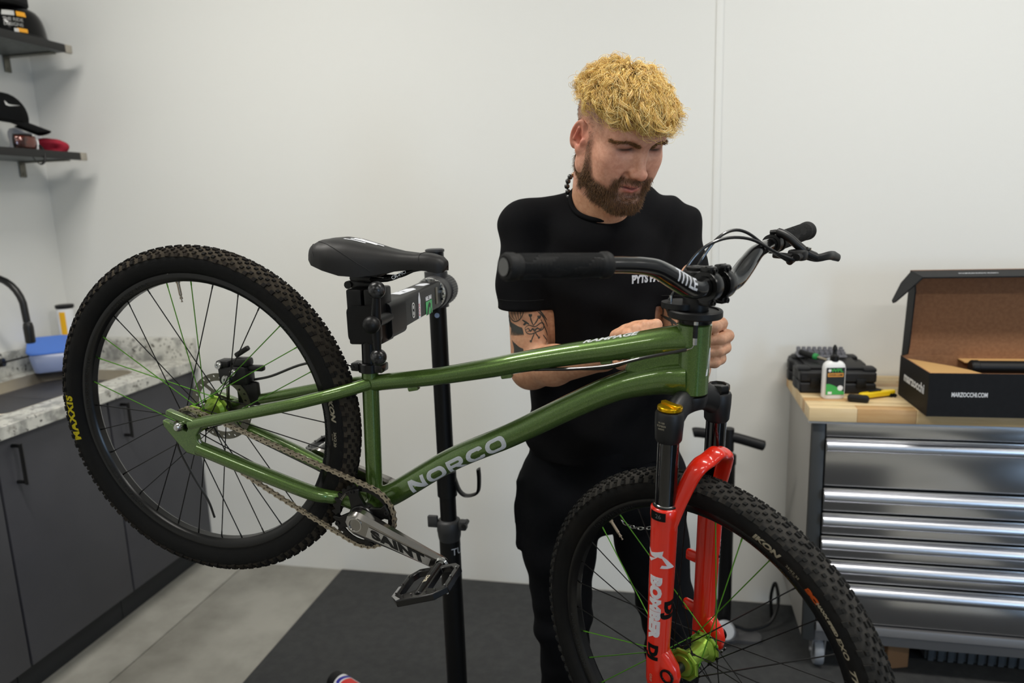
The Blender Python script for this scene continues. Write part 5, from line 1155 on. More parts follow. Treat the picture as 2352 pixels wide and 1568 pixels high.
hk = MB().tube(curve([(0.018, 0.004, 0.90), (0.030, 0.0, 0.868), (0.045, -0.002, 0.855), (0.066, -0.002, 0.857), (0.080, -0.002, 0.868), (0.0835, -0.002, 0.90), (0.0825, -0.002, 0.925)], 6), 0.006, 12, ell=(0.6, 1.9), ref=(0, 1, 0))
hk.lathe([(0.0205, 0.85), (0.0245, 0.852), (0.0245, 0.915), (0.0205, 0.917)], n=26); hk.build('tool_hook', m_cast2 if False else m_pole, std)
bs = MB()
for k in range(3):
    a = math.radians(100+120*k); bs.tube([(0.02*math.cos(a), 0.02*math.sin(a), 0.05), (0.34*math.cos(a), 0.34*math.sin(a), 0.013)], 0.0125, 12)
bs.lathe([(0.03, 0.02), (0.036, 0.03), (0.036, 0.12), (0.03, 0.13)], n=24); bs.build('tripod_base', m_pole, std)
MB().lathe([(0.0058, 0), (0.0058, 0.0006)], (0.004, -0.0203, 1.305), (0.2, -1, 0), n=20).build('white_badge', mat('pale_blue_print', (150, 170, 205), 0.4), std)
# clamp head
zh = 1.374-zo
MB().cyl((0, 0, 1.335-zo), (0, 0, 1.418-zo), 0.027, n=28).build('head_collar', m_cast2, std)
MB().lathe([(0.034, -0.03), (0.0375, -0.026), (0.0375, -0.004), (0.034, 0.0), (0.034, 0.02), (0.0365, 0.022), (0.0365, 0.062), (0.033, 0.068), (0.012, 0.07)], (0.006, -0.03, zh), (0.0, 1, 0), n=36).build('head_barrel', m_cast2, std)
kn = MB()
for i in range(36):
    a = 2*PI*i/36; kn.box((0.006+0.0361*math.cos(a), 0.012, zh+0.0361*math.sin(a)), (0.0024, 0.036, 0.0024))
o = kn.build('knob_ribs', m_cast2, std, smooth=0); o['kind'] = 'stuff'
gr_ = MB().lathe([(0.030, -0.012), (0.036, -0.010), (0.036, -0.002), (0.030, 0.0)], (0.005, -0.055, zh), (0, 1, 0), n=36)
for i in range(18):
    a = 2*PI*i/18; gr_.box((0.005+0.033*math.cos(a), -0.068, zh+0.033*math.sin(a)), (0.005, 0.006, 0.005), 0.001)
gr_.build('serrated_ring', m_chrome, std)
# arm: rounded square tube from the head to the jaws
ar = MB(); secs = []
A0, A1 = np.array([0.008, -0.065]), np.array([0.027, -0.385])
for t in (0, 1):
    c_ = A0*(1-t)+A1*t; secs.append([(c_[0]+u, c_[1], zh+v) for u, v in rrect(-0.0245, 0.0245, -0.0285, 0.0285, 0.008, 4)])
arm = ar.loft(secs).build('arm', mat('black_arm', (9, 9, 10), 0.42, spec=0.15), std)
def arm_pt(t, v, off=0.0004): c_ = A0*(1-t)+A1*t; return Vector((c_[0]+0.0245+off, c_[1], zh+v))
dA = (Vector((*A1, 0))-Vector((*A0, 0))).normalized()
ms = basis(arm_pt(0.36, -0.012), -dA, (0, 0, 1))
mG = mat('green_sticker', (25, 165, 80), 0.4)
MB().prism([(-0.022, -0.016), (0.026, -0.016), (0.026, 0.012), (-0.022, 0.012)], 0, 0.0004, ms).build('green_sticker', mG, arm, smooth=0)
MB().prism([(-0.018, -0.016), (-0.008, -0.016), (0.002, 0.0), (0.010, -0.004), (0.014, 0.004), (0.004, 0.009), (-0.006, 0.002)], 0.0005, 0.0008, ms).prism([(0.012, -0.016), (0.02, -0.016), (0.016, -0.004)], 0.0005, 0.0008, ms).build('black_logo', m_blkp, arm, smooth=0)
lettering('FIVE TEN', 0.0115, m_wht, arm, ms @ Matrix.Translation((0.002, 0.0185, 0)) @ Matrix.Rotation(PI, 4, 'Z'), depth=0.0004, bold=0.0003)
MB().prism([(-0.008, -0.026), (0.006, -0.026), (0.010, 0.01), (0.004, 0.026), (-0.004, 0.016)], 0, 0.0004, basis(arm_pt(0.58, 0.0), -dA, (0, 0, 1))).build('white_sticker', mat('white_sticker', (205, 208, 215), 0.4), arm, smooth=0)
lettering('FOX', 0.013, mat('red_print', (190, 40, 50), 0.5), arm, basis(arm_pt(0.58, -0.008, 0.0009), (0, 0, 1), dA), depth=0.0003)
mb = MB(); ou = rrect(-0.010, 0.010, -0.015, 0.015, 0.009, 4); mb.prism(ou, 0, 0.0004, basis(arm_pt(0.71, -0.003), -dA, (0, 0, 1)), holes=[rrect(-0.0075, 0.0075, -0.0125, 0.0125, 0.007, 4)])
for v in (-0.006, 0.006): mb.prism([(0.0035*math.cos(a), v+0.004*math.sin(a)) for a in np.linspace(0, 2*PI, 12, endpoint=False)], 0, 0.0004, basis(arm_pt(0.71, -0.003), -dA, (0, 0, 1)))
mb.build('loop_sticker', mat('silver_sticker', (190, 190, 186), 0.35), arm, smooth=0)
MB().box((0, 0, 0), (0.016, 0.036, 0.002), 0.0008, M=basis(arm_pt(0.15, 0.002), -dA, (0, 0, 1))).build('rating_plate', mat('bronze_plate', (88, 82, 66), 0.4, 0.4), arm)
tp = Vector((*(A0*0.45+A1*0.55), zh+0.0289))
for k, (t, ln) in enumerate(((0.22, 0.05), (0.52, 0.07), (0.66, 0.05))):
    c_ = A0*(1-t)+A1*t
    MB().prism([(-ln/2, -0.010), (ln*0.2, -0.014), (ln/2, -0.002), (ln*0.3, 0.010), (-ln*0.3, 0.012)], 0, 0.0003, basis((c_[0]-0.004*k, c_[1], zh+0.0287), -dA, (-1, 0, 0))).build('top_sticker', mat('white_sticker', (205, 208, 215), 0.4), arm, smooth=0)
# jaws and cam lever
bl = MB(); bl.prism(rrect(-0.030, 0.030, -0.0325, 0.0325, 0.012, 4), 0.367, 0.440, Matrix.Translation((0.030, 0, zh)) @ basis((0, 0, 0), (1, 0, 0), (0, 0, 1)))
bl.prism(rrect(-0.0275, 0.0275, -0.031, 0.031, 0.010, 4), 0.352, 0.365, Matrix.Translation((0.027, 0, zh)) @ basis((0, 0, 0), (1, 0, 0), (0, 0, 1)))
bl.build('jaw_housing', m_pole, std, bev=0.003)
jw = MB()
sw = SCL+SD*0.085
for dx in (-0.0145, 0.0175): jw.box((0.0195+dx, -0.440, zh+0.012), (0.028, 0.060, 0.096), 0.004)
jw.prism(rrect(-0.030, 0.030, -0.0315, 0.0315, 0.011, 4), 0.470, 0.478, Matrix.Translation((0.0240, 0, zh+0.001)) @ basis((0, 0, 0), (1, 0, 0), (0, 0, 1)))
jw = jw.build('jaw', m_pole, std)
m_ballm = mat('worn_black_ball', (60, 60, 62), 0.3, 0.4, var=(90, (14, 14, 15), (0.45, 0.55)))
LV = Vector((0.052, -0.492, zh+0.008))
lvr = MB().tube([LV+Vector((0.0, 0.0, -0.048)), LV, LV+Vector((0.006, -0.004, 0.044))], [0.0062, 0.0095, 0.0062], 16).cyl(LV, LV+Vector((-0.002, 0.06, 0)), 0.011, n=18).build('cam_lever', m_pole, std)
for v, r, m in ((Vector((0.0085, -0.006, 0.054)), 0.0145, m_ballm), (Vector((0.0, -0.018, -0.002)), 0.0148, m_pole), (Vector((0.001, 0.0, -0.060)), 0.0138, m_ballm)): MB().ball(LV+v, r, 24).build('lever_ball', m, lvr)
# ------------------------------------------------------------------ the mechanic: bodies grown as signed distance fields, meshed by surface nets
class SDF:
    def __init__(s, xs, ys, zs):
        s.ax = [np.asarray(a, np.float32) for a in (xs, ys, zs)]; s.D = np.full([len(a) for a in s.ax], 0.5, np.float32)
    def win(s, lo, hi):
        I = [slice(max(np.searchsorted(a, l)-1, 0), min(np.searchsorted(a, h)+1, len(a))) for a, l, h in zip(s.ax, lo, hi)]
        P = [s.ax[0][I[0]][:, None, None], s.ax[1][I[1]][None, :, None], s.ax[2][I[2]][None, None, :]]
        return tuple(I), P
    def mix(s, I, d, k, op):
        a = s.D[I]
        if op == 'sub': d = -d
        if k <= 0: s.D[I] = np.minimum(a, d) if op == 'add' else np.maximum(a, d); return
        if op == 'add':
            h = np.clip(0.5+0.5*(a-d)/k, 0, 1); s.D[I] = a*(1-h)+d*h-k*h*(1-h)
        else:
            h = np.clip(0.5-0.5*(a-d)/k, 0, 1); s.D[I] = a*(1-h)+d*h+k*h*(1-h)
    def cone(s, a, b, ra, rb, k=0.01, op='add'):
        a, b = np.asarray(a, float), np.asarray(b, float); m = max(ra, rb)+k+0.03
        I, P = s.win(np.minimum(a, b)-m, np.maximum(a, b)+m)
        v = b-a; L2 = max(v@v, 1e-12); q = [P[i]-np.float32(a[i]) for i in range(3)]
        t = np.clip((q[0]*v[0]+q[1]*v[1]+q[2]*v[2])/L2, 0, 1)
        d = np.sqrt((q[0]-t*v[0])**2+(q[1]-t*v[1])**2+(q[2]-t*v[2])**2)-(ra+(rb-ra)*t)
        s.mix(I, d.astype(np.float32), k, op)
    def ell(s, c, r, R=None, k=0.01, op='add'):
        c = np.asarray(c, float); r = np.asarray(r, float); m = max(r)+k+0.03; R = np.eye(3) if R is None else R
        I, P = s.win(c-m, c+m); q = [P[i]-np.float32(c[i]) for i in range(3)]
        u = [q[0]*R[0, j]+q[1]*R[1, j]+q[2]*R[2, j] for j in range(3)]
        k0 = np.sqrt(sum((u[j]/r[j])**2 for j in range(3))); k1 = np.sqrt(sum((u[j]/r[j]**2)**2 for j in range(3)))
        s.mix(I, (k0*(k0-1)/np.maximum(k1, 1e-6)).astype(np.float32), k, op)
    def nets(s):
        D = s.D; nx, ny, nz = D.shape; B = (D < 0); c = np.zeros((nx-1, ny-1, nz-1), np.uint8)
        for i in (0, 1):
            for j in (0, 1):
                for k in (0, 1): c += B[i:nx-1+i, j:ny-1+j, k:nz-1+k]
        act = np.argwhere((c > 0) & (c < 8)); idx = np.full(c.shape, -1, np.int32); idx[tuple(act.T)] = np.arange(len(act))
        off = np.array([(i, j, k) for i in (0, 1) for j in (0, 1) for k in (0, 1)])
        val = np.stack([D[tuple((act+o).T)] for o in off], 1)
        crd = np.stack([np.stack([s.ax[q][act[:, q]+o[q]] for q in range(3)], 1) for o in off], 1)
        acc = np.zeros((len(act), 3)); n = np.zeros(len(act))
        for a in range(8):
            for b in range(a+1, 8):
                if np.abs(off[a]-off[b]).sum() != 1: continue
                m = (val[:, a] < 0) != (val[:, b] < 0); t = np.where(m, val[:, a]/(val[:, a]-val[:, b]+1e-12), 0)[:, None]
                acc += np.where(m[:, None], crd[:, a]*(1-t)+crd[:, b]*t, 0); n += m
        V = acc/n[:, None]; F = []
        for ax in range(3):
            o = [1 if q == ax else 0 for q in range(3)]
            A = B[:nx-o[0], :ny-o[1], :nz-o[2]]; C2 = B[o[0]:, o[1]:, o[2]:]; E = np.argwhere(A != C2)
            u, w = [q for q in range(3) if q != ax]
            E = E[(E[:, u] > 0) & (E[:, w] > 0) & (E[:, u] < D.shape[u]-1) & (E[:, w] < D.shape[w]-1)]
            fl = A[tuple(E.T)]; du = np.eye(3, dtype=int)[u]; dw = np.eye(3, dtype=int)[w]
            Q = np.stack([idx[tuple((E-du-dw).T)], idx[tuple((E-dw).T)], idx[tuple(E.T)], idx[tuple((E-du).T)]], 1)
            if ax == 1: fl = ~fl
            Q[~fl] = Q[~fl][:, ::-1]; F.append(Q)
        return V, np.concatenate(F)
def npmesh(name, V, F, m, col=None):
    me = bpy.data.meshes.new(name); me.vertices.add(len(V)); me.vertices.foreach_set('co', np.asarray(V, np.float32).ravel())
    k = F.shape[1]; me.loops.add(F.size); me.loops.foreach_set('vertex_index', F.astype(np.int32).ravel()); me.polygons.add(len(F))
    me.polygons.foreach_set('loop_start', np.arange(0, F.size, k, dtype=np.int32)); me.polygons.foreach_set('use_smooth', np.ones(len(F), bool))
    me.update(calc_edges=True)
    if col is not None:
        a = me.color_attributes.new('tint', 'FLOAT_COLOR', 'POINT'); c = np.ones((len(V), 4), np.float32); c[:, :3] = col; a.data.foreach_set('color', c.ravel())
    me.materials.append(m); me.validate(); return me
def L3(c): return np.array(lin(c)[:3])
def relax(V, F, it=1, w=0.5):
    for _ in range(it):
        acc = np.zeros_like(V); n = np.zeros(len(V))
        for i in range(4):
            a, b = F[:, i], F[:, (i+1) % 4]
            for q in range(3): acc[:, q] += np.bincount(a, V[b, q], len(V))+np.bincount(b, V[a, q], len(V))
            n += np.bincount(a, minlength=len(V))+np.bincount(b, minlength=len(V))
        V = V*(1-w)+acc/np.maximum(n, 1)[:, None]*w
    return V
def steps(*seg): return np.unique(np.round(np.concatenate([np.arange(a, b, h) for a, b, h in seg]), 5))

man = thing('person', 'bearded man with curly blond hair in black t-shirt working behind the bicycle', 'person', (-0.14, 1.62, 0.0125))
MO = np.array([-0.14, 1.62, 0.0125])
# head frame: x to his left, y forward, z up
yaw, pit, rol = math.radians(36), math.radians(31), math.radians(0)
ff = np.array([math.sin(yaw)*math.cos(pit), -math.cos(yaw)*math.cos(pit), -math.sin(pit)]); uu = np.array([math.sin(yaw)*math.sin(pit), -math.cos(yaw)*math.sin(pit), math.cos(pit)]); ll = np.array([math.cos(yaw), math.sin(yaw), 0])
HR = np.stack([ll, ff, uu], 1); HC = np.array([-0.095, 1.468, 1.684])
hw = lambda p: HC+HR@np.asarray(p, float)
def rotx(a): c, s = math.cos(a), math.sin(a); return np.array([[1, 0, 0], [0, c, -s], [0, s, c]])
def roty(a): c, s = math.cos(a), math.sin(a); return np.array([[c, 0, s], [0, 1, 0], [-s, 0, c]])
def rotz(a): c, s = math.cos(a), math.sin(a); return np.array([[c, -s, 0], [s, c, 0], [0, 0, 1]])
G = SDF(steps((-0.42, -0.225, 0.0045), (-0.225, 0.13, 0.0018)), steps((1.19, 1.33, 0.0026), (1.33, 1.60, 0.0018), (1.60, 1.82, 0.006)), steps((1.05, 1.25, 0.005), (1.25, 1.50, 0.003), (1.50, 1.85, 0.0018)))
YS, ZS = 0.92, 0.93
fx = lambda c: (c[0], c[1]*(YS if c[1] > 0 else 1), c[2]*(ZS if c[2] < 0 else 1))
Hc = lambda a, b, ra, rb, k=0.01, op='add': G.cone(hw(fx(a)), hw(fx(b)), ra, rb, k, op)
He = lambda c, r, R=None, k=0.01, op='add': G.ell(hw(fx(c)), r, HR @ (np.eye(3) if R is None else R), k, op)
# skull and face
He((0, -0.014, 0.042), (0.0765, 0.099, 0.085), k=0)
He((0, 0.030, -0.012), (0.0640, 0.064, 0.088), k=0.03)
He((0, 0.052, 0.052), (0.056, 0.040, 0.040), k=0.03)                                     # forehead
for s in (-1, 1):
    Hc((s*0.057, 0.006, -0.052), (s*0.020, 0.078, -0.098), 0.019, 0.018, 0.03)           # jaw
    Hc((s*0.063, 0.000, 0.0), (s*0.057, 0.006, -0.052), 0.014, 0.018, 0.025)
    He((s*0.046, 0.060, -0.012), (0.021, 0.022, 0.020), k=0.025)                          # cheekbone
    He((s*0.036, 0.066, -0.045), (0.022, 0.022, 0.025), k=0.025)
Hc((-0.008, 0.084, -0.100), (0.008, 0.084, -0.100), 0.0175, 0.0175, 0.025)               # chin
for s in (-1, 1):
    Hc((s*0.008, 0.088, 0.036), (s*0.040, 0.076, 0.038), 0.0100, 0.0095, 0.014)            # brow ridge
    He((s*0.031, 0.097, 0.0215), (0.0185, 0.017, 0.0135), k=0.012, op='sub')              # eye socket
for s in (-1, 1):
    He((s*0.0315, 0.0705, 0.0205), (0.0165, 0.0155, 0.0130), k=0.004)                     # closed lids over the eye
    Hc((s*0.017, 0.0860, 0.0155), (s*0.045, 0.0780, 0.0140), 0.0022, 0.0020, 0.004)       # lower lid fold
    Hc((s*0.017, 0.0890, 0.0275), (s*0.046, 0.0800, 0.0250), 0.0040, 0.0034, 0.005)       # upper lid
Hc((0, 0.089, 0.024), (0, 0.114, -0.021), 0.0070, 0.0095, 0.011)                          # nose
He((0, 0.1170, -0.0225), (0.0100, 0.0100, 0.0092), k=0.007)
for s in (-1, 1):
    He((s*0.0118, 0.1050, -0.0250), (0.0068, 0.0105, 0.0078), k=0.006)
    He((s*0.0062, 0.1110, -0.0335), (0.0034, 0.0060, 0.0045), k=0.003, op='sub')          # nostrils
    Hc((s*0.021, 0.094, -0.032), (s*0.034, 0.079, -0.058), 0.0028, 0.0028, 0.012, 'sub')  # smile fold
Hc((0, 0.0920, -0.042), (0, 0.0950, -0.052), 0.010, 0.010, 0.016)
Hc((-0.016, 0.0905, -0.0545), (0, 0.0985, -0.0525), 0.0040, 0.0048, 0.006); Hc((0.016, 0.0905, -0.0545), (0, 0.0985, -0.0525), 0.0040, 0.0048, 0.006)
Hc((-0.014, 0.0900, -0.0655), (0, 0.0955, -0.0665), 0.0050, 0.0058, 0.006); Hc((0.014, 0.0900, -0.0655), (0, 0.0955, -0.0665), 0.0050, 0.0058, 0.006)
Hc((-0.023, 0.0890, -0.0590), (0, 0.1025, -0.0595), 0.0018, 0.0024, 0.003, 'sub'); Hc((0.023, 0.0890, -0.0590), (0, 0.1025, -0.0595), 0.0018, 0.0024, 0.003, 'sub')
He((0, 0.098, -0.081), (0.016, 0.007, 0.006), k=0.01, op='sub')
for s in (-1, 1):                                                                          # ears
    Re = roty(s*0.0) @ rotx(-0.20) @ rotz(s*0.50)
    He((s*0.0835, -0.013, 0.004), (0.0065, 0.0165, 0.0325), Re, 0.005)
    He((s*0.0800, 0.000, -0.022), (0.0070, 0.0100, 0.0120), Re, 0.006)
    He((s*0.0900, -0.0115, 0.007), (0.0062, 0.0110, 0.0235), Re, 0.003, 'sub'); Hc((s*0.0880, -0.0155, -0.006), (s*0.0875, -0.010, 0.018), 0.0030, 0.0026, 0.003)
    He((s*0.0850, -0.004, -0.004), (0.0085, 0.0065, 0.0085), Re, 0.003, 'sub')
    He((s*0.0815, 0.006, -0.004), (0.0045, 0.0050, 0.0075), Re, 0.004)
# neck, torso core, arms
NB, NT = np.array([-0.147, 1.605, 1.49]), hw((0, -0.034, -0.055))
G.cone(NB, NT, 0.066, 0.056, 0.03)
G.cone(NB+np.array([0.02, -0.03, 0.0]), hw((0, 0.02, -0.085)), 0.045, 0.030, 0.03)
SH_R, SH_L = np.array([-0.298, 1.548, 1.508]), np.array([0.018, 1.655, 1.500])
EL_R, EL_L = np.array([-0.287, 1.500, 1.212]), np.array([0.048, 1.525, 1.215])
WR_R, WR_L = np.array([-0.118, 1.362, 1.272]), np.array([0.046, 1.365, 1.300])
G.cone(NB+np.array([-0.02, 0, 0.0]), SH_R, 0.055, 0.050, 0.03); G.cone(NB+np.array([0.02, 0, 0]), SH_L, 0.055, 0.050, 0.03)
RT = rotz(math.radians(20))
G.ell((-0.14, 1.605, 1.36), (0.160, 0.100, 0.19), RT, 0.04); G.ell((-0.14, 1.615, 1.17), (0.148, 0.092, 0.18), RT, 0.04)
for S_, E_, W_q in ((SH_R, EL_R, WR_R), (SH_L, EL_L, WR_L)):
    G.cone(S_, E_, 0.047, 0.042, 0.012)
    mid = E_*0.5+S_*0.5; G.ell(mid+np.array([0.004, -0.004, 0]), (0.040, 0.040, 0.08), None, 0.015)
    G.cone(E_, E_*0.66+W_q*0.34, 0.040, 0.042, 0.02); G.cone(E_*0.66+W_q*0.34, W_q, 0.041, 0.027, 0.015)
def finger(pts, r, k=0.004):
    for i in range(len(pts)-1): G.cone(pts[i], pts[i+1], r[i], r[i+1], k)
# left hand: loosely closed, knuckles to the right of the head tube
G.cone(WR_L, (0.052, 1.315, 1.318), 0.026, 0.026, 0.012)
for zz, px, l in ((1.3545, 0.0930, 1.0), (1.3335, 0.1040, 1.08), (1.3130, 0.1000, 1.0), (1.2935, 0.0920, 0.85)):
    G.cone((0.046, 1.330, 1.312), (0.056, 1.288, zz), 0.0155, 0.0125, 0.012)
    finger([(0.056, 1.288, zz), (px, 1.262, zz), (px-0.012*l, 1.240, zz-0.002), (px-0.032*l, 1.236, zz-0.003)], [0.0120, 0.0108, 0.0100, 0.0085], 0.003)
finger([(0.040, 1.325, 1.330), (0.040, 1.285, 1.352), (0.055, 1.262, 1.362), (0.066, 1.245, 1.362)], [0.014, 0.0125, 0.0115, 0.0095])
# right hand behind the top tube
G.cone(WR_R, (-0.070, 1.312, 1.302), 0.026, 0.024, 0.012)
for i, (dx, dz) in enumerate(((0.0, 0.0), (0.018, 0.010), (0.037, 0.016), (0.056, 0.018))):
    mcp = np.array([-0.088+dx*0.92, 1.300+0.004*i, 1.324+dz*0.9]); G.cone((-0.068, 1.318, 1.300), mcp, 0.017, 0.0125, 0.012)
    finger([mcp, mcp+np.array([0.020, -0.028, 0.008]), mcp+np.array([0.020, -0.044, -0.012]), mcp+np.array([0.008, -0.046, -0.028])], [0.0118, 0.0105, 0.0095, 0.008], 0.003)
finger([(-0.085, 1.325, 1.282), (-0.080, 1.295, 1.276), (-0.068, 1.272, 1.282), (-0.052, 1.258, 1.288)], [0.016, 0.0128, 0.0115, 0.0092])
V, F = G.nets(); V = relax(V, F, 2, 0.4)
# tints on the skin: lips, ears, beard shadow, shaved sides, lids
Lc = (V-HC) @ HR; hx, hy, hz = Lc.T.copy(); hy = np.where(hy > 0, hy/YS, hy); hz = np.where(hz < 0, hz/ZS, hz); inh = (np.abs(hx) < 0.11) & (np.abs(hy) < 0.14) & (hz > -0.135) & (hz < 0.16)
skin, arm_c = L3((214, 160, 134)), L3((208, 158, 126))
col = np.tile(arm_c, (len(V), 1))
def blend(mask, c): col[:] = col*(1-mask[:, None])+c*mask[:, None]
sm = lambda x, a, b: np.clip((x-a)/(b-a), 0, 1)
blend(inh*1.0, skin)
gs = lambda cx, cy, cz, r: np.exp(-(((hx-cx)**2+(hy-cy)**2+(hz-cz)**2)/r**2))
for s in (-1, 1):
    blend(0.75*gs(s*0.084, -0.01, 0.004, 0.03)*(np.abs(hx) > 0.07), L3((206, 112, 92)))
    blend(0.30*gs(s*0.045, 0.075, -0.015, 0.022), L3((206, 120, 98)))
blend(0.40*gs(0, 0.118, -0.025, 0.014), L3((208, 122, 100)))
def beard_mask(x, y, z):
    a = np.abs(x)
    bk = np.clip((-z+0.004)/0.045, 0, 1)*0.034; side = (a > 0.045)*(a < 0.077)*sm(y, 0.006-bk, 0.012-bk)*(1-sm(y, 0.022+0.35*np.maximum(-z-0.005, 0), 0.034+0.35*np.maximum(-z-0.005, 0)))*(1-sm(z, 0.012, 0.03))*sm(z, -0.13, -0.115)*(0.45+0.55*(1-sm(z, -0.06, -0.02)))
    low = sm(y, -0.02, 0.0)*(1-sm(z, -0.078+0.25*np.maximum(a-0.02, 0), -0.066+0.25*np.maximum(a-0.02, 0)))*sm(y, -0.005, 0.015)*sm(z, -0.14, -0.125)
    mou = sm(y, 0.07, 0.08)*(1-sm(a, 0.028, 0.038))*sm(z, -0.056-0.3*np.maximum(a-0.012, 0), -0.051-0.3*np.maximum(a-0.012, 0))*(1-sm(z, -0.040, -0.034))
    crn = sm(y, 0.055, 0.07)*sm(a, 0.022, 0.028)*(1-sm(a, 0.040, 0.05))*(1-sm(z, -0.045, -0.036))
    bare = np.exp(-((a/0.019)**2+((z+0.079)/0.0085)**2))*(y > 0.07); lip = np.exp(-((a/0.023)**4+((z+0.0605)/0.0115)**4))*(y > 0.07)
    return np.clip(np.maximum.reduce([side, low, mou*0.75, crn*0.9])*(1-0.85*bare)*(1-lip), 0, 1)
bmk = beard_mask(hx, hy, hz)*inh*(np.abs(hx) < 0.0765)
blend(bmk*0.85, L3((66, 46, 32)))
lipm = np.exp(-((hx/0.0205)**4+((hz+0.0605)/0.0095)**4))*(hy > 0.083)*inh
blend(lipm*0.85, L3((190, 104, 96)))
blend(np.exp(-((hx/0.021)**4+((hz+0.0592)/0.0026)**2))*(hy > 0.07)*inh*0.8, L3((70, 34, 30)))  # narrow dark line painted between the lips
for s in (-1, 1):
    blend(0.55*np.exp(-(((hx-s*0.0315)/0.02)**2+((hz-0.020)/0.013)**2))*(hy > 0.06)*inh, L3((150, 96, 84)))
    e = np.exp(-(((hx-s*0.0320)/0.0160)**4+((hz-(0.0182-0.10*(np.abs(hx)-0.0315)))/0.0034)**2))*(hy > 0.06)*inh
    blend(e*0.95, L3((24, 15, 12)))
scalp = sm(hz, 0.012, 0.05)*(1-sm(hy, 0.030, 0.055))*inh*(np.abs(hx) < 0.0785)
scalp = np.maximum(scalp, sm(hz, 0.094, 0.104)*inh); scalp = np.maximum(scalp, inh*(hy < -0.03)*sm(hz, -0.045, -0.02)*(np.abs(hx) < 0.076))
blend(scalp*0.62, L3((112, 90, 70))); topm = sm(hz, 0.088, 0.108)*inh; blend(topm*0.8, L3((120, 84, 44)))
m_skin = mat('skin', (255, 255, 255), 0.52, attr='tint', sss=0.12, var=(120, (238, 228, 224), (0.4, 0.65)), bump=(900, 0.10))
body = link('body', npmesh('body', V-MO, F, m_skin, col), man)
bvh = BVHTree.FromPolygons([tuple(p) for p in V], [tuple(f) for f in F.tolist()])
# vertex normals of the head for rooting hair
fn = np.cross(V[F[:, 2]]-V[F[:, 0]], V[F[:, 3]]-V[F[:, 1]]); vn = np.zeros_like(V)
for i in range(4):
    for q in range(3): vn[:, q] += np.bincount(F[:, i], fn[:, q], len(V))
vn /= np.maximum(np.linalg.norm(vn, axis=1), 1e-12)[:, None]
if ((V-HC)*vn)[inh].sum() < 0: vn = -vn
def strands(paths, rad, cols, name, m, sides=3):
    """paths (N, K, 3) -> tubes with per-point colour"""
    N, K, _ = paths.shape; T = np.gradient(paths, axis=1); T /= np.maximum(np.linalg.norm(T, axis=2), 1e-9)[..., None]
    ref = np.where(np.abs(T[..., 2:3]) > 0.9, np.array([1., 0, 0]), np.array([0, 0, 1.])); X = np.cross(ref, T); X /= np.maximum(np.linalg.norm(X, axis=2), 1e-9)[..., None]; Y = np.cross(T, X)
    P = np.stack([paths+rad[None, :, None]*(math.cos(2*PI*j/sides)*X+math.sin(2*PI*j/sides)*Y) for j in range(sides)], 2)
    VV = P.reshape(-1, 3); b = (np.arange(N)*K*sides)[:, None, None]+(np.arange(K-1)*sides)[None, :, None]; j = np.arange(sides)[None, None, :]; j2 = (j+1) % sides
    FF = np.stack([b+j, b+j2, b+sides+j2, b+sides+j], -1).reshape(-1, 4)
    CC = np.repeat(cols.reshape(N, K, 1, 3), sides, 2).reshape(-1, 3)
    return link(name, npmesh(name, VV-MO, FF, m, CC), man)
m_hair = mat('blond_hair', (255, 255, 255), 0.42, attr='tint'); m_brd = mat('brown_beard', (255, 255, 255), 0.55, attr='tint')
rg = np.random.default_rng(21)
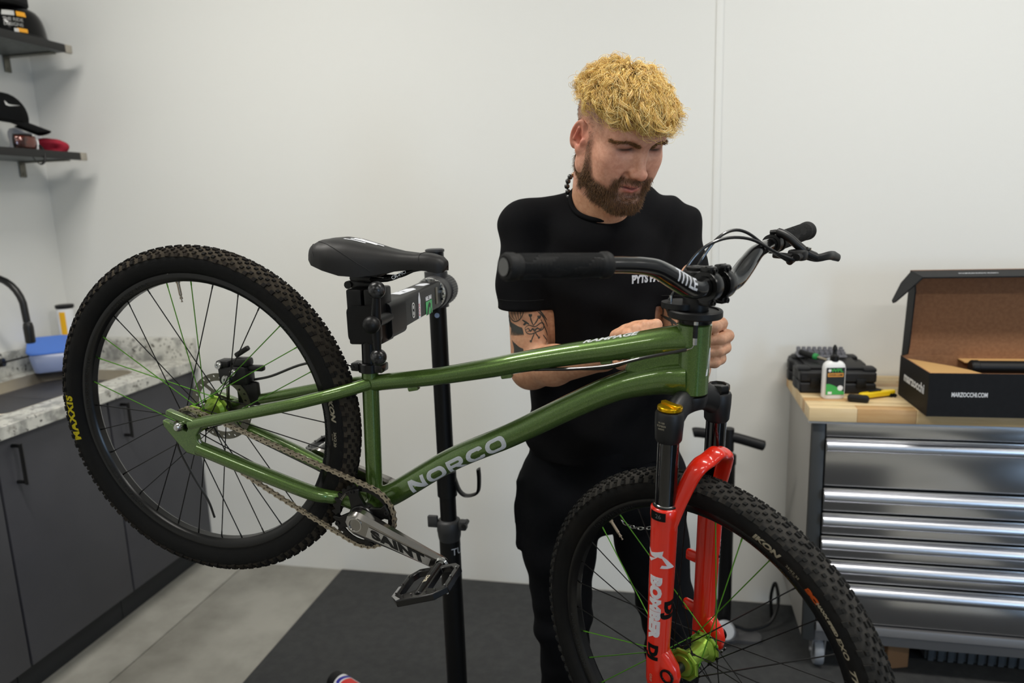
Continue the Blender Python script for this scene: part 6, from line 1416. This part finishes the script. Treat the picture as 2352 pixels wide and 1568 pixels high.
def grow_hair():
    hairline = ((hz > 0.086+0.05*np.maximum(hy-0.03, 0)) | ((hy < -0.075) & (hz > 0.068))) & inh & (vn@HR[:, 2] > -0.1)
    cand = np.flatnonzero(hairline); NL_, PER, K = 520, 23, 20
    root = rg.choice(cand, NL_); p = Lc[root].copy(); n = vn[root] @ HR
    gl = np.array([0, math.sin(pit), -math.cos(pit)])            # gravity in the head frame
    crown = np.array([0.010, -0.040, 0.12]); out = p-crown; out /= np.linalg.norm(out, axis=1)[:, None]
    d = n*0.75+0.6*out+np.array([0, 0.20, 0])+0.30*rg.normal(size=(NL_, 3)); d /= np.linalg.norm(d, axis=1)[:, None]
    Lk = rg.uniform(0.050, 0.088, NL_)*np.interp(p[:, 1], [-0.11, -0.05, 0.0, 0.05], [0.42, 0.62, 0.95, 1.0]); st = Lk/(K-1); path = [p.copy()]
    drift = rg.normal(size=(NL_, 3))*0.035; e = np.array([0.081, 0.103, 0.088]); lim = rg.uniform(1.00, 1.15, NL_)
    fl = np.where(p[:, 1] > 0.045, 0.084, 0.074)+rg.normal(size=NL_)*0.006
    for i in range(1, K):
        p = p+d*st[:, None]; drift = drift*0.8+rg.normal(size=(NL_, 3))*0.030; d = d+0.13*gl+0.07*out+0.035*np.array([0, 1, 0])+drift
        q = (p-np.array([0, -0.012, 0.042]))/e; ln = np.linalg.norm(q, axis=1); qn = q/ln[:, None]
        d += qn*np.maximum(0, 1.06-ln)[:, None]*3.0; d -= qn*np.maximum(0, ln-lim)[:, None]*2.4
        low = p[:, 2] < fl; d[low, 2] += 0.30; d[low] += np.cross(qn[low], np.array([0, 0, 1.]))*0.3
        d /= np.linalg.norm(d, axis=1)[:, None]; path.append(p.copy())
    path = np.stack(path, 1)
    T = np.gradient(path, axis=1); T /= np.linalg.norm(T, axis=2)[..., None]
    X = np.cross(np.array([0.3, 0.2, 1.0]), T); X /= np.linalg.norm(X, axis=2)[..., None]; Y = np.cross(T, X); t = np.linspace(0, 1, K)
    turns = rg.uniform(0.7, 1.7, NL_)*rg.choice([-1, 1], NL_); ph = rg.uniform(0, 2*PI, NL_); cr = rg.uniform(0.003, 0.0095, NL_)
    ang = ph[:, None]+2*PI*turns[:, None]*t[None]**1.3; A = (cr[:, None]*np.minimum(1, t*1.8)[None])
    base = np.stack([L3((250, 218, 132)), L3((240, 202, 112)), L3((252, 230, 164)), L3((220, 176, 92)), L3((236, 198, 130))])
    S_, C_ = [], []
    for k in range(PER):
        sp = np.where(rg.uniform(size=(NL_, 1, 1)) < 0.22, 3.2, 1.0)
        o = (rg.normal(size=(NL_, 1, 3))*0.0013+rg.normal(size=(NL_, 1, 3))*0.0022*t[None, :, None])*sp
        ang2 = ang+rg.normal(size=(NL_, 1))*0.16*sp[:, :, 0]; P = path+(A*rg.uniform(0.85, 1.15, (NL_, 1)))[..., None]*(np.cos(ang2)[..., None]*X+np.sin(ang2)[..., None]*Y)+o
        P[:, 0] = path[:, 0]+0.6*o[:, 0]; S_.append(P)
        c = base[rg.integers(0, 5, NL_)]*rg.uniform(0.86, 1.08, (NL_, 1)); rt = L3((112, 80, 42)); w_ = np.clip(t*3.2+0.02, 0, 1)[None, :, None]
        C_.append(rt*(1-w_)+c[:, None, :]*w_)
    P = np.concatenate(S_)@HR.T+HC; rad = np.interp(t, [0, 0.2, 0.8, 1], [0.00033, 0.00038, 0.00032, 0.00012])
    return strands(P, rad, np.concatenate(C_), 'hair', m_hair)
hair = grow_hair(); hair['kind'] = 'stuff'; hair['label'] = 'curly bleached blond hair'
def grow_short(mask_w, n, length, lean, c0, c1, name, m, K=4, rad0=0.0005, jit=0.35):
    wgt = mask_w/mask_w.sum(); root = rg.choice(len(V), n, p=wgt); p = V[root]+rg.normal(size=(n, 3))*0.0009; nn = vn[root]
    d = nn+lean[None] if lean.ndim == 1 else nn*0.35+lean[root]
    d = d+rg.normal(size=(n, 3))*jit; d /= np.linalg.norm(d, axis=1)[:, None]; ln = rg.uniform(length[0], length[1], n); P = [p-nn*0.0006]
    for i in range(1, K): p = p+d*(ln/(K-1))[:, None]; d = d+np.array([0, 0, -0.22])+rg.normal(size=(n, 3))*0.14; d /= np.linalg.norm(d, axis=1)[:, None]; P.append(p)
    P = np.stack(P, 1); u = rg.uniform(0, 1, (n, 1)); C_ = np.repeat((c0*(1-u)+c1*u)[:, None, :], K, 1)
    return strands(P, np.interp(np.linspace(0, 1, K), [0, 1], [rad0, rad0*0.45]), C_, name, m)
down = HR @ np.array([0, 0.25, -0.9])
o = grow_short(bmk**1.5, 11000, (0.0035, 0.0095), down, L3((46, 31, 19)), L3((150, 108, 66)), 'beard', m_brd, rad0=0.00027); o['kind'] = 'stuff'; o['label'] = 'short brown beard and moustache'
stub = scalp*(1-topm)*(hz < 0.09); stub[stub < 0.1] = 0
o = grow_short(stub, 5000, (0.0012, 0.0030), down, L3((96, 76, 56)), L3((150, 122, 88)), 'stubble', m_brd, K=3, rad0=0.00022); o['kind'] = 'stuff'; o['label'] = 'closely shaved sides'
for s, nm in ((-1, 'eyebrow'), (1, 'eyebrow')):
    xx = s*hx; zc = 0.0300+0.0045*np.sin(np.clip((xx-0.012)/0.042, 0, 1)*PI*0.72)-0.004*np.clip((xx-0.038)/0.018, 0, 1)
    bw_ = np.exp(-((hz-zc)/0.0027)**2)*(xx > 0.010)*(xx < 0.060)*(hy > 0.045)*inh; bw_[bw_ < 0.2] = 0
    lean = np.tile(HR @ np.array([s*1.0, -0.1, 0.25]), (len(V), 1))
    o = grow_short(bw_, 700, (0.004, 0.008), lean, L3((96, 66, 38)), L3((158, 114, 66)), nm, m_brd, jit=0.18, rad0=0.0003); o['kind'] = 'stuff'
# ---- shirt
m_shirt = mat('black_cotton', (15, 15, 17), 0.9, bump=(700, 0.25), spec=0.12)
T_ = SDF(steps((-0.42, 0.16, 0.0036)), steps((1.42, 1.80, 0.0036)), steps((0.96, 1.62, 0.0036)))
T_.ell((-0.14, 1.605, 1.40), (0.176, 0.116, 0.20), RT, 0); T_.ell((-0.142, 1.615, 1.20), (0.170, 0.112, 0.20), RT, 0.05); T_.ell((-0.142, 1.625, 1.04), (0.178, 0.116, 0.16), RT, 0.05)
T_.cone((-0.185, 1.60, 1.545), SH_R+np.array([0, 0, 0.006]), 0.048, 0.055, 0.03); T_.cone((-0.105, 1.608, 1.552), SH_L+np.array([0, 0, 0.0]), 0.054, 0.053, 0.03)
T_.cone((-0.06, 1.622, 1.540), (-0.025, 1.638, 1.522), 0.050, 0.052, 0.03)
CU_R, CU_L = np.array([-0.302, 1.524, 1.332]), np.array([0.036, 1.590, 1.332])
T_.ell((-0.142, 1.575, 1.492), (0.105, 0.084, 0.052), RT, 0.03)
T_.cone(SH_R+np.array([0, 0, 0.004]), CU_R, 0.057, 0.0635, 0.02); T_.cone(SH_L+np.array([0, 0, 0.004]), CU_L, 0.057, 0.0635, 0.02)
X_, Y_, Z_ = T_.ax[0][:, None, None], T_.ax[1][None, :, None], T_.ax[2][None, None, :]
wr = 0.0042*np.sin(38*X_+22*Z_+6*np.sin(9*Z_))*np.clip((1.42-Z_)/0.2, 0, 1)+0.0036*np.sin(30*X_-46*Z_+5*np.sin(14*X_))+0.0020*np.sin(64*Z_+18*X_+3*np.sin(22*Y_))*np.clip((1.25-Z_)/0.2, 0.2, 1)
T_.D += wr.astype(np.float32)
D0 = T_.D.copy(); NA, NE = NB+np.array([0.002, -0.012, 0.0]), NT+np.array([0.002, -0.004, 0.0]); T_.cone(NA-(NE-NA)*0.1, NE, 0.066, 0.060, 0.004, 'sub')
T_.D = np.maximum(T_.D, (0.985+0.006*np.sin(20*X_)-Z_+0*Y_).astype(np.float32))
# sleeve hems: cut level, hollow around the arm
for CU, S_, E_ in ((CU_R, SH_R, EL_R), (CU_L, SH_L, EL_L)):
    I, P = T_.win(CU-0.085, CU+np.array([0.085, 0.085, 0.012])); ins = np.sqrt((P[0]-CU[0])**2+(P[1]-CU[1])**2)+0*P[2]
    pl = (CU[2]+0.010)-P[2]+0*P[0]+0*P[1]; outer_side = (P[0] < -0.235) if CU[0] < -0.1 else (P[0] > -0.022); sel = np.broadcast_to(outer_side, T_.D[I].shape)
    T_.D[I] = np.where(sel, np.maximum(T_.D[I], pl), T_.D[I])
    T_.cone(CU+np.array([0, 0, -0.02]), CU*0.88+S_*0.12, 0.0520, 0.046, 0.003, 'sub')
V2, F2 = T_.nets(); V2 = relax(V2, F2, 2, 0.5)
shirt = link('t_shirt', npmesh('t_shirt', V2-MO, F2, m_shirt), man, label='black crew neck t-shirt')
sbvh = BVHTree.FromPolygons([tuple(p) for p in V2], [tuple(f) for f in F2.tolist()])
def sample(D, p):
    f = [np.interp(p[i], T_.ax[i], np.arange(len(T_.ax[i]))) for i in range(3)]; i0 = [int(min(v, n-2)) for v, n in zip(f, D.shape)]; w_ = [v-i for v, i in zip(f, i0)]; r = 0
    for a in (0, 1):
        for b in (0, 1):
            for c in (0, 1): r += D[i0[0]+a, i0[1]+b, i0[2]+c]*(w_[0] if a else 1-w_[0])*(w_[1] if b else 1-w_[1])*(w_[2] if c else 1-w_[2])
    return r
na = (NE-NA); nx_, ny_, nz_ = frame_from(na); ring_ = []
for a in np.linspace(0, 2*PI, 48, endpoint=False):
    tb_ = 0.0
    for t in np.linspace(0, 0.9, 120):
        if sample(D0, NA+na*t+(0.066-0.006*t)*(math.cos(a)*nx_+math.sin(a)*ny_)) < 0: tb_ = t
    ring_.append(NA+na*(tb_+0.02)+(0.0672-0.006*tb_)*(math.cos(a)*nx_+math.sin(a)*ny_))
ring_ = np.array(ring_)
for _ in range(1): ring_ = 0.5*ring_+0.25*(np.roll(ring_, 1, 0)+np.roll(ring_, -1, 0))
col_ = MB().tube(ring_-MO, 0.0052, 10, closed=True).build('collar', m_shirt, shirt)
# sleeve hem bands
for CU in (CU_R, CU_L):
    n = 40; P = []
    for a in np.linspace(0, 2*PI, n, endpoint=False):
        dr = Vector((math.cos(a), math.sin(a), 0)); h = sbvh.ray_cast(Vector((CU[0], CU[1], CU[2]+0.034))+dr*0.12, -dr, 0.14)
        if h[0] is not None and (h[0]-Vector((CU[0], CU[1], CU[2]+0.034))).length < 0.075: P.append(tuple(np.array(h[0])-MO))
    if len(P) > 5: MB().tube(P, 0.0007, 5).build('hem_stitch', m_seam, shirt)
# chest print
def chest(x, y, z, o=Vector((0.003, 1.40, 1.404))):
    dx = Vector((math.cos(math.radians(20)), math.sin(math.radians(20)), 0)); dr = Vector((-math.sin(math.radians(20)), math.cos(math.radians(20)), 0))
    st0 = o+dx*x+Vector((0, 0, y)); h = sbvh.ray_cast(st0, dr, 0.4)
    q = (h[0]-dr*0.0012) if h[0] is not None else st0+dr*0.12
    return tuple(np.array(q)-MO)
lettering('PYTS PA', 0.0225, m_wht, shirt, fn=chest, bold=0.0013, sx=0.80, cuts=3, label='white chest print')

# ---- trousers and shoes
m_trs = mat('black_denim', (12, 13, 16), 0.85, bump=(500, 0.3), spec=0.1)
Q = SDF(steps((-0.38, 0.16, 0.006)), steps((1.44, 1.82, 0.006)), steps((0.05, 1.13, 0.006)))
Q.ell((-0.143, 1.63, 1.00), (0.176, 0.112, 0.16), RT, 0); Q.ell((-0.145, 1.64, 0.90), (0.192, 0.125, 0.12), RT, 0.03)
RL = [(-0.245, 1.60, 0.90), (-0.247, 1.590, 0.74), (-0.241, 1.590, 0.55), (-0.242, 1.615, 0.36), (-0.245, 1.645, 0.09)]; LL = [(-0.045, 1.665, 0.90), (-0.030, 1.655, 0.76), (0.004, 1.645, 0.60), (0.026, 1.660, 0.38), (0.030, 1.69, 0.09)]
for pts in (RL, LL):
    for i, (ra, rb) in enumerate(((0.100, 0.086), (0.086, 0.066), (0.066, 0.058), (0.058, 0.048))): Q.cone(pts[i], pts[i+1], ra, rb, 0.02)
I, P = Q.win((-0.36, 1.53, 0.74), (-0.29, 1.68, 0.95)); Q.mix(I, (np.maximum.reduce([np.abs(P[0]+0.325)-0.018+0*P[1]+0*P[2], np.abs(P[1]-1.60)-0.06+0*P[0]+0*P[2], np.abs(P[2]-0.85)-0.088+0*P[0]+0*P[1]])).astype(np.float32), 0.012, 'add')
X_, Y_, Z_ = Q.ax[0][:, None, None], Q.ax[1][None, :, None], Q.ax[2][None, None, :]
Q.D += (0.0035*np.sin(60*Z_+20*X_+4*np.sin(15*X_))*np.clip(0.3+np.abs(Z_-0.72)*1.5, 0, 1)+0.0025*np.sin(95*Z_-30*X_+25*Y_)*np.exp(-((Z_-0.55)/0.10)**2)+0.002*np.sin(40*X_+30*Z_)).astype(np.float32)
Q.D = np.maximum(Q.D, (Z_-1.10+0*X_+0*Y_).astype(np.float32)); Q.D = np.maximum(Q.D, (0.085-Z_+0*X_+0*Y_).astype(np.float32))
V3, F3 = Q.nets(); V3 = relax(V3, F3, 2, 0.5)
trs = link('trousers', npmesh('trousers', V3-MO, F3, m_trs), man, label='black trousers')
for c in ((-0.245, 1.645), (0.030, 1.69)):
    S_ = SDF(steps((c[0]-0.09, c[0]+0.10, 0.005)), steps((c[1]-0.26, c[1]+0.10, 0.005)), steps((0.0, 0.16, 0.005)))
    a = np.array([c[0], c[1], 0.065]); d_ = np.array([0.10, -1, 0])*0.17
    S_.cone(a+np.array([0, 0.03, -0.02]), a+d_+np.array([0, 0, -0.030]), 0.042, 0.038, 0.02); S_.cone(a, a+np.array([0, 0, 0.05]), 0.044, 0.042, 0.02)
    zz = S_.ax[2][None, None, :]; S_.D = np.maximum(S_.D, (0.0135-zz+0*S_.D).astype(np.float32))
    V4, F4 = S_.nets(); link('shoe', npmesh('shoe', relax(V4, F4, 1)-MO, F4, mat('black_shoe', (24, 24, 25), 0.6)), man)
# ---- necklace of round beads
nk = sub_empty('necklace', man)
m_bead = mat('black_bead', (12, 11, 11), 0.12, coat=1.0); m_tig = mat('amber_bead', (168, 104, 24), 0.15, var=(150, (60, 34, 10), (0.4, 0.6)), coat=1.0)
loop = curve([(-0.209, 1.560, 1.600), (-0.200, 1.575, 1.622), (-0.150, 1.625, 1.632), (-0.098, 1.602, 1.615), (-0.078, 1.565, 1.570), (-0.098, 1.545, 1.500), (-0.140, 1.540, 1.485), (-0.190, 1.545, 1.520), (-0.209, 1.560, 1.600)], 12); sg = np.r_[0, np.cumsum(np.linalg.norm(np.diff(loop, axis=0), axis=1))]
nb = int(sg[-1]/0.0118); bm_ = {}
for k, m in (('b', m_bead), ('t', m_tig)): bm_[k] = MB().ball((0, 0, 0), 0.0060, 14).mesh('bead', m)
for i in range(nb):
    s_ = sg[-1]*i/nb; p = [np.interp(s_, sg, loop[:, q]) for q in range(3)]; o = link('bead', bm_['t' if i % 5 in (3,) else 'b'], nk); o.location = np.array(p)-MO
# ---- wallet chain at the hip
wc = sub_empty('wallet_chain', man); cpath = curve([(-0.105, 1.545, 0.868), (-0.085, 1.530, 0.850), (-0.055, 1.520, 0.846), (-0.020, 1.522, 0.852), (0.02, 1.535, 0.875)], 8); sg = np.r_[0, np.cumsum(np.linalg.norm(np.diff(cpath, axis=0), axis=1))]
lk = MB().tube([(0.0050*math.cos(a)*1.3, 0.0034*math.sin(a), 0) for a in np.linspace(0, 2*PI, 16, endpoint=False)], 0.0009, 6, closed=True).mesh('chain_link', m_chrome)
for i in range(int(sg[-1]/0.0095)):
    p = Vector([np.interp(i*0.0095, sg, cpath[:, q]) for q in range(3)]); p2 = Vector([np.interp(i*0.0095+0.004, sg, cpath[:, q]) for q in range(3)])
    o = link('chain_link', lk, wc); dv_ = (p2-p).normalized(); o.matrix_local = basis(p-Vector(MO), dv_, (0, 0, 1) if i % 2 else (0, 1, 0))
# ---- tattoo lines printed on the skin of the arms
m_ink = mat('tattoo_ink', (62, 62, 58), 0.6)
def arm_strokes(A_, B_, R_, strokes, name, front=Vector((0.19, -0.98, 0)), wd=0.0011):
    side = Vector((-front.y, front.x, 0)); mb = MB()
    for st_, wmul in strokes:
        P = curve(st_, 4) if len(st_) > 2 else np.array([np.array(st_[0])*(1-t)+np.array(st_[1])*t for t in np.linspace(0, 1, 6)]); pts = []
        for u, v in P:
            h = bvh.ray_cast(Vector(A_)*(1-v)+Vector(B_)*v+side*(u*R_)+front*0.12, -front, 0.2)
            if h[0] is not None: pts.append((h[0], h[1]))
        if len(pts) < 3: continue
        Vv = []
        for i, (p, n) in enumerate(pts):
            t = (pts[min(i+1, len(pts)-1)][0]-pts[max(i-1, 0)][0]).normalized(); sd = n.cross(t); taper = 0.35+0.65*math.sin(PI*(i+0.5)/len(pts))
            if n.dot(front) < 0: n = -n
            Vv += [tuple(np.array(p+n*0.0006+sd*wd*wmul*taper)-MO), tuple(np.array(p+n*0.0006-sd*wd*wmul*taper)-MO)]
        mb.add(Vv, [(2*i, 2*i+1, 2*i+3, 2*i+2) for i in range(len(pts)-1)])
    mb.build(name, m_ink, man, smooth=0)
cx = lambda x, y: ((x-330)/230*0.98, (y-200)/460)
St = [([cx(140, 225), cx(150, 300), cx(200, 345), cx(260, 330), cx(300, 280), cx(318, 215)], 1), ([cx(175, 220), cx(185, 300), cx(215, 335)], .8), ([cx(205, 215), cx(212, 280), cx(235, 335)], .8), ([cx(240, 212), cx(245, 280), cx(255, 328)], .8), ([cx(275, 210), cx(275, 270), cx(272, 318)], .8),
      ([cx(370, 215), cx(400, 240), cx(430, 215), cx(405, 195), cx(372, 212)], 1.6), ([cx(390, 205), cx(410, 232)], 2.5),
      ([cx(372, 285), cx(380, 330), cx(402, 375)], 1.2), ([cx(360, 285), cx(375, 300), cx(388, 285)], 2.4), ([cx(462, 305), cx(440, 340), cx(405, 375)], 1.2), ([cx(450, 300), cx(466, 318), cx(478, 300)], 2.4), ([cx(290, 330), cx(330, 350), cx(360, 365)], 1.8), ([cx(300, 370), cx(330, 352)], 2.0),
      ([cx(315, 390), cx(360, 372), cx(420, 385), cx(480, 360), cx(510, 375), cx(500, 410), cx(440, 425), cx(380, 440), cx(330, 430), cx(315, 392)], 1.2), ([cx(325, 408), cx(350, 395), cx(370, 420), cx(395, 398), cx(415, 420), cx(440, 395), cx(470, 412), cx(495, 392)], 1.2), ([cx(330, 425), cx(400, 405), cx(490, 405)], .8),
      ([cx(415, 430), cx(390, 470), cx(370, 505)], 1.1), ([cx(420, 430), cx(440, 455), cx(460, 475)], 1.1), ([cx(362, 492), cx(382, 500)], 2), ([cx(448, 478), cx(466, 468)], 2),
      ([cx(435, 235), cx(490, 280), cx(545, 345)], 1.6), ([cx(450, 265), cx(510, 320), cx(552, 400)], 1.3), ([cx(480, 330), cx(530, 420), cx(548, 470)], 1.2), ([cx(500, 455), cx(535, 500), cx(548, 540)], 1.2), ([cx(515, 225), cx(545, 260)], 3)]
for i in range(9): St.append(([cx(148+i*15, 345+i*6), cx(175+i*13, 400), cx(168+i*16, 462-i*2)], 2.1))
for i in range(8): St.append(([cx(178+i*14, 500+i*9), cx(200+i*12, 560), cx(190+i*13, 630-i*4)], 1.8))
for i in range(6): St.append(([cx(108+i*8, 250+i*10), cx(125+i*6, 330), cx(140+i*8, 400)], 1.8))
arm_strokes((-0.300, 1.530, 1.360), (-0.296, 1.510, 1.236), 0.048, St, 'tattoo')
arm_strokes((0.020, 1.60, 1.36), (0.036, 1.56, 1.28), 0.05, [([(-0.9, 0.05), (-0.6, 0.3), (-0.75, 0.6)], 3.5), ([(-0.6, 0.1), (-0.4, 0.35), (-0.3, 0.7)], 3), ([(-0.8, 0.5), (-0.4, 0.55), (0.0, 0.7)], 3), ([(-0.9, 0.8), (-0.5, 0.85), (-0.1, 0.95)], 2.5), ([(-0.2, 0.1), (0.1, 0.4), (0.0, 0.8)], 3)], 'tattoo', front=Vector((-0.03, -0.999, 0)))
